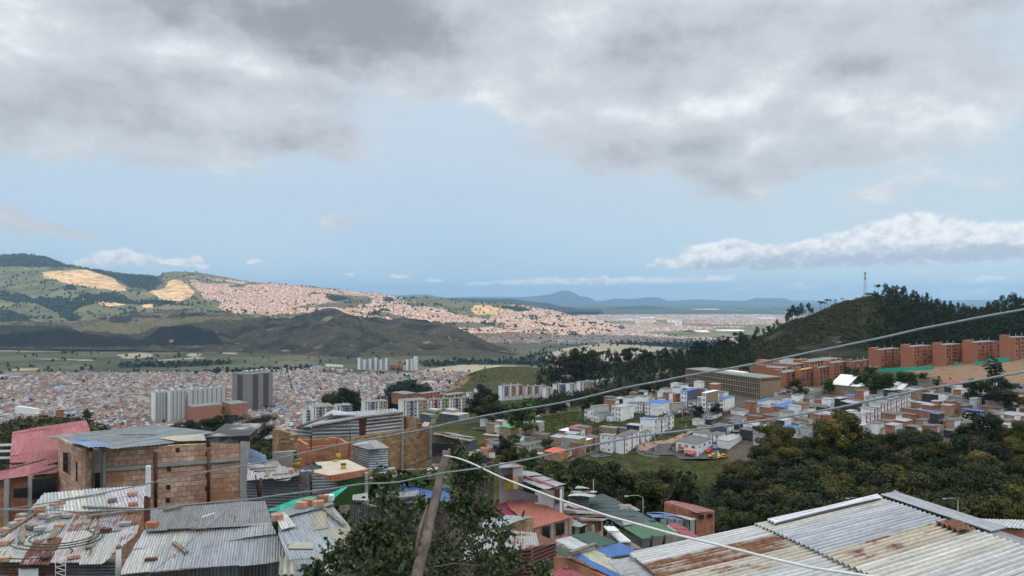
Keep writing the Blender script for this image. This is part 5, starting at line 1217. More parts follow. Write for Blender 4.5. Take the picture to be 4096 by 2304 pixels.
# painted apartment rows in the hollow
cols6 = ['c_blue', 'c_yellow', 'c_red', 'c_green', 'c_purple', 'c_teal']
prow = 'white apartment rows with painted balcony bays'
def painted(K, x, yb, yt, l, r, label, nf=6, bays=(0, 1), Y=None, al=62, ncol=None, wl='white'):
 rt, C0, a, b, H, dl, dr, top = Z(K, x, yb, yt, l, r, al, label, wl=wl, wr='pale', roof='r_slab', name='apartment_row', cat='apartment row', group=prow, winR=(ncol or 9, nf, 1.2, 1.3), over=.2, near=False, Y=Y)
 nr = dr.cross(Vector((0, 0, 1)))
 nb = len(bays)
 for k, c in enumerate(bays):
  m = MB(); q = C0 + dr * b * (k + .62) / nb + nr * .01 + Vector((0, 0, H * .12)); m.box(q, dr * b / nb * .11, nr * .8, (0, 0, H * .86), bottom=True); m.build('painted_bay', M[cols6[c % 6]], rt)
  for f in range(1, nf, 2):
   m = MB(); m.box(q + nr * .81 + dr * b / nb * .03 + Vector((0, 0, H * .86 * (f + .25) / nf)), dr * b / nb * .09, nr * .05, (0, 0, 1.3), bottom=True); m.build('window', M['glass'], rt)
 for k in range(nb * 2):
  m = MB(); m.box(C0 + dr * b * (k + .25) / (nb * 2) + nr * .01, dr * .9, nr * .25, (0, 0, H * .95)); m.build('pier', M['white'], rt)
  m = MB(); m.box(C0 + dr * (b * (k + .25) / (nb * 2) + 1.3) + nr * .005, dr * .9, nr * .12, (0, 0, H * .93)); m.build('salmon_panel', M['c_pink'], rt)
 for k in range(nb):
  m = MB(); q = top[0] + dr * b * (k + .5) / nb + dl * a * .5; m.box(q, dr * .9, dl * .9, (0, 0, 1.6)); m.build('roof_vent', M['pale'], rt)
 return rt
for (x_, yb, yt, l, r, lb, nf, Yv) in [(1340,255,165,1195,1480,'orange brick walk-up block left of its row behind the painted rows',4,640),(1540,232,160,1480,1750,'orange brick walk-up block in the middle behind the painted rows',3,655),(1830,222,178,1750,2045,'orange brick walk-up block with red parapet at right behind the painted rows',3,670)]:
 px_, pb = KD(x_, yb); bld(lb, px_, pb, KD(0, yt)[1], KD(l, 0)[0], KD(r, 0)[0], 45, 'aptbrick', 'aptbrick', 'r_slab', winR=(5, nf, 1.2, 1.2), winL=(3, nf, 1.2, 1.2), name='apartment_block', cat='apartment block', Y=Yv, near=False, group='orange walk-up blocks')
painted(KD,1330,475,245,1270,1605,'painted row with one blue and one yellow bay, nearest the zinc shed', 6, (0, 1), 548)
painted(KD,1622,455,225,1605,1852,'painted row with red and green bays in the middle', 6, (2, 3), 560)
painted(KD,1866,430,213,1850,2080,'painted row with purple and teal bays at its right end', 6, (4, 5), 575)
painted(KD,300,510,315,250,535,'painted row with a blue and a yellow bay at the far left', 6, (0, 1), 590)
painted(KD,215,505,348,175,255,'narrow white slab end left of the painted rows', 5, (), 600, ncol=2)
painted(KD,575,420,300,535,745,'painted row with a single blue bay left of centre', 5, (0,), 600)
painted(KD,600,320,272,530,852,'plain white row behind the single blue bay', 2, (2,), 640)
painted(KD,890,420,258,850,1152,'painted row with a light blue and an ochre bay behind the zinc shed', 6, (0, 1), 600)
painted(KD,2075,296,150,2045,2137,'blank pale slab end beside the big dark tree', 5, (), 640, ncol=1)
painted(KD,2180,296,110,2136,2222,'taller blank pale slab end beside the big dark tree', 6, (), 650, ncol=1)
painted(KE,20,1425,1322,-14,216,'far painted row with blue, yellow and red bays right of the dark tree', 5, (0, 1, 2), 640)
painted(KE,235,1405,1326,218,432,'far painted row in front of the grass hill', 5, (1, 0, 2), 650)
painted(KE,430,1440,1336,395,492,'blank white slab end in front of the bushes', 5, (), 640, ncol=1)
painted(KE,530,1375,1308,490,622,'short far painted row between two slab ends', 4, (0,), 690)
painted(KE,650,1400,1300,613,716,'second blank white slab end above the bushes', 5, (), 660, ncol=1)
painted(KE,752,1372,1283,716,902,'far painted row with an ochre bay below the brown rock', 5, (1,), 680)
painted(KE,925,1345,1262,900,1122,'far painted row with a red bay below the brown rock', 5, (2, 3), 700)
painted(KE,1135,1312,1245,1112,1292,'farthest painted row at the right end', 5, (0,), 730)
Z(KD,1640,475,405,1515,1700,40,'grey and olive community centre, low left wing', wl='slate', wr='grey', roof='r_slab', winR=(4,1,1.2,.9), name='building', cat='building', Y=505)
Z(KD,1690,420,348,1600,1765,42,'grey community centre, left upper box with blue windows', wl='grey', wr='lime', roof='r_lgrey', winR=(5,1,1,1.1), winL=(4,1,1,1.1), name='building', cat='building', Y=520)
Z(KD,1890,420,348,1800,1966,42,'grey community centre, right upper box with blue windows', wl='grey', wr='lime', roof='r_lgrey', winR=(5,1,1,1.1), winL=(4,1,1,1.1), name='building', cat='building', Y=520)
Z(KD,1960,468,408,1740,2082,35,'grey community centre, long low right wing', wl='slate', wr='grey', roof='r_lgrey', winL=(5,1,1.2,.9), name='building', cat='building', Y=508)
# towers in the valley
rt, C0, a, b, H, dl, dr, top = Z(KT,1810,888,360,1585,2182,35,'tall dark grey brown residential tower rising from the valley town', wl='grey', wr='grey', roof='r_slab', name='tower', cat='tower', Y=1560, winR=(14,26,1.5,1.3), winL=(8,26,1.5,1.3), near=False, capw=50)
for o2 in rt.children:
 if o2.name.startswith('wall'): o2.data.materials[0] = o2.data.materials[1] = pmat('tower_concrete', (.25, .235, .21), var=.15, scale=.2)
nr = dr.cross(Vector((0, 0, 1))); nl = (-dl).cross(Vector((0, 0, 1))); m_tb = pmat('tower_panel', (.075, .055, .052), var=.1, scale=.3)
for k in (.2, .62):
 m = MB(); m.box(C0 + dr * b * k + nr * .02, dr * b * .2, nr * 1.0, (0, 0, H - 2)); m.build('dark_panel', m_tb, rt)
for k in (.35,):
 m = MB(); m.box(C0 + dl * a * k + nl * .02, dl * a * .30, nl * .8, (0, 0, H - 3)); m.build('dark_panel', m_tb, rt)
for k in range(5):
 m = MB(); q = top[0] + dr * b * (.08 + .2 * k) + dl * a * .3 + Vector((0, 0, 2.4)); m.box(q - Vector((0, 0, 2.2)), dr * 7, dl * 8, (0, 0, 4.5)); m.build('roof_room', M['grey'], rt)
 m = MB(); m.tube([q + Vector((1, 0, 4)), q + dr * 6 + Vector((0, 0, 4))], 1.3, 8); m.build('roof_tank', M['r_white'], rt)
m_wt = pmat('tower_pale', (.66, .65, .60), var=.1, scale=.2); m_wg = pmat('tower_grey', (.19, .19, .195), var=.1, scale=.2)
for (x_, yb, yt, l, r, lb, nb) in [(440,1045,636,395,622,'pale slab tower at the left of the three valley slabs',2),(660,1040,618,612,902,'pale slab tower in the middle of the three valley slabs',2),(940,1010,600,890,1502,'longest pale slab tower behind the orange block',4)]:
 rt, C0, a, b, H, dl, dr, top = Z(KT, x_, yb, yt, l, r, 50, lb, wl='white', wr='grey', roof='r_slab', name='slab_tower', cat='tower', Y=1430 if x_ < 900 else 1450, winR=(nb * 5, 16, 1.5, 1.5), near=False, group='pale slab towers of the valley', capw=60)
 nr = dr.cross(Vector((0, 0, 1)))
 for k in range(nb * 2):
  m = MB(); m.box(C0 + dr * b * (k + .08) / (nb * 2) + nr * .02, dr * b / (nb * 4), nr * .9, (0, 0, H - .5)); m.build('facade_strip', m_wt, rt)
  m = MB()
  for f in range(15): m.box(C0 + dr * b * (k + .22) / (nb * 2) + nr * .93 + Vector((0, 0, H * (f + .35) / 15.5)), dr * 1.8, nr * .05, (0, 0, 1.6), bottom=True)
  w_o = m.build('windows', M['glass'], rt); w_o['kind'] = 'stuff'
 for k in range(nb):
  m = MB(); q = top[0] + dr * b * (k + .3) / nb + dl * a * .5 + Vector((0, 0, 1.8)); m.tube([q, q + dr * 6], 1.4, 8); m.build('roof_tank', M['r_white'], rt)
Z(KT,985,1040,842,918,1442,52,'long orange brick block in front of the pale slab towers', wl='aptbrick', wr='aptbrick', roof='r_slab', name='apartment_block', cat='apartment block', Y=1375, winR=(16,6,1.4,1.5), near=False, group='valley brick blocks')
Z(KT,1560,940,800,1440,1816,48,'orange brick block at the foot of the dark tower', wl='aptbrick', wr='aptbrick', roof='r_slab', name='apartment_block', cat='apartment block', Y=1420, winR=(9,5,1.4,1.5), winL=(5,5,1.4,1.5), near=False, group='valley brick blocks')
for k, (l, x_, r, yt, yb, c) in enumerate([(1007,1030,1052,1058,1158,'pale'),(1055,1080,1108,1072,1160,'pale'),(1110,1135,1160,1066,1162,'grey'),(1162,1185,1207,1056,1164,'grey'),(1207,1232,1260,1072,1168,'pale'),(1262,1284,1306,1060,1168,'grey'),(1460,1480,1500,1070,1174,'pale'),(1502,1516,1528,1066,1172,'white'),(1530,1548,1570,1042,1170,'white')]):
 Z(KS, x_, yb, yt, l, r, 45, ('%s high-rise of the left far cluster at the foot of the cone hill' if k < 6 else '%s white high-rise of the right far pair at the foot of the cone hill') % ['first', 'second', 'third', 'fourth', 'fifth', 'sixth', 'left', 'middle', 'right'][k], wl='white', wr=c, roof='r_slab', name='high_rise', cat='high-rise', Y=2430, winR=(4, 10, 2.2, 1.6), near=False, group='far high-rises below the cone hill', capw=12)
Z(KS,1370,1168,1122,1285,1400,40,'low orange block between the far high-rises, left one', wl='aptbrick', wr='aptbrick', roof='r_slab', name='apartment_block', cat='apartment block', Y=2440, near=False)
Z(KS,1430,1168,1128,1400,1456,40,'low orange block between the far high-rises, right one', wl='aptbrick', wr='pale', roof='r_slab', name='apartment_block', cat='apartment block', Y=2440, near=False)
for (K, x_, yb, yt, l, r, rf_, wl_, lb) in [(KS,380,1275,1250,265,418,'r_grey','brick','brick hall with a dark roof in the valley town'),(KS,470,1322,1308,395,470,'r_blue','slate','dark blue flat shed in the valley town'),(KS,860,1142,1122,708,872,'r_white','white','long white roofed shed at the far edge of the town'),(KS,640,1172,1162,410,665,'r_lgrey','pale','long bluish shed at the far edge of the town'),(KS,640,1148,1130,505,668,'r_blue','pale','blue grey shed near the cone hill foot')]:
 Z(K, x_, yb, yt, l, r, 25, lb, wl=wl_, wr=wl_, roof=rf_, name='shed', cat='shed', Y=250 * F / (K(0, yb)[1] - 1190), near=False)
for (x0, x1, yt, yb, lb) in [(65,162,1630,1648,'white tent roof at the left of the valley town'),]:
 bld(lb, x1 - 20, yb + 4, yt + 6, x0, x1, 20, 'white', 'white', 'r_white', Y=1400, name='tent_hall', cat='hall', near=False, slope=.1)
q = random.Random(4); k = 0
for (x0, x1, yb, h, nn, c) in [(905,1050,682,34,12,'pink'),(1115,1240,712,28,6,'white'),(1262,1425,742,50,13,'cream'),(1425,1460,728,34,3,'white'),(1475,1600,768,34,8,'brick'),(1632,1702,766,44,5,'white'),(1765,1975,752,34,14,'brick'),(1560,1700,728,30,7,'white'),(830,900,762,36,7,'white'),(1310,1440,690,20,8,'white'),(1465,1600,700,18,8,'cream')]:
 for i in range(nn):
  xx = x0 + (x1 - x0) * (i + .5) / nn; hh = h * q.uniform(.7, 1.05); wv = (x1 - x0) / nn * .40
  px_, pb = KE(xx, yb + q.uniform(-2, 2)); Yv = 250 * F / (pb - 1190)
  al = R(q.uniform(25, 60)); ww = wv * .4278 / F * Yv * 1.3; hm_ = hh * .4278 / F * Yv
  cc = {'pink': (.50, .33, .30), 'white': (.66, .66, .64), 'cream': (.60, .52, .36), 'brick': (.42, .22, .18)}[c]
  P = at(px_, pb, Yv)
  o = houses_mesh('high_rise', np.array([[P.x, P.y, P.z]]), np.array([ww]), np.array([ww]), np.array([hm_]), np.array([al]), np.array([cc]) * q.uniform(.85, 1.1), np.array([[.4, .4, .4]]))
  tag(o, '%s coloured high-rise far out on the hazy plain' % c, 'high-rise', '%s high-rises on the plain' % c)
for (x0, x1, yb, lb) in [(2015,2260,805,'broad white depot roof at the edge of the wooded hill'),(1815,1935,812,'white depot roofs right of the wetland'),(2380,2571,690,'long white greenhouse strip far on the plain'),(1800,2030,602,'faint white greenhouse field below the far mountains'),(980,1035,872,'blue roofed market hall in the slope settlement')]:
 pxm, pb = KE((x0 + x1) / 2, yb); Yv = 250 * F / (pb - 1190); ww = (x1 - x0) * .4278 / F * Yv
 P = at(pxm, pb, Yv); o = houses_mesh('depot', np.array([[P.x, P.y, -250.]]), np.array([ww]), np.array([Yv * .02]), np.array([9.]), np.array([R(4)]), np.array([[.6, .6, .6]]), np.array([[.8, .82, .84] if 'blue' not in lb else [.15, .35, .6]]))
 tag(o, lb, 'depot')
q = random.Random(21); fill = 0
ad_w = ['brick', 'brick', 'brick', 'tan', 'white', 'white', 'pale', 'black']; ad_r = ['r_grey', 'r_grey', 'r_grey', 'r_lgrey']
nmw = dict(brick='red brick', tan='tan block', pale='pale rendered', white='white', grey='grey rendered', black='charcoal sided'); nmr = dict(r_grey='dull grey', r_lgrey='pale zinc', r_white='white')
def filler(nmax, x0, x1, y0, y1, ok, ws, where, hs=(3.0, 5.2, 5.6)):
 fill = 0
 for _ in range(5000):
  if fill >= nmax: break
  px = q.uniform(x0, x1); py = q.uniform(y0, y1)
  if not ok(px, py): continue
  h = G(px, py, 100)
  if h is None or not 265 < h.y < 430: continue
  if any((h - c).xy.length < r * .66 + 2.1 for c, r in FP): continue
  w_, r_ = q.choice(ws), q.choice(ad_r); k_ = F / h.y
  bld('small %s house under a %s roof packed %s' % (nmw[w_], nmr[r_], where), px, py, py - q.choice(hs) * k_, px - q.uniform(4, 7) * k_ * .8, px + q.uniform(3, 5) * k_ * .55, q.uniform(26, 36), w_, q.choice([w_, 'white']), r_, winR=w21 if q.random() < .5 else w11, Y=h.y, group='small %s houses under %s roofs %s' % (nmw[w_], nmr[r_], where), slope=q.uniform(0, .08)); fill += 1
filler(125, 2790, 4180, 1560, 1800, lambda px, py: np.interp(px, [2790, 2930, 3300, 3700, 4180], [1680, 1640, 1610, 1560, 1555]) < py < np.interp(px, [2790, 2930, 3100, 3400, 4180], [1740, 1790, 1800, 1770, 1760]), ad_w, 'among the right hand streets')
filler(34, 2400, 2900, 1575, 1665, lambda px, py: not (2640 < px < 2860 and 1635 < py), ['white', 'white', 'white', 'pale', 'black', 'brick'], 'among the central white houses', (5.2, 7.6, 7.8))
filler(26, 1930, 2360, 1690, 1830, lambda px, py: py > 1690 + (px - 1930) * .1, ['brick', 'tan', 'tan', 'pale', 'grey'], 'left of the playground', (2.8, 5.0))
for x_, yb, yt, l, r, w_, rf_, lb in ((500,1222,1200,465,540,'brick','r_red','small brick house with a red awning in the wooded hamlet'),(600,1215,1190,560,650,'brick','r_grey','brick house in the middle of the wooded hamlet'),(640,1275,1232,560,705,'tan','r_grey','largest brick house at the foot of the wooded hamlet'),(700,1205,1180,670,755,'brick','r_green','house with a green roof in the wooded hamlet'),(740,1165,1140,705,790,'brick','r_maroon','highest brick house of the wooded hamlet'),(560,1290,1270,510,600,'pale','r_blue','blue roofed hut at the foot of the wooded hamlet')):
 Z(KE, x_, yb, yt, l, r, 35, lb, wl=w_, wr=w_, roof=rf_, winR=w21, near=False)
bld('lone brick wall house on the hillock above the red roof', 222, 1690, 1643, 212, 258, 60, 'brick', 'brick', 'r_slab', Y=300, slope=0)
bld('grey house under blue and white sheets right of the lone brick wall', 262, 1690, 1660, 256, 305, 60, 'grey', 'pale', 'r_blue', Y=304, winR=w21)
# trees and undergrowth
rT = random.Random(11)
K_euc = [tree_kind('euc%d' % i, 'euc', 17, 6.6, 520, .62, m_euc, 100 + i) for i in range(4)]
K_umb = [tree_kind('umb%d' % i, 'umbrella', 17, 6.0, 380, .6, m_euc, 120 + i) for i in range(2)]
K_cone = [tree_kind('cone%d' % i, 'cone', 16, 3.2, 480, .55, m_euc, 130 + i) for i in range(2)]
K_round = [tree_kind('round%d' % i, 'round', 13, 6.2, 7000, .25, m_grove, 140 + i) for i in range(4)]
K_yel = [tree_kind('yel%d' % i, 'round', 14, 6.0, 6500, .25, m_yel, 150 + i) for i in range(3)]
K_small = [tree_kind('small%d' % i, 'round', 7, 3.2, 900, .32, m_green, 160 + i) for i in range(3)]
K_dark = [tree_kind('dark%d' % i, 'round', 15, 7.0, 4500, .32, m_euc, 170 + i) for i in range(3)]
def tree_px(name, km, px, pytop, Y, label, group=None, w=1.):
 """tree whose top reaches a given height over the ground at depth Y"""
 x = (px - 2048) / F * Y; zt = at(px, pytop, Y).z; g = gz(x, Y) - .3
 s = max(.25, (zt - g) / km[3] / .96)
 o = plant_tree(name, km, (x, Y, g), s, rT.uniform(0, 6.28), label, 'tree', group); o.scale.x *= w; o.scale.y *= w; return o
crest = [(2160,1440),(2214,1425),(2290,1404),(2385,1397),(2470,1408),(2530,1400),(2600,1412),(2685,1400),(2749,1387),(2813,1370),(2877,1357),(2942,1340),(3027,1322),(3100,1305)]
for i, px in enumerate(list(range(2180, 3110, 17))):
 top = np.interp(px, [a for a, b in crest], [b for a, b in crest]) + rT.uniform(-14, 22)
 k = rT.choice(K_euc + K_dark + K_umb[:1])
 tree_px('eucalyptus', k, px + rT.uniform(-9, 9), top, rT.uniform(800, 850), 'dark eucalyptus in the ragged tree line left of the wooded hill', 'dark trees of the tree line left of the hill')
for px in range(2210, 3060, 23):
 top = np.interp(px, [a for a, b in crest], [b for a, b in crest]) + rT.uniform(25, 60)
 tree_px('eucalyptus', rT.choice(K_euc + K_dark), px + rT.uniform(-9, 9), top, rT.uniform(735, 790), 'dark eucalyptus standing in front of the ragged tree line', 'dark trees in front of the tree line')
for px, top in ((3146,1258),(3156,1235),(3172,1222),(3190,1228),(3206,1212),(3236,1212),(3250,1240),(3120,1290),(3107,1278)):
 tree_px('eucalyptus', rT.choice(K_euc), px, top, 845, 'slender dark tree on the bare left shoulder of the wooded hill', 'trees on the bare shoulder')
for px, top in ((3284,1205),(3296,1208),(3310,1196),(3340,1198),(3368,1192)):
 tree_px('umbrella_tree', rT.choice(K_umb), px, top, 850, 'small flat crowned tree on the skyline left of the mast', 'flat crowned skyline trees')
tree_px('umbrella_tree', K_umb[0], 3513, 1138, 850, 'broad umbrella shaped tree just right of the mast')
sky_r = [(3540,1140),(3575,1143),(3610,1148),(3650,1160),(3700,1172),(3760,1195),(3800,1205),(3850,1212),(3912,1228),(3940,1215),(3975,1205),(4010,1188),(4050,1178),(4100,1182),(4200,1190)]
for px in range(3545, 4200, 15):
 top = np.interp(px, [a for a, b in sky_r], [b for a, b in sky_r]) + rT.uniform(-8, 16)
 tree_px('eucalyptus', rT.choice(K_euc + K_cone[:1]), px + rT.uniform(-6, 6), top, rT.uniform(840, 862), 'dark tree on the skyline right of the mast', 'dark skyline trees right of the mast')
pts, scs = [], []
for _ in range(2600):
 Y = rT.uniform(600, 850); px = rT.uniform(2150, 4300);
 if px > 3000 and px < 3520 + rT.uniform(-40, 90) - (850 - Y) * .1: continue
 if px < 3000 and Y < 700 and rT.random() < .55: continue
 x = (px - 2048) / F * Y; pts.append((x, Y, gz(x, Y) - .5)); scs.append(rT.uniform(.45, 1.0) * (.62 if px < 3000 else .85))
scatter_mass('hillside_wood', [k[2] for k in [tree_kind('fe%d' % i, 'euc', 15, 5.2, 150, 1.0, m_euc, 200 + i) for i in range(4)]], pts, scs, m_euc)
shr = [leaves_np(26, crown_lumps('shrub', 3.2, 2.6, 300 + i), .62, 300 + i) for i in range(5)]
pts, scs = [], []
for _ in range(5200):
 Y = rT.uniform(600, 852); px = rT.uniform(2700, 3620); x = (px - 2048) / F * Y
 if fbm(np.array([x]), np.array([Y]), 40, 3, 9)[0] < -.12: continue
 pts.append((x, Y, gz(x, Y) - .3)); scs.append(rT.uniform(.4, 1.25))
scatter_mass('hillside_scrub', shr, pts, scs, m_scrub)
pts, scs = [], []
for _ in range(2600):
 Y = rT.uniform(330, 720); px = rT.uniform(1850, 3000); x = (px - 2048) / F * Y; g = gz(x, Y); py = project(x, Y, g)[1]
 lim_hi = np.interp(px, [1850, 2000, 2500, 2700, 3000], [1690, 1668, 1620, 1575, 1530]); lim_lo = np.interp(px, [1850, 2100, 2300, 2480, 2760], [1660, 1640, 1625, 1590, 1555])
 if not (lim_hi - 60 < py < lim_lo): continue
 if fbm(np.array([x]), np.array([Y]), 60, 3, 19)[0] < -.10: continue
 pts.append((x, Y, g - .3)); scs.append(rT.uniform(.6, 2.1))
scatter_mass('hollow_undergrowth', [leaves_np(60, crown_lumps('shrub', 3.6, 2.6, 320 + i), .46, 320 + i) for i in range(5)], pts, scs, m_grove)
for px, top, Y in ((2100,1600,480),(2160,1612,460),(2250,1592,470),(2330,1588,480),(2400,1580,480),(2450,1565,480),(2520,1550,500),(2580,1530,520),(2640,1525,500),(2700,1535,470),(2460,1590,430),(2560,1570,430),(2340,1605,440),(2060,1610,470),(2015,1622,440),(2220,1610,440),(2730,1545,420),(2660,1560,430)):
 tree_px('leafy_tree', rT.choice(K_round + K_dark), px, top, Y, 'leafy tree in the hollow behind the white houses', 'leafy trees of the hollow')
for px, top, Y, lb, kd in ((1945,1535,470,'big dark tree between the painted rows',K_dark[0]),(1925,1560,480,'dark bushy tree leaning on the big dark tree',K_dark[1]),(1960,1590,440,'lower bushy tree at the foot of the big dark tree',K_round[0]),
  (895,1628,300,'tall dark pine like tree behind the brick house roof',K_cone[0]),(860,1665,300,'broad dark tree left of the pine like tree',K_dark[2]),(780,1680,310,'dark rounded tree behind the grey zinc roof',K_dark[0]),(730,1695,320,'low dark tree at the left of the trees behind the zinc roof',K_dark[1]),(1040,1665,290,'dark round tree right of the brick house roof',K_dark[1]),(985,1700,300,'low dark tree between the pine and the round tree',K_round[1]),
  (352,1636,300,'small tree on the hillock beside the lone brick wall',K_small[0]),(165,1668,300,'low dark bush left of the lone brick wall',K_small[1]),(205,1672,298,'dark bush touching the lone brick wall',K_small[2]),
  (1370,1545,640,'dark cypress clump before the valley town, left',K_dark[0]),(1400,1555,640,'dark cypress clump before the valley town, middle',K_dark[1]),(1435,1550,640,'slim dark tree at the right of the cypress clump',K_cone[1]),(1340,1570,640,'low dark tree at the left of the cypress clump',K_round[2]),
  (2020,1740,290,'dark round tree beside the brick and pale house',K_dark[0]),(2040,1790,270,'dark tree under the round tree by the brick house',K_round[3]),(2110,1795,265,'bushy tree in front of the brick and pale house',K_small[1]),(2060,1735,310,'small tree at the corner of the green roofed house',K_small[0]),(2190,1755,300,'small green tree between grey roofed houses',K_small[2]),(2105,1600,330,'bush beside the pole above the rough grass',K_small[1]),
  (2790,1622,340,'dark round tree at the left of the car park',K_dark[1]),(2862,1612,345,'dark round tree at the right of the car park',K_dark[2]),(3185,1512,380,'yellowish tree in front of the nearest apartment block',K_yel[0]),(3313,1512,400,'small round tree at the foot of the apartment blocks',K_small[0]),(3405,1470,420,'small tree beside the small brick house',K_small[1]),(3480,1465,430,'thin tree left of the tall apartment blocks',K_small[2]),
  (3975,1440,350,'tall dark tree on the earth slope at the right',K_euc[0]),(3995,1500,330,'dark bushy tree under the tall one on the earth slope',K_dark[0]),(3900,1515,340,'small tree on the earth slope',K_small[0]),(4040,1560,320,'dark tree left of the right edge below the earth slope',K_round[2]),
  (3370,1640,258,'tall yellow green tree rising in front of the stepped row',K_yel[0]),(3100,1700,262,'yellow green tree at the left of the grove',K_yel[1]),(3330,1690,252,'second yellow green crown beside the tall one',K_yel[2]),(3930,1650,262,'tall dark green tree at the top right of the grove',K_dark[1]),(4080,1680,250,'golden leafed tree at the right edge',K_yel[1])):
 tree_px('tree', kd, px, top, Y, lb, w=1.7 if 600 < px < 1100 else 1.)
for i in range(26):
 px = rT.uniform(3430, 3820); Y = rT.uniform(385, 430)
 tree_px('bush', rT.choice(K_small), px, np.interp(px, [3430, 3600, 3820], [1500, 1492, 1500]) + rT.uniform(-5, 25), Y, 'yellow green bush on the slope below the teal netting', 'bushes below the teal netting')
for i in range(60):
 px = rT.uniform(1600, 1960); Y = rT.uniform(880, 980); top = np.interp(px, [1600, 1700, 1800, 1960], [1515, 1545, 1550, 1555]) + rT.uniform(0, 25)
 tree_px('dark_tree', rT.choice(K_dark + K_cone), px, top, Y, 'dark tree at the foot of the scarred grassy spur', 'dark trees at the foot of the spur')
gl = [(2690,1985),(2740,1925),(2800,1880),(2870,1850),(2950,1830),(3030,1790),(3150,1745),(3300,1735),(3420,1750),(3500,1720),(3600,1708),(3700,1725),(3760,1765),(3820,1730),(3900,1700),(4096,1720),(4300,1740)]
ng = 0
for row_, (Y0, dy) in enumerate(((262, 0), (245, 35), (226, 80), (208, 125), (190, 165), (172, 205), (156, 240), (142, 262))):
 px = 2790 + 45 * max(0, 4 - row_) - (30 if row_ > 3 else 0)
 while px < 4350:
  Y = Y0 + rT.uniform(-8, 8); top = np.interp(px, [a for a, b in gl], [b for a, b in gl]) + dy + rT.uniform(-18, 26)
  x = (px - 2048) / F * Y
  if top < 1190 - gz(x, Y) / Y * F - 45 * 170 / Y:
   km = rT.choice(K_round + K_round + K_dark + K_yel[:1] + K_euc[:1]) if rT.random() > .12 else rT.choice(K_yel)
   ye = km in K_yel
   tree_px('grove_tree', km, px, top, Y, ('yellow green leafy tree in the dense grove of the gully' if ye else 'dark green leafy tree in the dense grove of the gully'), ('yellow green grove trees' if ye else 'dark green grove trees')); ng += 1
  px += rT.uniform(48, 84) * 200 / Y0
for px, top, Y in ((2730,1900,225),(2700,1950,215),(2610,1880,215),(2640,1930,205),(2560,1900,200),(2420,1850,195),(2360,1870,190),(2300,1860,200),(2260,1845,215),(2215,1850,220),(2340,1835,225),(2450,1870,205),(2180,1900,160),(2240,1905,150),(2130,1870,200)):
 tree_px('gully_tree', rT.choice(K_round + K_dark[:1]), px, top, Y, 'rounded green tree in the grassy gully below the playground', 'rounded trees of the gully')
tree_px('eucalyptus', K_euc[1], 2745, 1895, 118, 'tall drooping eucalyptus in front of the brick house with the red roof')
tree_px('leafy_tree', K_small[0], 2250, 1895, 88, 'leafy tree beside the zinc roof with the pink stripe')
pts, scs = [], []
for _ in range(9000):
 Y = rT.uniform(110, 330); px = rT.uniform(1400, 2950); x = (px - 2048) / F * Y; g = gz(x, Y); py = project(x, Y, g)[1]
 if py < np.interp(px, [1400, 2050, 2250, 2450, 2560, 2600, 2700, 2950], [1750, 1800, 1832, 1822, 1845, 1850, 1838, 1860]): continue
 pts.append((x, Y, g - .05)); scs.append(rT.uniform(.25, .9))
tuft = [leaves_np(18, crown_lumps('shrub', 1.3, 1.2, 340 + i), .22, 340 + i, tri=True) for i in range(5)]
m_grass = leaf_mat('bank_grass', (.040, .068, .014), (.10, .14, .032), (.15, .14, .05), spec=.05)
scatter_mass('bank_grass', tuft, pts, scs, m_grass)
pts, scs = [], []
for _ in range(7000):
 Y = rT.uniform(45, 345); px = rT.uniform(-300, 1350); x = (px - 2048) / F * Y; pts.append((x, Y, gz(x, Y) - .05)); scs.append(rT.uniform(.5, 2.2))
scatter_mass('slope_scrub', tuft, pts, scs, m_scrub)
pts, scs = [], []
for _ in range(4200):
 Y = rT.uniform(300, 480); px = rT.uniform(1950, 2800); x = (px - 2048) / F * Y; g = gz(x, Y)
 pts.append((x, Y, g - .05)); scs.append(rT.uniform(.4, 1.3))
scatter_mass('hillside_grass', tuft, pts, scs, m_grass)
# mast, pylons, poles, wires
def lattice_mast(base, h, w0, w1, label, name='radio_mast', cat='mast', arms=0):
 rt = thing(name, base, label, cat); m = MB(); n = 8
 for sx in (-1, 1):
  for sy in (-1, 1):
   m.tube([base + Vector((sx * w0 / 2, sy * w0 / 2, -1)), base + Vector((sx * w1 / 2, sy * w1 / 2, h * .92))], h * .0025 + .035, 4)
 for k in range(n):
  t0, t1 = k / n * .92, (k + 1) / n * .92; a_ = (w0 + (w1 - w0) * t0 / .92) / 2; b_ = (w0 + (w1 - w0) * t1 / .92) / 2
  for sx, sy, tx, ty in ((-1, -1, 1, -1), (1, -1, 1, 1), (1, 1, -1, 1), (-1, 1, -1, -1)):
   m.tube([base + Vector((sx * a_, sy * a_, h * t0)), base + Vector((tx * b_, ty * b_, h * t1))], h * .0012 + .03, 3)
   m.tube([base + Vector((sx * b_, sy * b_, h * t1)), base + Vector((tx * b_, ty * b_, h * t1))], h * .0012 + .03, 3)
 m.build('lattice', M['metal'], rt)
 if arms:
  for k in range(3):
   m = MB(); z_ = h * (.92 - .12 * k); m.tube([base + Vector((-w0 * .9, 0, z_)), base + Vector((w0 * .9, 0, z_))], h * .005 + .05, 4); m.build('cross_arm', M['metal'], rt)
 else:
  for k, z_ in enumerate((.99, .95, .80, .76)):
   m = MB(); m.box(base + Vector((-w1 * .9, -w1 * .9, h * z_ - 1.2)), (w1 * 1.8, 0, 0), (0, w1 * 1.8, 0), (0, 0, 2.0), bottom=True); m.build('antenna', M['pale'], rt)
  m = MB(); m.tube([base + Vector((0, 0, h * .9)), base + Vector((0, 0, h * 1.02))], .25, 5); m.build('top_pole', M['metal'], rt)
 return rt
b0 = at(3461, 1180, 850); b0.z = gz(b0.x, 850) - .2
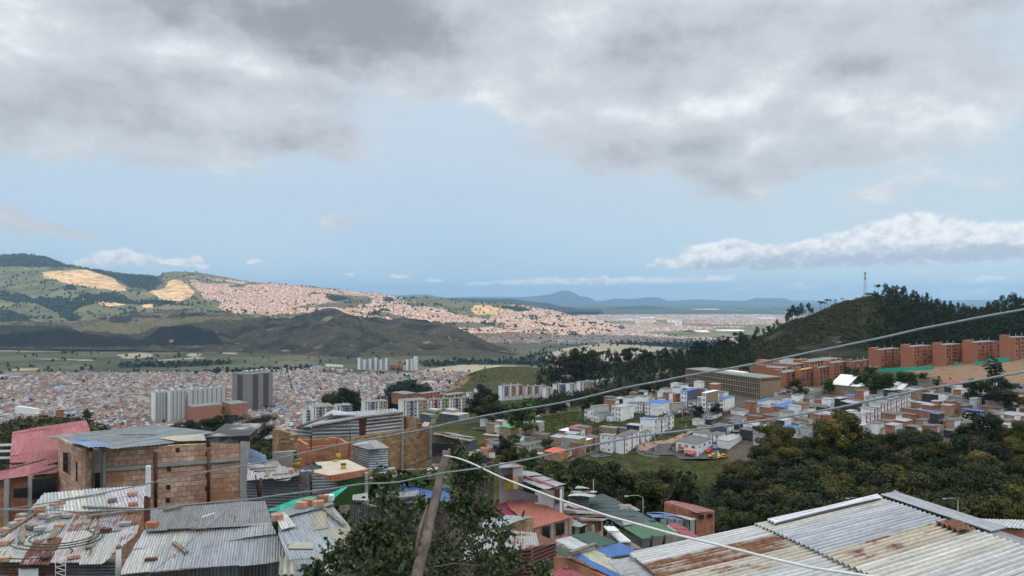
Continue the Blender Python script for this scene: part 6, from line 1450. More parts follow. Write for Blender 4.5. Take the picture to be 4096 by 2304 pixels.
lattice_mast(b0, at(3461, 1090, 850).z - b0.z, 3.6, 1.0, 'lattice radio mast with antennas on top of the wooded hill')
hut = thing('equipment_hut', at(3478, 1178, 852), 'low equipment hut and fence at the foot of the mast', 'hut')
p_ = at(3468, 1180, 852); m = MB(); m.box(p_, (10, 0, 0), (0, 5, 0), (0, 0, 2.6)); m.build('wall', M['slate'], hut)
for i, (px, pt, pb, Y, lb) in enumerate([(435,1262,1295,4150,'power pylon standing on the left scrub hill'),(910,1252,1285,4800,'power pylon on the plateau left of the cone hill'),(258,1301,1316,4000,'small pylon low on the left scrub hill'),(479,1313,1328,3950,'small pylon right of the low one'),(176,1040,1060,9000,'tiny pylon on the far left ridge'),(455,1073,1090,8800,'tiny pylon on the ridge above the first quarry'),(590,1086,1102,8700,'tiny pylon on the ridge between the quarries'),(1745,1185,1202,8000,'tiny pylon on the bare far ridge')]):
 bb = at(px, pb, Y); h_ = (pb - pt) / F * Y; lattice_mast(bb, h_, h_ * .22, h_ * .05, lb, 'power_pylon', 'pylon', arms=1)
def pole(px, pb, pt, label, r=.13, lamp=0, arm=False, mat='concrete', Y=None, name='utility_pole'):
 if Y is None:
  h = G(px, pb, 60); Y = h.y if h is not None else 300
 b_ = at(px, pb, Y); h_ = (pb - pt) / F * Y
 rt = thing(name, b_, label, 'lamp post' if lamp else 'pole', 'street poles'); m = MB(); m.tube([b_ - Vector((0, 0, 2)), b_ + Vector((0, 0, h_))], [r * 1.25, r * .8], 6); m.build('shaft', M[mat], rt)
 if lamp:
  m = MB(); e = b_ + Vector((lamp * 1.9, 0, h_ + .25)); m.tube([b_ + Vector((0, 0, h_)), b_ + Vector((lamp * .8, 0, h_ + .3)), e], .045, 5); m.build('arm', M['metal'], rt)
  m = MB(); m.box(e - Vector((.1, .18, .12)), (lamp * .6, 0, 0), (0, .24, 0), (0, 0, .11), bottom=True); m.build('lamp_head', M['pale'], rt)
 if arm:
  for dz in (.4, 1.3):
   m = MB(); m.box(b_ + Vector((-1.1, -.06, h_ - dz)), (2.2, 0, 0), (0, .12, 0), (0, 0, .12), bottom=True); m.build('cross_arm', M['wood'], rt)
 return b_ + Vector((0, 0, h_))
P = {}
for k_, a_ in dict(a=(*KA(1353, 388), KA(0, 200)[1], 'lamp post on the grass before the isolated white cluster', .13, 1), b=(*KA(1815, 412), KA(0, 225)[1], 'pole against the tall white house of the isolated cluster', .1), c=(*KA(635, 330), KA(0, 150)[1], 'slender pole right of the ochre terrace', .1), d=(*KA(38, 375), KA(0, 245)[1], 'lamp post at the left of the green verge', .12, -1), e=(*KA(120, 330), KA(0, 240)[1], 'lamp post behind the white cottage', .12, 1),
  f=(*KA(770, 800), KA(0, 660)[1], 'dark pole before the pale two storey house', .12), g=(*KA(1490, 870), KA(0, 690)[1], 'lamp post at the playground', .12, -1), h=(*KA(1560, 805), KA(0, 645)[1], 'pole beside the playground fence', .1), i=(*KA(2267, 690), KA(0, 480)[1], 'lamp post before the blue roof terrace house', .12, -1), j=(*KA(2320, 955), KA(0, 610)[1], 'tall steel pole on the grass bank below the retaining wall', .16),
  k=(*KB(740, 625), KB(0, 430)[1], 'concrete pole on the path below the parked cars', .13), l=(*KB(1285, 545), KB(0, 285)[1], 'tall utility pole with cross arms beside the market stall', .15, 0, True), m=(*KB(785, 800), KB(0, 620)[1], 'utility pole with cross arms on the paved path', .12, 0, True), n=(*KB(1122, 1010), KB(0, 770)[1], 'pole right of the shop', .12), o=(*KB(1693, 330), KB(0, 190)[1], 'pole with floodlight before the brown building', .1),
  q=(*KB(1013, 620), KB(0, 540)[1], 'pole left of the small white corner house', .1), r=(*KC(990, 245), KC(0, 110)[1], 'white pole in front of the school', .12), s=(*KC(2165, 230), KC(0, 100)[1], 'pole on the earth slope, left', .12), t=(*KC(2355, 225), KC(0, 130)[1], 'pole on the earth slope, right', .12), u=(*KB(2170, 850), KB(0, 750)[1], 'lamp post beside the slate sided house', .1, -1), v=(*KC(1905, 470), KC(0, 380)[1], 'pole between the long brick roofs', .1)).items():
 P[k_] = pole(*a_)
P['w'] = pole(3440, 1990 + 60, 1998, 'lamp post among the grove trees at the lower right', .1, -1, Y=128)
P['x'] = pole(3832, 2060, 2000, 'lamp post among the trees near the right edge', .1, -1, Y=118)
P['y'] = pole(2572, 2030, 1990, 'lamp post before the grassy gully', .08, -1, Y=100)
P['z'] = pole(2374, 1965, 1918, 'short pole behind the dark green roof', .08, Y=85)
m_wire = pmat('black_cable', (.05, .05, .055), rough=.6, var=.1)
def wire(a_, b_, sag, r, label, mat=m_wire, group=None, n=14, name='cable'):
 m = MB(); m.tube([a_.lerp(b_, k / n) - Vector((0, 0, sag * 4 * (k / n) * (1 - k / n))) for k in range(n + 1)], r, 5)
 o = m.build(name, mat); return tag(o, label, 'cable', group)
for a_, b_ in (('l', 'm'), ('m', 'i'), ('k', 'l'), ('i', 'g'), ('n', 'm'), ('g', 'f'), ('l', 'o'), ('b', 'a')):
 wire(P[a_], P[b_], 1.2, .03, 'thin service wire strung between street poles', group='thin service wires between street poles')
# square, retaining wall, road, netting, cars
def drape(name, pix, mat, lift=.25, n=24, kind='structure', label=None, cat=None):
 """ground patch: polygon traced on the ground sheet, cut in a fan of small quads that follow it"""
 P_ = []
 for a_, b_ in pix:
  h = G(a_, b_, 60); P_.append(h if h is not None else at(a_, b_, 300))
 c = sum(P_, Vector()) / len(P_); m = MB(); N = len(P_)
 def lv(p): return Vector((p.x, p.y, gz(p.x, p.y) + lift))
 for i in range(N):
  A_, B_ = P_[i], P_[(i + 1) % N]
  for k in range(n):
   t0, t1 = k / n, (k + 1) / n
   q = [lv(c.lerp(A_, t0)), lv(c.lerp(A_, t1)), lv(c.lerp(B_, t1)), lv(c.lerp(B_, t0))]
   if k == 0: q = [q[1], q[2], q[3]]
   m.quad(q, c=(1, 1, 1, 0))
 o = m.build(name, mat); o['kind'] = kind
 return o
drape('square', [KB(150, 960), KB(230, 900), KB(420, 890), KB(660, 870), KB(760, 800), KB(900, 770), KB(1200, 930), KB(1180, 1090), KB(700, 1095), KB(640, 1040), KB(430, 1040), KB(250, 1010)], M['asphalt'], .42)
drape('path', [KB(150, 930), KB(230, 885), KB(560, 850), KB(760, 770), KB(920, 700), KB(1000, 705), KB(860, 760), KB(700, 850), KB(600, 900), KB(280, 905), KB(235, 950), KB(260, 1000), KB(180, 985)], M['paving'], .60)
drape('path', [KB(1000, 600), KB(1010, 540), KB(820, 510), KB(560, 520), KB(560, 500), KB(1240, 470), KB(1250, 500), KB(1100, 540)], M['asphalt'], .3)
drape('road', [KA(1150, 925), KA(1300, 860), KA(1600, 770), KA(1680, 660), KA(1720, 690), KA(1650, 790), KA(1400, 860), KA(1200, 935)], M['asphalt'], .3)
drape('playground', [KA(1470, 850), KA(1540, 830), KA(1700, 838), KA(1760, 855), KA(1600, 880), KA(1500, 875)], M['slate'], .34)
drape('road', [KA(-40, 490), KA(0, 485), KA(320, 525), KA(320, 545), KA(0, 505), KA(-40, 508)], M['asphalt'], .3)
drape('path', [KB(1060, 1010), KB(1200, 980), KB(1240, 1080), KB(1000, 1090)], M['concrete'], .36)
rw = thing('retaining_wall', at(*KB(150, 1000), 295), 'curved concrete retaining wall around the end of the square', 'wall')
wp_ = []
for a_, b_ in [(165, 905), (148, 940), (150, 980), (180, 1010), (250, 1040), (340, 1055), (440, 1062)]:
 h = G(*KB(a_, b_), 60); wp_.append(h)
m = MB()
for i in range(len(wp_) - 1):
 A_, B_ = wp_[i], wp_[i + 1]; za = gz(A_.x, A_.y) + .55; e = B_ - A_; e.z = 0; nn = e.cross(Vector((0, 0, 1))).normalized()
 m.box(Vector((A_.x, A_.y, za - 3.6)), e, nn * .3, (0, 0, 3.6))
m.build('wall', M['concrete'], rw)
m = MB()
for i in range(len(wp_) - 1):
 for k in range(4):
  p_ = wp_[i].lerp(wp_[i + 1], k / 4); z_ = gz(p_.x, p_.y) + .5; m.tube([Vector((p_.x, p_.y, z_)), Vector((p_.x, p_.y, z_ + 1))], .04, 4)
 for dz in (.5, 1.0): m.tube([Vector((wp_[i].x, wp_[i].y, gz(wp_[i].x, wp_[i].y) + .5 + dz)), Vector((wp_[i + 1].x, wp_[i + 1].y, gz(wp_[i + 1].x, wp_[i + 1].y) + .5 + dz))], .035, 4)
m.build('railing', M['metal'], rw)
pg = thing('playground_frame', G(*KA(1600, 850), 60), 'row of thin climbing posts on the playground', 'climbing frame')
for k in range(6):
 h = G(*KA(1590 + 22 * k, 848), 60); m = MB(); m.tube([h, h + Vector((0, 0, 3.2))], .07, 5); m.build('post', M['wood'], pg)
def netting(pts_, hgt, label):
 rt = thing('safety_netting', G(*pts_[0], 100), label, 'netting', 'teal safety netting'); m = MB(); L_ = []
 for i in range(len(pts_) - 1):
  for k in range(6):
   t = k / 6; a_ = pts_[i][0] * (1 - t) + pts_[i + 1][0] * t; b_ = pts_[i][1] * (1 - t) + pts_[i + 1][1] * t; L_.append(G(a_, b_, 100))
 L_ = [p for p in L_ if p is not None]
 for i in range(len(L_) - 1):
  z0, z1 = hgt * rT.uniform(.85, 1.1), hgt * rT.uniform(.85, 1.1); A_, B_ = L_[i], L_[i + 1]; nn = (B_ - A_).cross(Vector((0, 0, 1))).normalized() * .05
  for s_ in (1, -1):
   q = [A_ + nn * s_, B_ + nn * s_, B_ + nn * s_ + Vector((0, 0, z1)), A_ + nn * s_ + Vector((0, 0, z0))]; m.quad(q if s_ > 0 else q[::-1])
 m.build('net', M['teal'], rt)
 for p in L_[::3]:
  m = MB(); m.tube([p, p + Vector((0, 0, hgt * 1.1))], .07, 4); m.build('post', M['wood'], rt)
netting([KU(975,1262), KU(1140,1222), KU(1180,1192), KU(1400,1180), KU(1790,1160)], 2.4, 'long run of teal netting below the apartment blocks')
netting([KU(1925,1130), KU(1968,1124)], 2.4, 'tiny piece of teal netting left of the earth mound')
netting([KU(2110,1122), KU(2212,1120)], 2.4, 'short piece of teal netting right of the earth mound')
netting([KU(2225,1104), KU(2320,1098), KU(2460,1090)], 2.8, 'teal netting below the tallest apartment block')
def car(px, pb, yaw, mat, label, s=1., Y=None, grp=None, van=False):
 h = G(px, pb, 100); rt = thing('parked_car', h + Vector((0, 0, .3)), label, 'car', grp, rz=yaw)
 def ob(name, m, mt):
  o = m.build(name, mt); o.parent = rt; return o
 m = MB(); pr = [(-2.0, .35), (-2.0, .85), (-1.7, .95), (-1.1, 1.02), (-.6, 1.45), (.9, 1.48), (1.5, 1.05), (2.0, .9), (2.05, .35)] if not van else [(-2.0, .35), (-2.0, .9), (-1.5, 1.1), (-1.0, 1.7), (1.9, 1.7), (2.0, 1.0), (2.0, .35)]
 for y_ in (-.8, .8):
  q = [(x_ * s, y_ * s, z_ * s) for x_, z_ in pr]; m.quad(q if y_ < 0 else q[::-1])
 for i in range(len(pr)):
  (x0, z0), (x1, z1) = pr[i], pr[(i + 1) % len(pr)]; m.quad([(x0 * s, -.8 * s, z0 * s), (x0 * s, .8 * s, z0 * s), (x1 * s, .8 * s, z1 * s), (x1 * s, -.8 * s, z1 * s)])
 ob('body', m, mat)
 m = MB()
 for y_ in (-.815, .815): q = [(-.95 * s, y_ * s, 1.02 * s), (1.3 * s, y_ * s, 1.02 * s), (.85 * s, y_ * s, 1.38 * s), (-.55 * s, y_ * s, 1.38 * s)]; m.quad(q if y_ < 0 else q[::-1])
 m.quad([(-1.12 * s, -.68 * s, 1.04 * s), (-1.12 * s, .68 * s, 1.04 * s), (-.63 * s, .62 * s, 1.47 * s), (-.63 * s, -.62 * s, 1.47 * s)][::-1])
 ob('windows', m, M['glass'])
 for x_ in (-1.3, 1.3):
  for y_ in (-.78, .78): m = MB(); m.tube([(x_ * s, (y_ - .1) * s, .33 * s), (x_ * s, (y_ + .1) * s, .33 * s)], .33 * s, 10); ob('wheel', m, M['black'])
 return rt
cr, cb, cy, cw, cs = pmat('red_car_paint', (.50, .02, .03), rough=.3), pmat('blue_car_paint', (.10, .14, .35), rough=.3), pmat('yellow_car_paint', (.70, .38, .04), rough=.3), pmat('white_car_paint', (.75, .75, .75), rough=.3), pmat('silver_car_paint', (.35, .36, .38), rough=.3, metal=.4)
car(*KB(1082, 1012), R(60), cr, 'red car parked beside the white shop', van=True)
car(*KB(1158, 965), R(75), cb, 'dark blue car behind the red one', van=True)
car(*KB(1135, 1068), R(20), cy, 'yellow taxi at the edge of the grove')
car(*KB(1262, 1075), R(20), cy, 'second yellow taxi, mostly behind the leaves')
q_ = random.Random(2)
for i, (x_, y_) in enumerate([(560,500),(600,515),(650,505),(700,500),(745,515),(790,505),(770,470),(815,475),(850,485),(905,490),(960,480),(1020,495),(1060,490),(690,530)]):
 w_c = q_.choice([cw, cw, cs, cs, M['black']]); nm = {cw: 'white', cs: 'silver'}.get(w_c, 'dark')
 car(*KB(x_, y_ + 8), R(q_.uniform(10, 50)), w_c, '%s car in the small car park beside the beige block' % nm, grp='%s cars in the car park' % nm)
car(*KA(815, 362), R(10), cw, 'white car parked alone on the rough grass')
# foreground roofs and shacks
K5 = lambda x, y: (.4859 * x, 1600 + .4859 * y)
K6 = lambda x, y: (1000 + .4859 * x, 1600 + .4859 * y)
K7 = lambda x, y: (2000 + .4859 * x, 1600 + .4859 * y)
K8 = lambda x, y: (2996 + .4859 * x, 1600 + .4859 * y)
K9 = lambda x, y: (1900 + .3494 * x, 1850 + .3494 * y)
rF = random.Random(5)
def sheet_mat():
 m, T, b = new_mat('corrugated_sheet')
 va = T.n.new('ShaderNodeVertexColor'); va.layer_name = 'Col'; uv = T.n.new('ShaderNodeUVMap').outputs[0]
 n1 = T.noise(T.vmath('MULTIPLY', uv, (7, .38, 1)), 1.6, 6, .65); n2 = T.noise(uv, 1.3, 6, .65); n3 = T.noise(uv, 9, 4, .6)
 c = T.mix(1., va.outputs[0], T.comb(*[T.mapr(n1, .25, .75, .62, 1.22)] * 3), 'MULTIPLY')
 c = T.mix(T.mapr(n2, .55, .75, 0, .6), c, T.mix(1., c, (.55, .52, .47, 1), 'MULTIPLY'))
 c = T.mix(1., c, T.comb(*[T.mapr(n3, .3, .7, .88, 1.1)] * 3), 'MULTIPLY')
 rn = T.math('ADD', T.math('MULTIPLY', n1, .55), T.math('MULTIPLY', n2, .45))
 rm = T.mapr(T.math('ADD', rn, T.math('MULTIPLY', va.outputs['Alpha'], .5)), .60, .68)
 rc = T.mix(T.mapr(n3, .3, .7), (.085, .032, .022, 1), (.22, .095, .048, 1))
 c = T.mix(rm, c, rc)
 dn = T.noise(uv, 3.1, 7, .75); c = T.mix(T.mapr(dn, .66, .72, 0, .75), c, (.05, .045, .04, 1))
 T.l.new(c, b.inputs['Base Color']); T.l.new(T.math('MULTIPLY_ADD', rm, .35, .5), b.inputs['Roughness'])
 T.l.new(T.math('MULTIPLY_ADD', rm, -.25, .25), b.inputs['Metallic']); bump(T, b, n3, .25, .01)
 return m
M['sheet'] = sheet_mat()
M['block'] = brickmat('clay_block', (.46, .26, .175), (.64, .43, .32), (.26, .22, .18), .34, .225, .012, var=.55, patches=(.40, .19, .10), bs=1.)
M['block2'] = brickmat('ochre_block', (.30, .18, .09), (.48, .33, .19), (.24, .20, .16), .34, .225, .012, var=.6, patches=(.26, .14, .07), bs=1.)
M['redblock'] = brickmat('orange_block', (.42, .16, .085), (.52, .235, .14), (.34, .26, .20), .34, .225, .012, var=.4, bs=1.)
M['darkmetal'] = pmat('dark_metal', (.02, .02, .022), rough=.5, var=.2)
M['rustpipe'] = pmat('maroon_pipe', (.10, .03, .022), rough=.6, var=.3)
M['tar'] = pmat('tar_paint', (.018, .018, .018), rough=.5, var=.4, scale=2, c2=(.55, .55, .52), amt2=.7, scale2=.9)
M['cloth'] = pmat('teal_netting', (.015, .36, .27), rough=.8, var=.25, scale=2.5)
M['plastic'] = pmat('black_plastic', (.03, .032, .036), rough=.35, var=.4, scale=4)
M['green'] = pmat('green_wall_paint', (.035, .105, .022), var=.15, scale=1.5)
M['slab'] = pmat('light_slab', (.50, .44, .35), var=.12, scale=1.5, c2=(.36, .32, .26), amt2=.5, scale2=.5)
M['bucket'] = pmat('yellow_bucket', (.60, .36, .03), rough=.5, var=.15)
M['whiteboard'] = pmat('white_board', (.66, .67, .66), var=.08)
ZN = [(.58, .60, .61), (.66, .67, .68), (.50, .53, .54), (.61, .62, .56), (.46, .48, .51)]
def zinc(rust=.0, pal=ZN, var=.08):
 def f(i, j, q):
  c = pal[q.randrange(len(pal))]; k = 1 + q.uniform(-var, var); return (c[0] * k, c[1] * k, c[2] * k, max(0, q.gauss(rust, .12)))
 return f
def solid(c, rust=0., var=.05):
 def f(i, j, q):
  k = 1 + q.uniform(-var, var); g_ = sum(c) / 3 * .16; return (c[0] * k * .82 + g_, c[1] * k * .82 + g_, c[2] * k * .82 + g_, rust)
 return f
class Plane:
 def __init__(s, a, b, c):
  s.a, s.b, s.c = at(*a), at(*b), at(*c); s.n = (s.b - s.a).cross(s.c - s.a).normalized()
  if s.n.z < 0: s.n = -s.n
  s.d = s.n.dot(s.a)
 def p(s, px, py):
  r = at(px, py, 1.); t = s.d / s.n.dot(r); return r * t
def corr(parent, pl, poly, vd, colf, name='roof', pitch=.082, amp=.014, sw=.82, sl=2.4, jit=.05, lap=.016, seg=4, lift=0., wav=.012, seed=None, both=True):
 """corrugated sheets laid over a convex outline on a plane; vd: two picture points along the corrugations"""
 q = random.Random(seed if seed is not None else rF.random())
 P3 = [pl.p(*k) for k in poly]; O = P3[0]; v = (pl.p(*vd[1]) - pl.p(*vd[0])).normalized(); u = v.cross(pl.n).normalized()
 uv = [((p - O).dot(u), (p - O).dot(v)) for p in P3]; u0, u1 = min(a for a, b in uv), max(a for a, b in uv); vmin = min(b for a, b in uv)
 def span(x):
  vs_ = []
  for k in range(len(uv)):
   (a0, b0), (a1, b1) = uv[k], uv[(k + 1) % len(uv)]
   if (a0 - x) * (a1 - x) <= 0 and abs(a1 - a0) > 1e-9: vs_.append(b0 + (b1 - b0) * (x - a0) / (a1 - a0))
  return (min(vs_), max(vs_)) if len(vs_) > 1 else None
 m = MB(); step = pitch / seg; n = max(2, int((u1 - u0) / step)); info = {}
 def sheet(i, j):
  if (i, j) not in info: info[(i, j)] = (colf(i, j, q), q.uniform(-jit, jit), q.uniform(0, .012), q.uniform(-.004, .004))
  return info[(i, j)]
 def pt(x, y, h): return O + u * x + v * y + pl.n * (h + lift)
 for k in range(n):
  xa, xb = u0 + k * step, u0 + (k + 1) * step; xm = (xa + xb) / 2
  sa, sb = span(min(max(xa, u0 + 1e-4), u1 - 1e-4)), span(min(max(xb, u0 + 1e-4), u1 - 1e-4))
  if not sa or not sb: continue
  i = int((xm - u0) / sw); off_ = (sheet(i, -9)[1]) * 2
  lo = min(sa[0], sb[0]); hi = max(sa[1], sb[1]); j0 = int((lo - vmin - off_) // sl); j1 = int((hi - vmin - off_) // sl)
  for j in range(j0, j1 + 1):
   c, jt, hz, tl_ = sheet(i, j); y0 = vmin + off_ + j * sl - .06; y1 = vmin + off_ + (j + 1) * sl + .06
   ya0 = max(sa[0] + (jt if j == j0 else 0), y0); yb0 = max(sb[0] + (jt if j == j0 else 0), y0); ya1 = min(sa[1] - (jt if j == j1 else 0), y1); yb1 = min(sb[1] - (jt if j == j1 else 0), y1)
   if ya1 - ya0 < .01 or yb1 - yb0 < .01: continue
   ha = amp * math.cos(2 * math.pi * xa / pitch) + hz + (i % 2) * .006; hb = amp * math.cos(2 * math.pi * xb / pitch) + hz + (i % 2) * .006
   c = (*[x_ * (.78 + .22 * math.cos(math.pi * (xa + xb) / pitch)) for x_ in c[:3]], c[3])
   w0 = wav * math.sin(xm * 1.3 + j * 2.1); fr0, fr1 = (lap, 0)
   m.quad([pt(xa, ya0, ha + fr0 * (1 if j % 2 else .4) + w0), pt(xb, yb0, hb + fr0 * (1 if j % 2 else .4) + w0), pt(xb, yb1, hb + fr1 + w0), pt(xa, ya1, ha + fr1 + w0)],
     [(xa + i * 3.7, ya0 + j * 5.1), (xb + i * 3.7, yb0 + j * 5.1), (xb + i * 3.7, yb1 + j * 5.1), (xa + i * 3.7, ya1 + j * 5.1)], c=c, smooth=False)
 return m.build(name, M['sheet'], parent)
def slabwall(parent, A, B, ta, ba, tb, bb, mat, name='wall', th=.15, drop=0):
 """vertical wall from pixel column A=(px,Y) to B; tops and bottoms given as picture rows"""
 a1, a0, b1, b0 = at(A[0], ta, A[1]), at(A[0], ba, A[1]), at(B[0], tb, B[1]), at(B[0], bb, B[1])
 for lo_, hi_ in ((a0, a1), (b0, b1)): lo_.x, lo_.y = hi_.x, hi_.y
 a0.z -= drop; b0.z -= drop
 e = b1 - a1; e.z = 0; n_ = e.cross(Vector((0, 0, 1))).normalized()
 if n_.dot(a1) < 0: n_ = -n_
 n_ *= th; L = e.length; m = MB(); z = lambda p: p.z
 uvq = lambda: [(0, a0.z), (L, b0.z), (L, b1.z), (0, a1.z)]
 F_ = [a0, b0, b1, a1]; Bk = [p + n_ for p in F_]
 m.quad(F_, uvq()); m.quad(Bk[::-1], uvq()[::-1])
 for i in range(4):
  j = (i + 1) % 4; m.quad([F_[j], F_[i], Bk[i], Bk[j]])
 return m.build(name, M[mat] if isinstance(mat, str) else mat, parent)
def sheetwall(parent, A, B, ta, ba, tb, bb, colf=None, horiz=True, name='sheet_wall', drop=0, **kw):
 a1, b1 = at(A[0], ta, A[1]), at(B[0], tb, B[1]); a0 = Vector((a1.x, a1.y, at(A[0], ba, A[1]).z - drop))
 class Q: pass
 p_ = Q(); e = (b1 - a1); e.z = 0; n_ = e.cross(Vector((0, 0, 1))).normalized()
 if n_.dot(a1) > 0: n_ = -n_
 p_.n = n_; d_ = n_.dot(a1); p_.p = lambda px, py: at(px, py, 1.) * (d_ / n_.dot(at(px, py, 1.)))
 bbz = b1.copy(); poly = [(A[0], ta), (B[0], tb), (B[0], bb), (A[0], ba)]
 vd = (poly[3], poly[2]) if horiz else (poly[3], poly[0])
 return corr(parent, p_, poly, vd, colf or zinc(.05, [(.22, .23, .25), (.28, .29, .31), (.18, .19, .2)]), name=name, **kw)
def bar(parent, name, a, b, r, mat, n=5):
 m = MB(); m.tube([a, b], r, n); return m.build(name, M[mat], parent)
def barred_window(parent, A, B, ta, ba, tb, bb, nb=6, name='window'):
 w = slabwall(parent, A, B, ta, ba, tb, bb, 'glass', name, .05)
 m = MB()
 for k in range(nb + 1):
  t = k / nb; px = A[0] + (B[0] - A[0]) * t; Y = A[1] + (B[1] - A[1]) * t - .05; m.tube([at(px, ta + (tb - ta) * t, Y), at(px, ba + (bb - ba) * t, Y)], .012, 4)
 for t in (0, .5, 1): m.tube([at(A[0], ta + (ba - ta) * t, A[1] - .05), at(B[0], tb + (bb - tb) * t, B[1] - .05)], .014, 4)
 g = m.build('grille', M['darkmetal']); g.parent = w; g.matrix_parent_inverse = I4
 return w
def fthing(name, px, py, Y, label, cat, group=None): return thing(name, at(px, py, Y), label, cat, group)
# brick house with the grey roof
H = fthing('brick_house', 600, 2010, 32, 'unplastered clay block house under a grey zinc roof with tarred corner', 'house')
slabwall(H, (233, 32.4), (326, 29.6), 1752, 1920, 1796, 1966, 'block', drop=3)
slabwall(H, (250, 33.4), (470, 33.4), 1765, 1830, 1775, 1830, 'wood')
slabwall(H, (327, 29.62), (371, 31.0), 1798, 1960, 1808, 1980, 'block', drop=3)
slabwall(H, (371, 31.0), (991, 33.2), 1796, 2040, 1768, 2003, 'block', drop=3)
slabwall(H, (991, 33.22), (1000, 40), 1768, 2003, 1740, 1900, 'block', drop=3)
for (A, B, ta, ba, tb, bb) in [((412, 31.0), (424, 31.05), 1808, 1955, 1806, 1953), ((371, 30.95), (411, 31.05), 1806, 1975, 1802, 1972), ((962, 32.95), (991, 33.1), 1766, 2003, 1765, 2002)]:
 slabwall(H, A, B, ta, ba, tb, bb, 'concrete', 'column', .12, 2)
slabwall(H, (371, 30.93), (991, 33.08), 1876, 1891, 1829, 1840, 'concrete', 'beam', .1)
barred_window(H, (253, 31.7), (281, 30.9), 1808, 1884, 1815, 1898)
barred_window(H, (304, 30.2), (319, 29.72), 1846, 1924, 1851, 1931, 4)
barred_window(H, (381, 30.9), (399, 30.93), 1893, 1954, 1892, 1954, 3)
for px, t, b in ((622, 1809, 2030), (834, 1795, 2010)):
 Y = 31 + (px - 371) / 620 * 2.15 - .1; bar(H, 'drain_pipe', at(px, t, Y), at(px, b, Y), .07, 'rustpipe', 7)
for px, py in ((825,1788),(702,1810),(667,1885),(665,1958),(662,2010),(822,1825),(823,1878),(822,1912),(820,1963)):
 Y = 31 + (px - 371) / 620 * 2.15 - .012; p_ = at(px, py, Y); m = MB(); m.box(p_, (.17, .006, 0), (0, .03, 0), (0, 0, .2), bottom=True); m.build('vent_block', M['darkmetal'], H)
pl = Plane((452, 1796, 30.3), (860, 1762, 33.2), (617, 1702, 41))
Gz = [(.21, .25, .27), (.24, .28, .30), (.19, .23, .255)]
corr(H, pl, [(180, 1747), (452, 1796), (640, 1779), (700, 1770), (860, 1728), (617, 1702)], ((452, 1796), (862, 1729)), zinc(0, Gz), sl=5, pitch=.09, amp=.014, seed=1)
corr(H, pl, [(630, 1757), (712, 1770), (826, 1766), (815, 1740), (700, 1745)], ((700, 1770), (800, 1740)), solid((.58, .55, .40)), name='cream_sheet', lift=.03, pitch=.09, seed=2)
corr(H, Plane((270, 1772, 30.6), (452, 1797, 29.9), (330, 1765, 31.6)), [(266, 1773), (350, 1803), (452, 1797), (415, 1782), (330, 1766)], ((350, 1803), (440, 1780)), solid((.24, .36, .62), 0, .15), name='blue_sheet', lift=.1, pitch=.11, seed=3)
m = MB(); o_ = at(824, 1773, 32.7); e1 = at(998, 1770, 33.1) - o_; e1.z = 0; m.box(o_, e1, Vector((-.5, 3.4, 0)), (0, 0, .28), bottom=True); m.build('tarred_slab', M['tar'], H)
# red roofed house at the left
H = fthing('red_roof_house', 120, 2080, 34, 'block house under two faded red corrugated roofs at the left edge', 'house')
pl = Plane((39, 1853, 34), (228, 1838, 34.6), (345, 1680, 42)); RD = [(.50, .15, .16), (.54, .18, .19), (.47, .13, .15)]
corr(H, pl, [(39, 1853), (49, 1727), (345, 1680), (362, 1725), (233, 1850)], ((100, 1845), (150, 1715)), zinc(0, RD), pitch=.10, amp=.016, seed=4)
corr(H, Plane((39, 1905, 32.6), (228, 1880, 32.8), (120, 1850, 34.2)), [(38, 1906), (39, 1856), (160, 1842), (230, 1838), (228, 1850)], ((60, 1900), (75, 1850)), zinc(.05, RD), pitch=.10, amp=.016, seed=5, name='lower_roof')
corr(H, Plane((5, 1921, 31.6), (228, 1888, 32.2), (110, 1870, 33.5)), [(-40, 1926), (-40, 1890), (110, 1868), (232, 1860), (232, 1890)], ((60, 1910), (75, 1875)), zinc(.05, RD), pitch=.10, amp=.016, seed=6, name='porch_roof')
slabwall(H, (-60, 31.9), (230, 32.5), 1925, 2100, 1898, 2080, 'redblock', drop=3)
slabwall(H, (16, 31.6), (36, 31.65), 1920, 2090, 1918, 2090, 'concrete', 'column', .2, 2); slabwall(H, (112, 31.8), (128, 31.8), 1905, 2040, 1904, 2040, 'concrete', 'column', .2, 2)
barred_window(H, (54, 31.6), (108, 31.7), 1955, 1992, 1952, 1990, 5); barred_window(H, (130, 31.75), (226, 32.0), 1918, 1998, 1908, 1985, 14)
bar(H, 'plank', at(45, 1872, 32.4), at(185, 1835, 33.6), .05, 'wood', 4); bar(H, 'plank', at(118, 1900, 32), at(230, 1868, 32.6), .05, 'wood', 4)
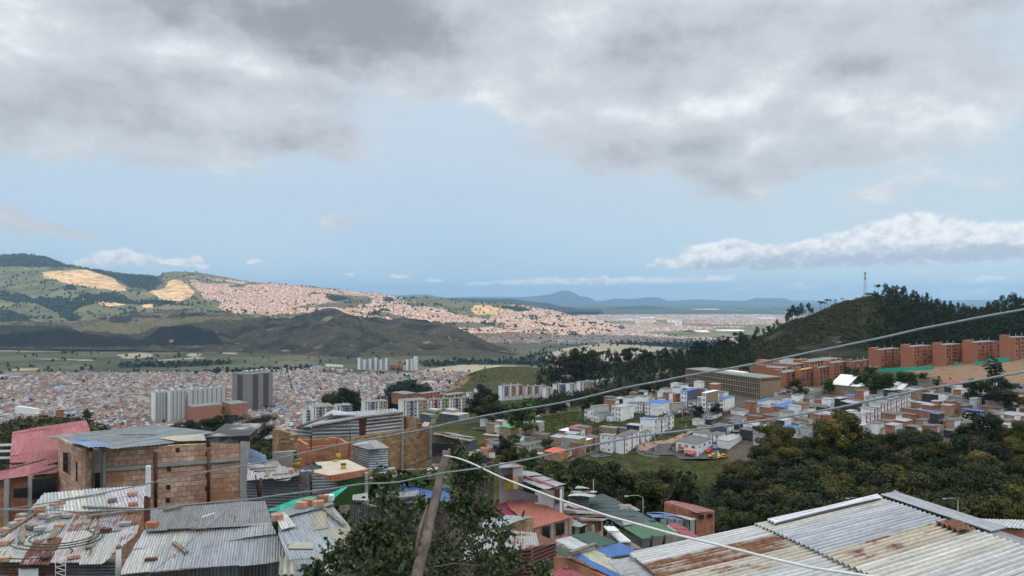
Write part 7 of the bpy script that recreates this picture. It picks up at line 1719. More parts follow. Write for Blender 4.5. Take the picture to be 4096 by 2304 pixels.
# patched shack at the lower left
H = fthing('patched_shack', 250, 2290, 22, 'patched zinc roofed shack weighted with stones at the bottom left', 'shack')
pl3 = Plane((0, 2256, 21.3), (412, 2248, 21.5), (150, 2062, 24.3))
def c3(i, j, q):
 if j == 1 and 5 <= i <= 6: return (.34, .20, .15, .30)
 if i in (9, 10) and j == 0: return (.36, .33, .20, .05)
 if i == 3 and j == 1: return (.50, .50, .48, .30)
 c = ZN[q.randrange(5)]; return (*[x * q.uniform(.9, 1.05) for x in c], max(0, q.gauss(.06, .12)))
corr(H, pl3, [(-80, 2160), (0, 2118), (150, 2062), (569, 2057), (548, 2140), (412, 2248), (-80, 2258)], ((300, 2180), (352, 2076)), c3, seed=7, sl=2.2, jit=.12)
plu = Plane((180, 2059, 24.4), (578, 2033, 25.0), (175, 1974, 26.6))
corr(H, plu, [(121, 2037), (175, 1974), (583, 1940), (595, 2013), (578, 2033), (180, 2059)], ((240, 2050), (232, 1965)), lambda i, j, q: (.42, .42, .28, .05) if i in (5, 6) else (*[x * q.uniform(1.0, 1.15) for x in ZN[q.randrange(3)]], .04), seed=8, name='upper_roof', pitch=.11, amp=.016, sl=4)
sheetwall(H, (-60, 21.6), (465, 22.0), 2250, 2340, 2242, 2340, horiz=True, seed=9, pitch=.10, amp=.015)
slabwall(H, (74, 21.3), (152, 21.35), 2275, 2330, 2273, 2330, 'whiteboard', 'board', .04); slabwall(H, (80, 21.25), (150, 21.3), 2271, 2276, 2269, 2274, 'rustpipe', 'lintel', .04)
def clutter(name, cat, pl_, px, py, size, mat, label, yaw=0., lift=.02, group=None):
 p_ = pl_.p(px, py) + Vector((0, 0, lift)); rt_ = MB(); c, s = math.cos(yaw), math.sin(yaw); L, Wd, Hh = size
 a_, b_ = Vector((c * L, s * L, 0)), Vector((-s * Wd, c * Wd, 0)); rt_.box(p_ - a_ / 2 - b_ / 2, a_, b_, (0, 0, Hh), bottom=True)
 return tag(rt_.build(name, M[mat]), label, cat, group)
for i, (x_, y_, mt, lb) in enumerate([(325, 945, 'redblock', 'clay block standing on edge at the top of the shack roof'), (258, 1065, 'wood', 'dark stone left of the pair on the shack roof'), (326, 1078, 'concrete', 'grey stone beside the dark stone on the shack roof'), (492, 1052, 'block', 'small brick above the coiled hose'), (872, 1085, 'rustpipe', 'dark brick right of the rusted sheet'), (1032, 1035, 'concrete', 'grey brick near the right edge of the shack roof'),
 (375, 1312, 'rustpipe', 'brick on the eave left of the wire mast'), (608, 1308, 'block', 'brick on the eave right of the wire mast'), (30, 1335, 'block', 'orange brick at the left end of the eave'), (20, 1200, 'block', 'broken brick at the left edge of the photo'), (550, 968, 'concrete', 'pale stone at the top of the shack roof'), (445, 878, 'block', 'flat tan slab left on the upper zinc strip'), (495, 865, 'block', 'flat tan slab right on the upper zinc strip'),
 (180, 970, 'concrete', 'large flat stone at the upper left corner'), (165, 1005, 'block', 'tan stone below the large flat stone'), (105, 1045, 'concrete', 'stone on the sloping left edge, middle'), (45, 1090, 'block', 'stone on the sloping left edge, lowest'), (350, 975, 'concrete', 'flat stone beside the standing clay block')]):
 clutter('loose_brick', 'brick', pl3, *K5(x_, y_), (rF.uniform(.26, .36), rF.uniform(.16, .22), rF.uniform(.08, .13) if i else .24), mt, lb, rF.uniform(-.5, .5), .03)
for i, (x_, y_, mt, lb) in enumerate([(1088, 793, 'block', 'tan brick on the upper zinc strip'), (925, 845, 'wood', 'dark stone on the upper zinc strip'), (1095, 872, 'block', 'brick at the right end of the upper strip')]):
 clutter('loose_brick', 'brick', plu, *K5(x_, y_), (.3, .2, .11), mt, lb, rF.uniform(-.5, .5), .04)
def plank(pa, pb, r, label, pla, plb=None, lift=.05, mat='wood', name='plank', cat='plank', w=.1):
 a_, b_ = pla.p(*pa) + Vector((0, 0, lift)), (plb or pla).p(*pb) + Vector((0, 0, lift)); e = b_ - a_; s_ = e.cross(Vector((0, 0, 1))).normalized() * w; m = MB(); m.box(a_, e, s_, (0, 0, r), bottom=True); return tag(m.build(name, M[mat]), label, cat)
plank(K5(150, 1200), K5(170, 1065), .05, 'short weathered plank lying upright on the left of the shack roof', pl3, w=.16); plank(K5(385, 1160), K5(460, 1070), .04, 'pale plank across the coiled hose', pl3, w=.2)
plank(K5(700, 1240), K5(735, 1150), .06, 'dark rough log right of the coiled hose', pl3, w=.2); plank(K5(370, 1000), K5(610, 935), .06, 'long dark beam at the top of the shack roof', pl3, w=.14); plank(K5(0, 1140), K5(280, 950), .06, 'long thin batten along the sloping left edge', pl3, w=.1)
plank(K5(725, 968), K5(1170, 915), .05, 'grey batten at the joint of the shack roofs', pl3, w=.15); plank(K5(690, 892), K5(1170, 908), .05, 'dark batten along the foot of the upper strip', plu, w=.12); plank(K5(485, 838), K5(870, 780), .04, 'long thin pole lying on the upper zinc strip', plu, w=.06)
m = MB()
for k in range(3):
 c_ = pl3.p(*K5(470, 1160)) + Vector((.05 * k, .04 * k, .05)); m.tube([c_ + Vector((math.cos(t / 20 * 6.28) * (1.35 - .2 * k), math.sin(t / 20 * 6.28) * (.95 - .12 * k), .03 * k)) for t in range(21)], .022, 5, caps=False)
tag(m.build('garden_hose', pmat('dark_green_hose', (.03, .07, .05), rough=.5)), 'coil of dark green hose lying on the shack roof', 'hose')
m = MB(); c_ = pl3.p(*K5(290, 1265)) + Vector((0, 0, .04)); m.tube([c_ + Vector((math.cos(t / 20 * 5.5) * 1.1, math.sin(t / 20 * 5.5) * .55, 0)) for t in range(21)], .02, 5, caps=False)
tag(m.build('old_cable', m_wire), 'loop of black cable near the eave of the shack roof', 'cable')
# large grey zinc roof
H = fthing('grey_shack', 800, 2290, 21, 'long shack under a wide grey zinc roof in the foreground', 'shack')
pl4 = Plane((475, 2300, 20.5), (1146, 2241, 21.6), (598, 2042, 24.2))
corr(H, pl4, [(470, 2303), (578, 2122), (1085, 2096), (1100, 2120), (1148, 2241)], ((760, 2275), (800, 2110)), zinc(.0, [(.44, .46, .48), (.54, .56, .58), (.48, .50, .52), (.60, .60, .57), (.40, .43, .48)]), seed=12, sl=1.7, jit=.07, wav=.03)
corr(H, Plane((586, 2126, 22.7), (1086, 2100, 23.6), (598, 2042, 24.6)), [(584, 2128), (600, 2043), (1060, 2004), (1092, 2102)], ((800, 2118), (825, 2025)), zinc(0, [(.27, .285, .30), (.31, .32, .33), (.29, .30, .32)]), seed=13, sl=3, name='upper_roof', lift=.02)
sheetwall(H, (480, 20.9), (1150, 22.1), 2300, 2420, 2244, 2400, horiz=False, seed=14, pitch=.10, amp=.015, drop=1)
clutter('loose_brick', 'brick', pl4, *K5(1243, 1330), (.32, .14, .09), 'rustpipe', 'dark brick near the left eave of the grey roof', .1); clutter('loose_brick', 'brick', pl4, *K5(1252, 1060), (.36, .22, .2), 'redblock', 'orange hollow brick at the upper left corner of the grey roof', -.1)
plank(K5(1520, 1285), K5(1415, 1205), .08, 'short dark post lying on the middle of the grey roof', pl4, w=.12); plank(K5(1660, 978), K5(1765, 942), .02, 'thin pale strip lying high on the grey roof', pl4, w=.05, mat='whiteboard')
plank(K5(1345, 925), K5(1480, 900), .12, 'broken beam at the foot of the block wall', Plane((598, 2050, 24.6), (1060, 2010, 25.6), (800, 2000, 26)), w=.25)
t_ = fthing('fence_post', 575, 2130, 23.4, 'tall square post painted half white between the two shacks', 'post'); m = MB(); m.box(at(575, 2135, 23.4), (.14, 0, 0), (0, .14, 0), (0, 0, at(588, 1985, 23.4).z - at(575, 2135, 23.4).z)); m.build('lower_post', M['rustpipe'], t_)
m = MB(); m.box(at(581, 1990, 23.4), (.12, 0, 0), (0, .12, 0), (0, 0, at(588, 1865, 23.4).z - at(581, 1990, 23.4).z)); m.build('upper_post', M['whiteboard'], t_)
t_ = fthing('eave_post', 472, 2290, 20.3, 'short white stained post standing at the gap between the shack eaves', 'post'); m = MB(); m.tube([at(472, 2300, 20.3), at(475, 2190, 20.3)], [.08, .065], 7); m.build('shaft', M['whiteboard'], t_); m = MB(); m.tube([at(474, 2192, 20.3), at(474, 2178, 20.3)], [.09, .05], 6); m.build('cap', M['wood'], t_)
t_ = fthing('wire_mast', 240, 2304, 20, 'thin white lattice mast in front of the patched shack', 'mast'); m = MB()
for px, tp in ((222, 2205), (262, 2225)): m.tube([at(px, 2345, 20), at(px, tp, 20)], .012, 4)
for k in range(5): m.tube([at(222, 2225 + 22 * k, 20), at(262, 2238 + 22 * k, 20)], .01, 4); m.tube([at(262, 2238 + 22 * k, 20), at(222, 2247 + 22 * k, 20)], .01, 4)
m.build('lattice', M['whiteboard'], t_)
# shed right of the brick house
H = fthing('grey_shed', 1150, 1980, 29, 'dark corrugated shed with a ragged white roof right of the block house', 'shed')
pl5 = Plane((991, 1930, 28.4), (1190, 1915, 28.8), (1000, 1860, 31))
corr(H, pl5, [(985, 1925), (992, 1858), (1150, 1868), (1253, 1882), (1150, 1925), (1075, 1922)], ((1060, 1925), (1040, 1865)), zinc(.08, [(.55, .55, .53), (.45, .44, .42), (.60, .60, .60)]), seed=15, jit=.2, wav=.05)
sheetwall(H, (991, 29.2), (1195, 29.6), 1925, 2035, 1905, 2040, horiz=True, seed=16, pitch=.12, amp=.015, drop=0); sheetwall(H, (1195, 29.4), (1242, 29.5), 1893, 2000, 1888, 1990, horiz=False, seed=17, name='side_sheet')
sheetwall(H, (1245, 29.5), (1360, 33), 1890, 1985, 1935, 1975, horiz=True, seed=18, pitch=.12, amp=.015, name='fence_sheet')
bar(H, 'post', at(1043, 1912, 28.3), at(1042, 1992, 28.3), .06, 'rustpipe'); bar(H, 'post', at(1022, 1900, 28.3), at(1034, 1985, 28.3), .03, 'darkmetal')
for a_, b_ in (((1000, 1880), (1110, 1872)), ((1090, 1905), (1155, 1898)), ((1055, 1915), (1065, 1885)), ((1020, 1888), (1100, 1886))): plank(a_, b_, .04, 'loose board on the ragged white shed roof', pl5, w=.16, mat='wood')['group'] = 'loose boards on the ragged shed roof'
H = fthing('blue_lean_to', 1040, 1860, 36, 'lean-to with a blue corrugated roof and cream sheets behind the block house', 'shed')
plb = Plane((1000, 1850, 34.5), (1070, 1862, 34), (1000, 1795, 38)); corr(H, plb, [(985, 1862), (985, 1790), (1000, 1793), (1062, 1820), (1072, 1862)], ((1060, 1862), (1010, 1798)), solid((.13, .30, .55)), seed=19, pitch=.12); corr(H, plb, [(1066, 1845), (1072, 1866), (1132, 1872), (1110, 1842)], ((1080, 1866), (1070, 1845)), solid((.40, .37, .27)), seed=20, pitch=.12, name='cream_sheet')
slabwall(H, (985, 34), (1130, 34), 1862, 1900, 1870, 1900, 'wood', drop=2)
# teal net
m = MB(); pts_t = [(1070, 2040, 26), (1120, 2020, 26), (1180, 1998, 26.3), (1240, 1985, 26.6), (1285, 1988, 26.8), (1340, 1965, 27), (1389, 1943, 27.3)]; bots = [2046, 2042, 2026, 2012, 2003, 1990, 1950]
for i in range(len(pts_t) - 1):
 (x0, y0, Y0), (x1, y1, Y1) = pts_t[i], pts_t[i + 1]
 for k in range(4):
  t0, t1 = k / 4, (k + 1) / 4; L_ = lambda a, b, t: a + (b - a) * t
  f0, f1 = math.sin((i * 4 + k) * 1.1) * .12, math.sin((i * 4 + k + 1) * 1.1) * .12
  a_, b_ = at(L_(x0, x1, t0), L_(y0, y1, t0), L_(Y0, Y1, t0) + f0), at(L_(x0, x1, t1), L_(y0, y1, t1), L_(Y0, Y1, t1) + f1); c_, d_ = at(L_(x0, x1, t1), L_(bots[i], bots[i + 1], t1), L_(Y0, Y1, t1) - .3 + f1), at(L_(x0, x1, t0), L_(bots[i], bots[i + 1], t0), L_(Y0, Y1, t0) - .3 + f0)
  m.quad([a_, b_, c_, d_]); o4 = Vector((0, .03, 0)); m.quad([p + o4 for p in (d_, c_, b_, a_)])
tag(m.build('shade_net', M['cloth']), 'teal shade net stretched along the fence behind the grey roof', 'net')
# middle zinc roof with patches
H = fthing('patchwork_roof_shack', 1250, 2250, 21, 'shack with a patchwork zinc and fibre cement roof behind the tree', 'shack')
pl7 = Plane((1110, 2280, 19.5), (1330, 2290, 19.8), (1300, 1994, 26))
corr(H, pl7, [(1078, 2065), (1300, 1994), (1340, 2025), (1150, 2075)], ((1090, 2068), (1310, 2000)), solid((.34, .38, .41)), seed=21, name='ridge_sheet', lift=.06, sl=4)
corr(H, pl7, [(1110, 2075), (1330, 2020), (1425, 2140), (1335, 2290), (1180, 2320), (1115, 2150)], ((1130, 2080), (1215, 2250)), lambda i, j, q: [(.42,.46,.49,.0),(.36,.42,.47,0),(.48,.46,.36,.02),(.40,.45,.50,0),(.50,.53,.55,0)][(i * 3 + j * 2) % 5], seed=22, sl=2.2, jit=.1)
corr(H, pl7, [(1100, 2075), (1135, 2062), (1182, 2118), (1120, 2136)], ((1110, 2075), (1140, 2130)), solid((.72, .72, .68)), seed=23, name='white_sheet', lift=.12, pitch=.09)
corr(H, pl7, [(1255, 2060), (1305, 2045), (1310, 2120), (1250, 2130)], ((1262, 2058), (1290, 2122)), solid((.50, .45, .34), .08), seed=24, name='tan_sheet', lift=.05)
corr(H, Plane((1151, 2241, 19.2), (1253, 2241, 19.2), (1151, 2212, 20)), [(1150, 2240), (1152, 2210), (1251, 2208), (1253, 2240)], ((1150, 2236), (1252, 2236)), solid((.40, .39, .33)), seed=25, pitch=.17, amp=.03, name='spare_sheet', lift=.25)
corr(H, Plane((1112, 2300, 18.4), (1185, 2304, 18.4), (1125, 2246, 20)), [(1110, 2320), (1112, 2246), (1150, 2240), (1192, 2320)], ((1120, 2310), (1125, 2245)), solid((.50, .50, .36)), seed=26, pitch=.17, amp=.03, name='cream_sheet', lift=.1)
slabwall(H, (1180, 19.6), (1425, 21), 2330, 2420, 2150, 2350, 'wood', drop=1)
for i, (x_, y_, mt, lb) in enumerate([(485, 882, 'redblock', 'orange brick at the left of the patchwork roof ridge'), (600, 850, 'redblock', 'brick beside the white one on the patchwork ridge'), (648, 845, 'whiteboard', 'white topped brick at the right of the patchwork ridge'), (560, 895, 'block', 'tan brick under the pair on the patchwork ridge'), (425, 905, 'block', 'small tan brick left of the orange one'), (225, 1012, 'block', 'brick on the white sheet of the patchwork roof')]): clutter('loose_brick', 'brick', pl7, *K6(x_, y_), (.36, .24, .2), mt, lb, rF.uniform(-.4, .4), .08)
plank(K6(590, 880), K6(790, 1050), .04, 'long dark board lying down the patchwork roof', pl7, w=.14, lift=.08)
# concrete slab house with the green wall, unfinished brick room
H = fthing('green_wall_house', 1380, 1985, 34, 'house with a dark green wall under a pale concrete roof terrace', 'house')
sl_ = [at(1257, 1890, 33), at(1320, 1903, 32), at(1475, 1876, 33.2), at(1389, 1838, 38), at(1250, 1850, 38)]
zt = -8.05
for p_ in sl_: k = zt / p_.z; p_ *= k
m = MB(); m.quad(sl_); m.quad([p - Vector((0, 0, .3)) for p in sl_][::-1])
for i in range(5): a_, b_ = sl_[i], sl_[(i + 1) % 5]; m.quad([a_ - Vector((0, 0, .3)), b_ - Vector((0, 0, .3)), b_, a_])
m.build('terrace', M['slab'], H)
m = MB(); e = sl_[2] - sl_[1]; nn = e.cross(Vector((0, 0, 1))).normalized() * .1; m.box(sl_[1] - nn * .2 + Vector((0, 0, -.28)), e, nn, (0, 0, .30)); e = sl_[1] - sl_[0]; m.box(sl_[0] + Vector((0, 0, -.28)), e, e.cross(Vector((0, 0, 1))).normalized() * .1, (0, 0, .30)); m.build('brick_edging', M['redblock'], H)
slabwall(H, (1316, 32.4), (1457, 33.2), 1912, 2000, 1896, 1985, 'green', drop=.3); slabwall(H, (1250, 33.2), (1316, 32.5), 1900, 1990, 1912, 2000, 'concrete', drop=2); slabwall(H, (1461, 33), (1473, 33.05), 1893, 1986, 1892, 1985, 'concrete', 'column', .25, 1)
R_ = fthing('unfinished_brick_room', 1300, 1850, 38, 'roofless orange brick room standing on the concrete terrace', 'brick room')
slabwall(R_, (1187, 40), (1224, 37.6), 1756, 1800, 1778, 1848, 'redblock', drop=.6); slabwall(R_, (1224, 37.5), (1392, 37.6), 1793, 1852, 1772, 1840, 'redblock', drop=.3); slabwall(R_, (1190, 41.5), (1350, 41.5), 1760, 1800, 1753, 1800, 'redblock'); slabwall(R_, (1350, 41.4), (1391, 37.7), 1753, 1800, 1775, 1830, 'redblock')
B_ = fthing('brick_pile', 1315, 1785, 38, 'stepped pile of orange bricks on the wall of the roofless room', 'brick pile')
for k in range(14):
 p_ = at(1300 + rF.uniform(0, 34), 1782 - (k // 5) * 9 + rF.uniform(-2, 2), 38.6); m = MB(); m.box(p_, (.33, .03, 0), (0, .2, 0), (0, 0, .15)); m.build('brick', M['redblock'], B_)
for px, pt, pb in ((1240, 1715, 1800), (1246, 1712, 1800), (1290, 1822, 1890), (1296, 1826, 1890), (1348, 1750, 1830), (1400, 1700, 1780), (1452, 1860, 1880)):
 m = MB(); m.tube([at(px, pb, 36), at(px + 1, pt, 36)], .018, 4); tag(m.build('rebar', M['darkmetal']), 'thin steel reinforcing bar sticking up around the brick room', 'rebar', 'reinforcing bars round the brick room')
def bucket(px, py, Y, label, mat='bucket', r=.13, h=.28):
 b_ = at(px, py, Y); rt_ = thing('bucket', b_, label, 'bucket'); m = MB(); m.tube([b_, b_ + Vector((0, 0, h))], [r * .85, r], 12); m.build('body', M[mat], rt_); m = MB(); m.tube([b_ + Vector((0, 0, h - .02)), b_ + Vector((0, 0, h + .02))], [r * 1.08, r * 1.08], 12); m.build('rim', M['darkmetal'], rt_)
bucket(1186, 1863, 34.5, 'yellow drum at the left end of the terrace', h=.26, r=.2); bucket(1197, 1850, 35, 'yellow bucket behind the drum'); bucket(1341, 1855, 35, 'short yellow bucket under the brick wall'); bucket(1354, 1846, 36, 'tall yellow bucket against the brick wall', h=.5); bucket(1374, 1880, 33.5, 'yellow bucket alone on the terrace')
def heap(px, py, Y, rx, rz, mat, label, seed, name='tarpaulin_heap', cat='tarpaulin'):
 c_ = at(px, py, Y); m = MB(); n_ = 18; q_ = random.Random(seed); H_ = [[rz * (1 - r_ / 7) ** 1.1 * (.8 + .4 * mnoise.noise(Vector((a_ * .8, r_ * .8, seed)))) if r_ < 7 else -.05 for a_ in range(n_)] for r_ in range(8)]
 P_ = [[c_ + Vector((math.cos(a_ / n_ * 6.28) * rx * r_ / 7 * (1 + .15 * math.sin(a_ * 2.2)), math.sin(a_ / n_ * 6.28) * rx * .7 * r_ / 7, H_[r_][a_])) for a_ in range(n_)] for r_ in range(8)]
 for r_ in range(7):
  for a_ in range(n_):
   b_ = (a_ + 1) % n_; m.quad([P_[r_][a_], P_[r_ + 1][a_], P_[r_ + 1][b_], P_[r_][b_]])
 return tag(m.build(name, M[mat]), label, cat)
heap(1252, 1886, 33.6, .75, .55, 'plastic', 'black plastic sheet draped over a heap on the terrace', 3); heap(1318, 1882, 34.5, .35, .15, 'plastic', 'small black plastic scrap right of the draped heap', 5)
W_ = fthing('low_wall', 1130, 1866, 36, 'low pale green and grey wall left of the terrace', 'wall'); slabwall(W_, (1090, 36.5), (1175, 36), 1810, 1868, 1803, 1866, 'pale'); slabwall(W_, (1174, 36), (1176, 35.5), 1806, 1866, 1806, 1868, 'green', 'side')
# big zinc shed behind, enclosure wall, small zinc box
H = fthing('long_zinc_shed', 1420, 1740, 60, 'long shed clad in ribbed zinc with a grey tin roof above the ochre wall', 'shed')
rib = dict(pitch=.30, amp=.05, sl=3.2, seg=4, lap=.01)
sheetwall(H, (1187, 63), (1249, 60), 1709, 1745, 1706, 1750, colf=zinc(0, [(.40, .44, .47), (.46, .49, .52)]), seed=31, **rib); sheetwall(H, (1249, 60), (1437, 62), 1706, 1752, 1672, 1745, colf=zinc(0, [(.36, .39, .42), (.44, .46, .48), (.34, .36, .38)]), seed=32, **rib); sheetwall(H, (1464, 62.3), (1612, 64), 1667, 1738, 1651, 1720, colf=zinc(0, [(.34, .37, .40), (.42, .44, .46), (.30, .33, .36)]), seed=33, **rib)
slabwall(H, (1437, 62), (1464, 62.3), 1684, 1745, 1682, 1740, 'rustpipe', 'door', .05); slabwall(H, (1436, 61.9), (1468, 62.2), 1670, 1684, 1665, 1681, 'darkmetal', 'lintel', .08)
plz = Plane((1249, 1705, 60), (1612, 1651, 64), (1330, 1649, 75))
corr(H, plz, [(1187, 1709), (1330, 1652), (1578, 1634), (1612, 1651), (1437, 1672), (1249, 1705)], ((1420, 1672), (1440, 1645)), zinc(.02, [(.38, .42, .45), (.44, .47, .50), (.50, .53, .55)]), seed=34, pitch=.3, amp=.03, sl=5, sw=1.6)
corr(H, Plane((1300, 1672, 66), (1420, 1668, 66), (1340, 1650, 72)), [(1290, 1678), (1330, 1650), (1430, 1668), (1380, 1672)], ((1300, 1676), (1340, 1652)), solid((.66, .67, .68)), seed=35, name='white_sheet', pitch=.3, lift=.3)
for x0, y0, x1, y1 in ((1187, 1711, 1330, 1660), (1249, 1708, 1437, 1675), (1437, 1674, 1612, 1653)): bar(H, 'eave_pole', at(x0, y0 - 2, 59.8), at(x1, y1 - 2, 62), .12, 'wood', 4)
E_ = fthing('ochre_block_wall', 1550, 1810, 57, 'long ochre block wall with concrete posts around the zinc shed', 'wall')
slabwall(E_, (1090, 58), (1187, 54), 1714, 1808, 1740, 1800, 'block2', drop=2); slabwall(E_, (1187, 54), (1262, 60), 1738, 1780, 1752, 1775, 'block2', drop=2); slabwall(E_, (1360, 56), (1610, 57.5), 1757, 1840, 1722, 1825, 'block2', drop=2); slabwall(E_, (1614, 57.5), (1722, 58), 1720, 1825, 1702, 1806, 'block2', drop=2); slabwall(E_, (1613, 66), (1665, 60), 1664, 1725, 1670, 1720, 'block2'); slabwall(E_, (1668, 62), (1722, 58.4), 1692, 1720, 1704, 1720, 'block2')
for px in (1611, 1724): slabwall(E_, (px - 3, 57.2), (px + 4, 57.25), 1706 if px > 1700 else 1660, 1826, 1704 if px > 1700 else 1660, 1824, 'concrete', 'column', .2, 1)
for k in range(9): clutter('ochre_block', 'block', Plane((1120, 1805, 50), (1185, 1805, 50), (1120, 1790, 54)), 1130 + rF.uniform(0, 44), 1804 - (k // 4) * 6, (.6, .4, .5), 'block2', 'loose ochre block in the stack inside the wall corner', rF.uniform(-.3, .3), .25 * (k // 4), 'stacked ochre blocks inside the wall corner')
tag(corr(None, Plane((1690, 1702, 57), (1718, 1700, 57), (1700, 1690, 58)), [(1686, 1706), (1696, 1686), (1722, 1690), (1708, 1708)], ((1690, 1704), (1702, 1688)), solid((.50, .48, .30)), seed=36, name='spare_sheets', pitch=.2), 'cream sheets leaning over the right end of the ochre wall', 'sheet')
H = fthing('small_zinc_shed', 1480, 1890, 36, 'small box shed of silver zinc beside the terrace', 'shed')
sheetwall(H, (1413, 37.5), (1474, 35.5), 1782, 1872, 1796, 1894, colf=zinc(0, [(.26, .27, .28), (.34, .35, .36)]), horiz=True, seed=37, pitch=.12, amp=.02); sheetwall(H, (1474, 35.5), (1549, 36.5), 1797, 1894, 1794, 1888, colf=zinc(0, [(.62, .66, .70), (.52, .55, .58)]), horiz=True, seed=38, pitch=.12, amp=.02)
corr(H, Plane((1413, 1780, 37.5), (1474, 1798, 35.2), (1505, 1762, 39)), [(1410, 1782), (1474, 1800), (1560, 1794), (1505, 1760), (1440, 1764)], ((1474, 1798), (1440, 1766)), zinc(.05, [(.36, .36, .36), (.46, .46, .45), (.60, .62, .64)]), seed=39, jit=.15)
# huts behind the pole
H = fthing('ruined_hut', 1800, 1790, 50, 'ruined hut with a brittle tin roof and leaning dark panels behind the pole', 'hut')
corr(H, Plane((1730, 1735, 52), (1900, 1758, 52), (1760, 1728, 58)), [(1730, 1738), (1740, 1728), (1830, 1732), (1905, 1756), (1880, 1764)], ((1760, 1740), (1766, 1730)), zinc(.2, [(.46, .44, .40), (.38, .37, .35)]), seed=40, jit=.2, wav=.08, pitch=.12); slabwall(H, (1728, 52), (1830, 52), 1740, 1800, 1745, 1800, 'wood', drop=1); sheetwall(H, (1850, 51), (1908, 52), 1764, 1810, 1762, 1805, seed=41, horiz=False)
slabwall(H, (1728, 48), (1822, 47), 1772, 1825, 1775, 1822, 'darkmetal', 'panel', .06); slabwall(H, (1830, 45), (1866, 44), 1750, 1795, 1800, 1803, 'darkmetal', 'panel', .06)
H = fthing('rubble_shack', 1900, 1850, 46, 'collapsed shack of twisted grey tin right of the pole top', 'shack')
for k in range(9): x0 = 1840 + rF.uniform(0, 100); y0 = 1800 + rF.uniform(0, 70); corr(H, Plane((x0, y0, 44), (x0 + 40, y0 + rF.uniform(-9, 9), 44.5), (x0, y0 - 20, 45.5)), [(x0, y0), (x0 + rF.uniform(28, 50), y0 + rF.uniform(-6, 12)), (x0 + 42, y0 - 22), (x0 + 5, y0 - 20)], ((x0, y0), (x0 + 4, y0 - 20)), zinc(.15, [(.30, .30, .29), (.42, .42, .41), (.22, .22, .22)]), seed=50 + k, name='tin_sheet', pitch=.14)
slabwall(H, (1835, 46), (1975, 46), 1850, 1900, 1850, 1895, 'wood', drop=2)
H = fthing('yellow_panel_hut', 2045, 1950, 44, 'narrow hut patched with yellow and grey panels left of the zinc roof', 'hut')
slabwall(H, (2000, 44.2), (2092, 44.6), 1868, 1962, 1866, 1958, 'grey', drop=1); slabwall(H, (2052, 43.9), (2092, 44), 1866, 1905, 1866, 1905, 'pale', 'panel', .05); slabwall(H, (2018, 43.9), (2050, 43.9), 1915, 1960, 1912, 1955, pmat('mustard_panel', (.36, .27, .03), var=.2), 'panel', .05); slabwall(H, (2053, 43.8), (2073, 43.8), 1905, 1958, 1903, 1956, pmat('sand_panel', (.55, .42, .18), var=.2), 'panel', .05); slabwall(H, (2006, 43.8), (2016, 43.8), 1878, 1905, 1878, 1904, 'r_blue', 'panel', .05); slabwall(H, (2018, 43.8), (2048, 43.8), 1904, 1922, 1902, 1922, 'rustpipe', 'awning', .3)
corr(H, Plane((1995, 1872, 43.5), (2095, 1868, 44), (2000, 1855, 46)), [(1995, 1874), (1998, 1852), (2050, 1850), (2096, 1868)], ((2010, 1872), (2012, 1856)), zinc(.1, [(.5, .5, .48)]), seed=60)
H = fthing('pink_stripe_shack', 2200, 2000, 44, 'white walled shack with a zinc roof and a pink stripe', 'shack')
plp = Plane((2092, 1922, 44), (2258, 1940, 41), (2092, 1882, 50)); corr(H, plp, [(2090, 1925), (2092, 1882), (2120, 1885), (2266, 1936), (2180, 1962)], ((2180, 1960), (2100, 1890)), zinc(.02, [(.55, .57, .58), (.62, .64, .66), (.5, .5, .48)]), seed=61, jit=.15, wav=.04); corr(H, plp, [(2090, 1908), (2096, 1904), (2222, 1950), (2208, 1954)], ((2092, 1906), (2210, 1950)), solid((.50, .06, .12)), seed=62, name='pink_sheet', lift=.08)
slabwall(H, (2140, 42.6), (2240, 40.8), 1962, 2012, 1958, 2020, 'white', drop=1); slabwall(H, (2222, 40.7), (2256, 41.2), 1950, 2020, 1945, 2008, 'concrete', drop=1); slabwall(H, (2224, 40.6), (2242, 40.9), 1958, 2018, 1955, 2012, 'rustpipe', 'door', .05)
m = MB(); sheetwall(H, (2070, 42), (2150, 41.5), 1955, 1985, 1980, 2010, seed=63, horiz=True, name='fence_sheet')
# red and orange roofed block house
H = fthing('orange_roof_house', 2210, 2150, 36, 'tan block house under an orange and red corrugated roof', 'house')
plo = Plane((2136, 2115, 34), (2290, 2070, 37), (2146, 2003, 44))
corr(H, plo, [(2036, 2032), (2146, 2003), (2289, 2071), (2136, 2115)], ((2150, 2110), (2080, 2025)), solid((.66, .19, .11)), seed=64, pitch=.12, amp=.02, sl=9)
corr(H, plo, [(2020, 1995), (2090, 1974), (2147, 2003), (2036, 2033)], ((2060, 2024), (2040, 1992)), solid((.50, .10, .10)), seed=65, pitch=.12, amp=.02, name='red_roof'); corr(H, plo, [(1950, 2010), (2020, 1997), (2036, 2033), (2134, 2075), (1960, 2072)], ((2040, 2065), (1990, 2010)), solid((.42, .03, .09)), seed=66, pitch=.12, amp=.02, name='magenta_roof', lift=-.15)
slabwall(H, (2137, 34.4), (2283, 37), 2112, 2175, 2072, 2140, 'block', drop=2); slabwall(H, (2283, 37), (2292, 39), 2075, 2140, 2070, 2120, 'block2', drop=2); slabwall(H, (2204, 35.45), (2212, 35.6), 2102, 2160, 2098, 2156, 'concrete', 'column', .12); slabwall(H, (2276, 36.75), (2284, 36.9), 2078, 2140, 2076, 2138, 'concrete', 'column', .12)
barred_window(H, (2173, 34.9), (2198, 35.3), 2110, 2155, 2104, 2150, 5); barred_window(H, (2228, 35.85), (2257, 36.35), 2096, 2142, 2087, 2135, 6)
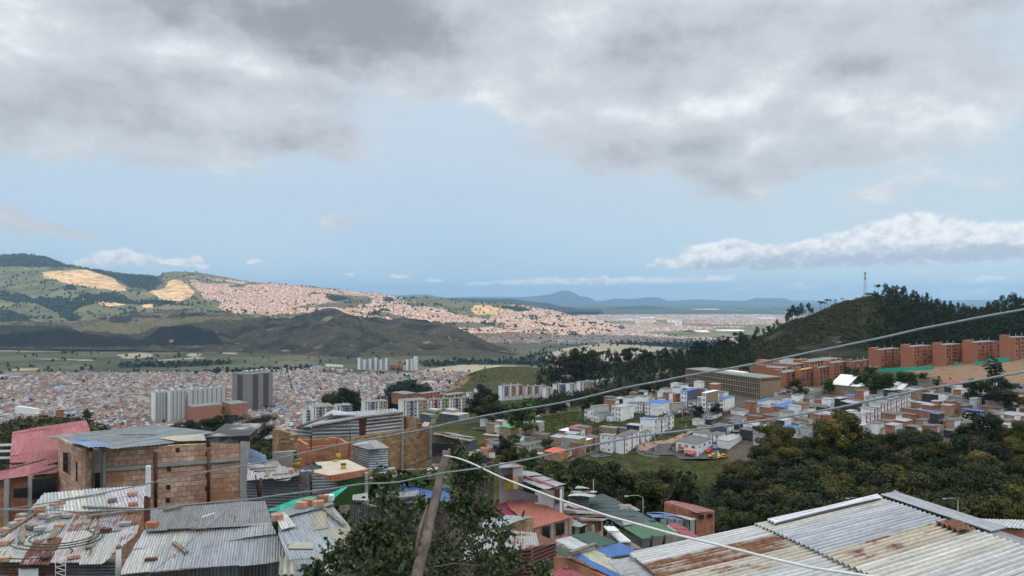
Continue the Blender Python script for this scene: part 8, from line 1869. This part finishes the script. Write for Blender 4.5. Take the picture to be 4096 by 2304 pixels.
# building under the tree at the lower middle
H = fthing('tan_block_shack', 2060, 2140, 27, 'tan block shack with a bluish zinc roof half hidden by the tree', 'shack')
corr(H, Plane((1960, 2105, 27), (2135, 2068, 30), (1960, 2070, 30)), [(1930, 2110), (1930, 2060), (2050, 2062), (2138, 2067), (2080, 2085), (2010, 2112)], ((1990, 2110), (1985, 2066)), zinc(.1, [(.45, .50, .53), (.52, .56, .58)]), seed=67, jit=.12); slabwall(H, (1985, 27.6), (2135, 29.8), 2106, 2160, 2072, 2140, 'block2', drop=2)
H = fthing('maroon_shack', 2110, 2270, 21, 'shack of maroon corrugated sheets under a broad pale roof', 'shack')
corr(H, Plane((1900, 2220, 20.5), (2226, 2172, 22.5), (1950, 2130, 25)), [(1850, 2250), (1860, 2140), (2000, 2120), (2140, 2132), (2228, 2168)], ((2000, 2215), (2010, 2130)), zinc(.1, [(.62, .62, .60), (.56, .56, .56), (.66, .66, .65)]), seed=68, jit=.1, sl=6)
sheetwall(H, (1900, 20.8), (2130, 21.6), 2232, 2330, 2192, 2310, colf=solid((.13, .03, .025), .2, .2), seed=69, pitch=.11, amp=.016); sheetwall(H, (2130, 21.65), (2222, 22.7), 2192, 2310, 2172, 2270, colf=solid((.14, .032, .027), .15, .15), seed=70, pitch=.11, amp=.016)
# small patched roofs between
H = fthing('rust_roof_house', 2360, 2120, 42, 'tan block house under overlapping rusty brown sheets', 'house')
plr = Plane((2290, 2095, 38), (2430, 2075, 41), (2250, 2035, 48)); corr(H, plr, [(2245, 2045), (2270, 2022), (2340, 2030), (2450, 2068), (2400, 2085), (2330, 2092)], ((2290, 2085), (2256, 2040)), lambda i, j, q: q.choice([(.12, .045, .035, .3), (.15, .06, .045, .3), (.42, .43, .44, .05), (.10, .04, .03, .2)]), seed=71, pitch=.12, sl=1.8, jit=.15, wav=.05)
corr(H, Plane((2290, 2110, 37.5), (2330, 2102, 38), (2290, 2085, 40)), [(2285, 2105), (2292, 2078), (2350, 2096), (2325, 2110)], ((2300, 2108), (2290, 2082)), zinc(.1, [(.5, .53, .55)]), seed=72, pitch=.12, name='porch_roof'); slabwall(H, (2282, 39), (2412, 41), 2100, 2145, 2080, 2130, 'block', drop=2)
for a_, b_ in ((2300, 2318), (2368, 2378)): slabwall(H, (a_, 38.9), (b_, 39.2), 2100, 2140, 2098, 2138, 'concrete', 'column', .1)
slabwall(H, (2325, 39.3), (2340, 39.5), 2098, 2140, 2096, 2138, 'darkmetal', 'door', .05); slabwall(H, (2395, 40.2), (2405, 40.4), 2084, 2125, 2082, 2124, 'rustpipe', 'door', .05)
H = fthing('tin_scrap_roof', 2300, 2030, 48, 'shack with scattered pale tin sheets above the mossy wall', 'shack'); corr(H, Plane((2220, 2020, 50), (2330, 2040, 50), (2230, 2000, 54)), [(2215, 2025), (2225, 2010), (2300, 2015), (2345, 2045), (2300, 2045)], ((2240, 2022), (2236, 2008)), zinc(.1, [(.48, .50, .5), (.55, .57, .58)]), seed=73, pitch=.14, jit=.2); slabwall(H, (2170, 46), (2320, 46), 2030, 2075, 2045, 2080, 'concrete', drop=2)
H = fthing('silver_tin_hut', 2310, 1990, 54, 'hut with crumpled silver tin roof left of the green tiled roof', 'hut')
corr(H, Plane((2275, 1985, 54), (2360, 1990, 54), (2290, 1950, 62)), [(2270, 1985), (2310, 1945), (2390, 1970), (2362, 1995)], ((2300, 1982), (2316, 1950)), zinc(.03, [(.60, .63, .65), (.7, .72, .74)]), seed=74, pitch=.15, wav=.12); sheetwall(H, (2272, 54), (2356, 54.5), 1988, 2030, 1994, 2035, seed=75, pitch=.15);
H = fthing('green_tile_roof_house', 2480, 2100, 55, 'long house under a grey green tile sheet roof with a green end', 'house')
plg = Plane((2360, 2030, 56), (2624, 2084, 46), (2415, 1975, 66)); corr(H, plg, [(2355, 2030), (2357, 1985), (2415, 1975), (2626, 2084), (2488, 2108)], ((2500, 2100), (2360, 2000)), solid((.10, .155, .145), 0, .04), seed=76, pitch=.20, amp=.03, sl=.9)
corr(H, plg, [(2488, 2108), (2627, 2085), (2712, 2131), (2569, 2156)], ((2570, 2150), (2500, 2110)), lambda i, j, q: (.52, .53, .50, .05) if i == 4 else (.09, .24, .11, 0), seed=77, pitch=.15, amp=.02, sl=6, name='green_roof', lift=-.02); corr(H, plg, [(2488, 2090), (2500, 2088), (2530, 2100), (2495, 2106)], ((2490, 2092), (2520, 2102)), solid((.55, .56, .48)), seed=78, name='cream_sheet', lift=.06)
slabwall(H, (2350, 55), (2356, 56), 2032, 2075, 2030, 2075, 'concrete', drop=1); slabwall(H, (2420, 50), (2569, 43.5), 2095, 2150, 2156, 2220, 'grey', drop=3); slabwall(H, (2569, 43.5), (2712, 44), 2158, 2210, 2133, 2190, 'concrete', drop=2)
H = fthing('red_lean_to', 2740, 2150, 50, 'low lean-to with a bright red sheet roof beside the green roof end', 'shed'); corr(H, Plane((2700, 2120, 48), (2800, 2155, 44), (2705, 2091, 54)), [(2664, 2098), (2706, 2090), (2804, 2152), (2762, 2164)], ((2770, 2160), (2690, 2100)), solid((.50, .075, .07)), seed=79, pitch=.15, amp=.02); slabwall(H, (2664, 49), (2762, 44.3), 2102, 2150, 2168, 2200, 'grey', drop=2)
for k, (a_, b_, c_, d_, cc) in enumerate([(2560, 2150, 2720, 2190, (.50, .53, .56)), (2690, 2150, 2790, 2185, (.56, .58, .6)), (2540, 2030, 2600, 2080, (.52, .52, .5)), (2640, 2085, 2700, 2115, (.5, .5, .48)), (2470, 1995, 2560, 2030, (.40, .39, .36)), (2415, 2075, 2490, 2110, (.46, .45, .42))]):
 Y = 46 + 6 * (k in (2, 4)) ; tag(corr(None, Plane((a_, d_, Y), (c_, d_, Y), (a_, b_, Y + 4)), [(a_, b_ + 5), (c_ - 40, b_), (c_, d_ - 8), (a_ + 20, d_)], ((a_ + 20, d_), (a_, b_)), zinc(.05, [cc]), seed=80 + k, name='tin_roof', pitch=.13, jit=.15, wav=.05, lift=-.4), ['flat tin roof strip below the green roof end', 'flat tin roof strip below the red lean-to', 'narrow sloping tin roof right of the green tile ridge', 'small tin roof beside the blue sheeted shelter', 'brittle low tin roof behind the green tile roof', 'small tin canopy on thin posts left of the green roof'][k], 'roof')
H = fthing('plastic_shelter', 2700, 2120, 58, 'shelter with a blue sheet roof and clear plastic walls', 'shelter')
corr(H, Plane((2600, 2070, 58), (2750, 2082, 58), (2590, 2048, 66)), [(2583, 2050), (2610, 2072), (2720, 2078), (2754, 2074), (2680, 2052)], ((2640, 2072), (2630, 2052)), solid((.12, .26, .55), 0, .12), seed=90, pitch=.2, wav=.06); corr(H, Plane((2700, 2078, 57), (2790, 2080, 57), (2700, 2060, 62)), [(2700, 2062), (2720, 2060), (2788, 2078), (2760, 2082)], ((2740, 2078), (2730, 2064)), solid((.62, .62, .58)), seed=91, pitch=.2, name='white_sheet')
slabwall(H, (2640, 58), (2750, 58), 2075, 2130, 2080, 2145, pmat('cloudy_plastic', (.30, .36, .36), rough=.4, var=.3, scale=1.5), 'plastic_wall', .04, 1); slabwall(H, (2752, 58), (2782, 60), 2082, 2145, 2080, 2135, 'r_lgrey', 'plastic_wall', .04, 1)
for px in (2640, 2670, 2700, 2738, 2758, 2781): bar(H, 'post', at(px, 2145, 57.9), at(px, 2075, 57.9), .05, 'darkmetal', 4)
H = fthing('salmon_brick_house', 2760, 2110, 100, 'brick house with a salmon roof behind the drooping eucalyptus', 'house')
slabwall(H, (2657, 104), (2790, 98), 2010, 2060, 2060, 2112, 'brick', drop=2); slabwall(H, (2790, 98), (2858, 101), 2052, 2112, 2046, 2100, 'brick', drop=2); corr(H, Plane((2785, 2050, 97.5), (2862, 2046, 101), (2660, 2003, 112)), [(2655, 2006), (2690, 2002), (2782, 2020), (2862, 2044), (2785, 2052)], ((2790, 2050), (2740, 2012)), solid((.52, .17, .14)), seed=92, pitch=.3, amp=.03); barred_window(H, (2798, 97.9), (2816, 98.4), 2060, 2078, 2059, 2077, 3); barred_window(H, (2832, 99.3), (2850, 100.2), 2055, 2072, 2054, 2071, 3)
# green, white and blue roof on orange block walls
H = fthing('striped_roof_house', 2380, 2280, 19, 'unfinished orange block house under a green, white and blue sheet roof', 'house')
pls = Plane((2221, 2164, 20.2), (2369, 2130, 21.6), (2515, 2304, 16.6))
vd_ = ((2221, 2190), (2500, 2310)); Gc, Bc, Wc, Cc_ = (.035, .125, .085), (.045, .20, .60), (.62, .66, .68), (.60, .60, .42)
corr(H, pls, [(2285, 2150), (2369, 2130), (2470, 2174), (2382, 2198)], ((2300, 2160), (2400, 2192)), solid(Gc), seed=93, pitch=.10, amp=.018, sl=9, name='green_sheet', lift=.03); corr(H, pls, [(2376, 2198), (2475, 2172), (2562, 2208), (2437, 2234)], ((2380, 2198), (2450, 2230)), solid(Bc), seed=94, pitch=.10, amp=.018, sl=9, name='blue_sheet')
corr(H, pls, [(2221, 2166), (2288, 2149), (2384, 2197), (2310, 2218)], ((2250, 2170), (2350, 2210)), solid(Wc), seed=95, pitch=.10, amp=.018, sl=9, name='white_sheet', lift=.02); corr(H, pls, [(2308, 2219), (2380, 2197), (2445, 2234), (2500, 2300), (2480, 2296)], ((2330, 2215), (2430, 2262)), solid(Cc_), seed=96, pitch=.10, amp=.018, sl=9, name='cream_sheet', lift=.01)
corr(H, pls, [(2221, 2196), (2224, 2180), (2300, 2212), (2272, 2232), (2221, 2216)], ((2221, 2196), (2290, 2222)), solid(Gc), seed=97, pitch=.10, amp=.018, sl=9, name='green_sheet', lift=.01); corr(H, pls, [(2290, 2226), (2318, 2214), (2520, 2315), (2470, 2320)], ((2300, 2222), (2480, 2308)), solid(Bc), seed=98, pitch=.10, amp=.018, sl=9, name='blue_sheet', lift=.01)
slabwall(H, (2216, 20), (2262, 19), 2226, 2262, 2236, 2280, 'redblock', drop=3); slabwall(H, (2262, 19), (2500, 15.6), 2236, 2290, 2345, 2420, 'redblock', drop=2)
plank(K7(560, 1290), K7(770, 1215), .06, 'short plank lying across the striped roof', pls, w=.12, lift=.08)
H = fthing('magenta_roof_shed', 2260, 2300, 16.5, 'shed with a magenta corrugated roof at the bottom edge', 'shed'); corr(H, Plane((2215, 2304, 15.8), (2320, 2304, 15.8), (2240, 2276, 17)), [(2205, 2330), (2225, 2282), (2275, 2272), (2360, 2320), (2350, 2340)], ((2260, 2320), (2300, 2290)), solid((.45, .04, .08)), seed=99, pitch=.10, amp=.018); slabwall(H, (2205, 15.9), (2360, 15.6), 2335, 2400, 2345, 2400, 'redblock', drop=1)
# the big roof at the lower right
H = fthing('big_rusty_roof_shed', 3300, 2304, 12, 'large shed under a broad grey roof of rust streaked corrugated sheets', 'shed')
plR = Plane((2515, 2219, 13.6), (3511, 1996, 16.2), (3433, 2285, 11.2))
big = dict(pitch=.15, amp=.026, sw=.86, seg=6, lap=.03, jit=.02)
cA = {0: (.50, .52, .53, .02), 1: (.40, .36, .30, .34), 2: (.46, .43, .36, .10), 3: (.48, .50, .50, .02), 4: (.52, .52, .50, .03), 5: (.50, .49, .46, .05), 6: (.46, .42, .36, .22), 7: (.5, .5, .49, .1), 8: (.45, .4, .35, .3)}
cB = {0: (.48, .47, .42, .10), 1: (.42, .45, .49, .0), 2: (.38, .41, .46, .03), 3: (.48, .43, .34, .17), 4: (.56, .55, .50, .02), 5: (.52, .53, .53, .0), 6: (.42, .45, .49, .02), 7: (.46, .48, .50, .06), 8: (.50, .50, .48, .02), 9: (.48, .45, .38, .22)}
vR = ((2515, 2219), (3018, 2108)); vR2 = ((3317, 2241), (3744, 2115))
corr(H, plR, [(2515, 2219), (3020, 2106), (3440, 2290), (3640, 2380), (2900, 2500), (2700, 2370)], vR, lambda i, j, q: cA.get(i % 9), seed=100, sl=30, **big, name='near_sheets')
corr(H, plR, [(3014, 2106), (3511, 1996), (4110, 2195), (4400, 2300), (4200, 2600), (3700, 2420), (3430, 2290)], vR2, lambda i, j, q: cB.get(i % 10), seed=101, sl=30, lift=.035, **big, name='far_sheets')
corr(H, plR, [(3072, 2099), (3106, 2118), (3534, 2012), (3511, 1994)], vR2, solid((.66, .70, .74)), seed=102, sl=30, lift=.09, name='silver_sheet', **big); corr(H, plR, [(3745, 2108), (3828, 2100), (3902, 2140), (3848, 2150)], vR2, solid((.30, .16, .10), .42), seed=103, sl=30, lift=.08, name='rust_sheet', **big)
plQ = Plane((3511, 1994, 16.2), (3960, 2150, 13.6), (3579, 1980, 16.8)); corr(H, plQ, [(3511, 1996), (3579, 1981), (4038, 2130), (3965, 2152)], ((3545, 1990), (4000, 2142)), solid((.40, .43, .48), .02), seed=104, pitch=.10, amp=.02, sw=4, sl=3.2, lift=.10, name='ridge_cap')
corr(H, plQ, [(3930, 2140), (3990, 2135), (4200, 2200), (4200, 2260)], ((3960, 2140), (4180, 2212)), solid((.30, .32, .35), .04), seed=105, pitch=.10, amp=.02, sw=4, sl=3.2, lift=.05, name='ridge_cap')
corr(H, plR, [(2437, 2232), (2515, 2219), (2600, 2290), (2640, 2330), (2560, 2330), (2500, 2300)], vR, solid((.36, .38, .40)), seed=106, sl=30, lift=-.06, name='side_sheets', pitch=.12, amp=.02, sw=2)
slabwall(H, (2540, 13.2), (3511, 16.6), 2232, 2300, 2008, 2100, 'grey', drop=2)
H = fthing('white_roof_neighbour', 4000, 2130, 24, 'white roofed brick building just beyond the rusty roof at the right edge', 'building')
corr(H, Plane((3890, 2092, 22), (4120, 2122, 21), (3900, 2074, 25)), [(3888, 2078), (3900, 2074), (4150, 2085), (4150, 2122), (4000, 2112)], ((3960, 2100), (3990, 2080)), solid((.66, .69, .70)), seed=107, pitch=.1, sl=9); slabwall(H, (3990, 21.6), (4160, 21), 2114, 2200, 2124, 2200, 'redblock', drop=2)
for k, (x_, y_, x2_, y2_, mt) in enumerate([(960, 1120, 1080, 1200, 'wood'), (985, 1095, 1080, 1175, 'whiteboard'), (940, 1050, 985, 1090, 'whiteboard'), (1100, 1190, 1170, 1235, 'wood')]):
 a_, b_ = at(*K7(x_, y_), 30), at(*K7(x2_, y2_), 28); m = MB(); e = b_ - a_; m.box(a_, e, e.cross(Vector((0, 0, 1))).normalized() * .45, (0, 0, .06), bottom=True); tag(m.build('loose_sheet', M[mt]), ['long wooden sheet on the rubble slope', 'white sheet beside the wooden one on the rubble slope', 'small white sheet at the top of the rubble slope', 'wooden scrap at the foot of the rubble slope'][k], 'sheet')
for x_, y_, b_, lb in ((1255, 1115, 1215, 'thin leaning post right of the rubble slope'), (1360, 1110, 1190, 'stout dark post on the tin roof strip'), (885, 1000, 1120, 'left thin post under the tin canopy'), (925, 1010, 1140, 'right thin post under the tin canopy'), (200, 910, 960, 'dark pipe standing on the orange roof')):
 p0 = at(*K7(x_ - 15, b_), 30); p1 = at(*K7(x_, y_), 30); m = MB(); m.tube([p0, p1], .05, 5); tag(m.build('post', M['darkmetal']), lb, 'post')
H = fthing('blue_roof_shack', 1700, 2000, 34, 'shack with a bright blue corrugated roof behind the wooden pole', 'shack')
corr(H, Plane((1600, 1970, 33), (1790, 2010, 31), (1620, 1935, 37)), [(1575, 1943), (1700, 1925), (1745, 1925), (1800, 1950), (1800, 2012), (1700, 1995), (1640, 1992)], ((1700, 1995), (1640, 1935)), solid((.05, .19, .52), 0, .12), seed=108, pitch=.12, amp=.02); slabwall(H, (1620, 32), (1800, 30.8), 1998, 2060, 2012, 2070, 'wood', drop=1)
H = fthing('rag_roof_shack', 1560, 2040, 30, 'low shack covered with torn grey tin and rags above the tree', 'shack')
for k in range(10): x0 = 1405 + 31 * k + rF.uniform(-8, 8); y0 = 2010 + rF.uniform(-25, 22); corr(H, Plane((x0, y0, 30), (x0 + 50, y0 + rF.uniform(-6, 6), 30), (x0, y0 - 24, 31.6)), [(x0, y0), (x0 + 64, y0 + rF.uniform(-8, 8)), (x0 + 58, y0 - 28), (x0 + 2, y0 - 22)], ((x0, y0), (x0 + rF.uniform(2, 30), y0 - 22)), zinc(.08, [(.36, .37, .37), (.50, .50, .48), (.28, .28, .27)]), seed=120 + k, name='tin_sheet', pitch=.1, wav=.04, jit=.15)
sheetwall(H, (1400, 30), (1740, 30.5), 2020, 2120, 2030, 2120, seed=131, horiz=False, pitch=.12)
for k in range(34):
 px = rF.uniform(1480, 1790); py = rF.uniform(1875, 1965); clutter('scrap_board', 'board', Plane((1480, 1960, 36), (1760, 1960, 36), (1480, 1870, 45)), px, py, (rF.uniform(.5, 1.8), rF.uniform(.1, .4), .05), rF.choice(['wood', 'wood', 'grey', 'pale', 'rustpipe']), 'weathered scrap board scattered on the dirt slope behind the pole', rF.uniform(-1.5, 1.5), .05, 'scrap boards on the dirt slope')
tree_px('bush', K_small[0], 1578, 1862, 36, 'small dark bush on the dirt slope beside the silver shed')
for k, y_ in enumerate((375, 425, 480)): m = MB(); m.box(at(-20, 1600 + .4859 * y_ + 4, 36), at(42, 1600 + .4859 * (y_ - 4), 36) - at(-20, 1600 + .4859 * y_, 36), (0, .1, 0), (0, 0, .1), bottom=True); tag(m.build('fence_rail', M['whiteboard']), ['upper', 'middle', 'lower'][k] + ' pale rail left of the red roofed house', 'rail')
# wooden pole, cables
PT, PB = at(1786, 1808, 12.6), at(1640, 2420, 10.6)
pole_ = thing('wooden_pole', PB, 'rough weathered wooden pole leaning in the foreground', 'pole'); ax_ = PT - PB
m = MB(); n_ = 30; pts_, rad_ = [], []
for k in range(n_ + 1): t = k / n_; pts_.append(PB + ax_ * t + Vector((math.sin(k * .7) * .005, 0, 0))); rad_.append((.098 - .034 * t) * (1 + .03 * math.sin(k * 1.3)) * (1 if k < n_ else .75))
m.tube(pts_, rad_, 14); pm = m.build('shaft', pmat('pole_wood', (.155, .122, .098), var=.6, scale=9, c2=(.06, .042, .034), amt2=.85, scale2=4.5, bstr=1., bdist=.04, stretch=(1, 1, .16)), pole_)
m = MB(); a_ = PB + ax_ * .28 + Vector((-.10, -.02, 0)); b_ = PB + ax_ * .62 + Vector((-.10, -.02, 0)); m.tube([a_, a_.lerp(b_, .5) + Vector((-.03, 0, 0)), b_], [.03, .045, .012], 6); m.build('loose_bark', m_bark, pole_)
for k in range(7): t = rF.uniform(.3, .98); q0 = PB + ax_ * t + Vector((rF.uniform(-.06, .06), -.085, 0)); m = MB(); m.tube([q0, q0 + ax_ * rF.uniform(.03, .08)], [.012, .004], 4); m.build('splinter', M['wood'], pole_)
for k, dx in enumerate((-.05, .05)): m = MB(); m.tube([PT + Vector((dx, 0, -.05)), PT + Vector((dx * .9, 0, .03 + .03 * k))], [.035, .02], 5); m.build('splinter', M['wood'], pole_)
def cable_px(pix, A, B, r, label, mat, name='power_cable', jit=0., thick=None):
 """cable through picture points on the vertical plane from plan point A=(px,Y) to B"""
 xa, ya, xb, yb = (A[0] - 2048) / F * A[1], A[1], (B[0] - 2048) / F * B[1], B[1]; P_ = []
 xs = [a for a, b in pix]; ysv = [b for a, b in pix]
 N = 90
 for k in range(N + 1):
  px = xs[0] + (xs[-1] - xs[0]) * k / N; py = float(np.interp(px, xs, ysv)) + jit * math.sin(k * .9) * math.sin(k * .37); u_ = (px - 2048) / F
  t = (u_ * ya - xa) / ((xb - xa) - u_ * (yb - ya)); Y = ya + (yb - ya) * t; P_.append(at(px, py, Y))
 for _ in range(2): P_ = [P_[0]] + [(P_[i - 1] + P_[i] * 2 + P_[i + 1]) / 4 for i in range(1, N)] + [P_[-1]]
 m = MB(); m.tube(P_, r, 7); return tag(m.build(name, mat), label, 'cable')
m_cab = pmat('grey_twisted_cable', (.22, .25, .265), rough=.55, var=.25, scale=14, c2=(.16, .24, .30), amt2=.5, scale2=.6); m_wc = pmat('white_cable', (.72, .70, .66), rough=.5, var=.08, scale=9)
cable_px([(-60, 2045), (0, 2040), (194, 2013), (340, 1989), (486, 1955), (646, 1923), (826, 1887), (967, 1865), (1100, 1836), (1219, 1811), (1364, 1780), (1486, 1755), (1607, 1734), (1729, 1709), (1913, 1668), (2100, 1634), (2290, 1604), (2450, 1562), (2600, 1532), (2760, 1500), (3030, 1455), (3300, 1396), (3500, 1358), (3700, 1312), (3900, 1272), (4096, 1238), (4200, 1222)], (0, 15), (4096, 6.5), .0112, 'upper twisted grey cable sweeping across the whole view', m_cab, jit=2)
cable_px([(-60, 2036), (49, 2037), (243, 2042), (340, 2052), (462, 2035), (534, 2045), (607, 2037), (705, 2023), (826, 2013), (996, 1998), (1170, 1972), (1292, 1962), (1389, 1947), (1466, 1928), (1568, 1938), (1729, 1896), (1904, 1877), (2100, 1840), (2300, 1793), (2420, 1772), (2600, 1738), (2790, 1716), (2900, 1703), (3050, 1684), (3300, 1640), (3500, 1600), (3700, 1556), (3900, 1522), (4096, 1488), (4200, 1470)], (0, 14), (4096, 6.8), .0112, 'lower twisted grey cable sweeping across the whole view', m_cab, jit=2)
cable_px([(1776, 1822), (1830, 1830), (1900, 1858), (2000, 1908), (2200, 1985), (2430, 2063), (2700, 2138), (2900, 2186), (3090, 2235), (3250, 2272), (3480, 2306), (3800, 2350)], (1776, 12.45), (3480, 5.6), .0125, 'thick white cable running from the wooden pole to the lower right', m_wc)
wire(at(933, 2023, 22), at(583, 2310, 15), .02, .006, 'hair thin dark wire crossing the grey zinc roof')
wire(at(170, 2010, 30), at(30, 2050, 28), .1, .01, 'thin slack wire before the left block house'); wire(PT, at(1100, 1985, 40), .3, .01, 'thin slack wire left of the pole')
# foreground tree
ft = thing('leafy_tree', (-1.0, 11.6, gz(-1.0, 11.6)), 'large leafy tree around the foot of the wooden pole', 'tree')
lump = [(1450,2240,150,11.4),(1620,2110,120,11.8),(1330,2255,90,11.2),(1545,2010,75,11.6),(1700,2220,150,12.6),(1600,2285,150,11.2),(1870,2110,105,12.8),(1880,1960,85,13),(1875,1880,60,13),(1900,2210,120,12.6),(2000,2150,75,12.8),(1985,2270,95,12.4),(1790,2290,120,12.6),(1480,2120,90,11.6),(1250,2300,55,11),(1500,2310,140,11),(1700,2030,60,12.8),(1820,2020,70,13),(2060,2240,60,12.6),(1840,1820,35,13),(2160,2290,60,12),(1950,2060,60,13),(1880,2040,80,13),(1850,1905,55,13),(1925,1905,50,13),(1900,1830,30,13),(1560,2200,120,11.6),(1420,2180,80,11.4)]
rg = np.random.default_rng(33); LV = []; mt_ = MB(); base_ = Vector((-1.0, 11.6, gz(-1.0, 11.6)))
fork = base_ + Vector((-.1, 0, (at(1600, 2600, 11.6).z - base_.z)))
mt_.tube([base_ - Vector((0, 0, .3)), base_.lerp(fork, .5) + Vector((.1, 0, 0)), fork], [.16, .13, .10], 8)
def leaf_at(p, d_, s):
 d_ = d_ / np.linalg.norm(d_); nn = rg.normal(size=3); nn[2] += .8; w = np.cross(d_, nn); w /= np.linalg.norm(w); up_ = np.cross(w, d_); a_, b_ = s, s * .42
 return [p, p + d_ * a_ * .35 + w * b_ + up_ * a_ * .08, p + d_ * a_ * .75 + w * b_ * .7 + up_ * a_ * .05, p + d_ * a_, p + d_ * a_ * .75 - w * b_ * .7 + up_ * a_ * .05, p + d_ * a_ * .35 - w * b_ + up_ * a_ * .08]
for (cx, cy, rr, Y) in lump:
 c_ = at(cx, cy, Y); R0 = rr / F * Y; lw_ = [l for l in lump if l[1] > cy + 30]; nb_ = min(lw_, key=lambda l: math.hypot(l[0] - cx, l[1] - cy)) if lw_ else None; st_ = at(nb_[0], nb_[1], nb_[3]) if nb_ else fork; mid_ = st_.lerp(c_, .5) + Vector(rg.normal(size=3) * .12); mt_.tube([st_, mid_, c_], [.016, .010, .005], 5)
 for tw in range(int(18 + 34 * (rr / 110) ** 2)):
  d_ = rg.normal(size=3); d_[2] += .35; d_ /= np.linalg.norm(d_); st = np.array(c_) + d_ * R0 * rg.uniform(0, .35); en = np.array(c_) + d_ * R0 * rg.uniform(.75, 1.2);
  if tw % 3 == 0: mt_.tube([Vector(st), Vector(en)], [.008, .003], 3, caps=False)
  nl = 9
  for k in range(nl):
   p = st + (en - st) * (k + rg.uniform(0, .8)) / nl; LV.append(leaf_at(p, (en - st) * .7 + rg.normal(size=3) * np.linalg.norm(en - st) * .75, rg.uniform(.045, .085)))
m_leaf = leaf_mat('near_tree_leaves', (.020, .036, .016), (.065, .095, .038), (.10, .13, .055), spec=.35, rough=.45)
cr_ = np_mesh('crown', np.array(LV), m_leaf); cr_.parent = ft; cr_.matrix_parent_inverse = PINV[ft.name]
mt_.build('trunk', m_bark, ft)
print('leaves', len(LV))
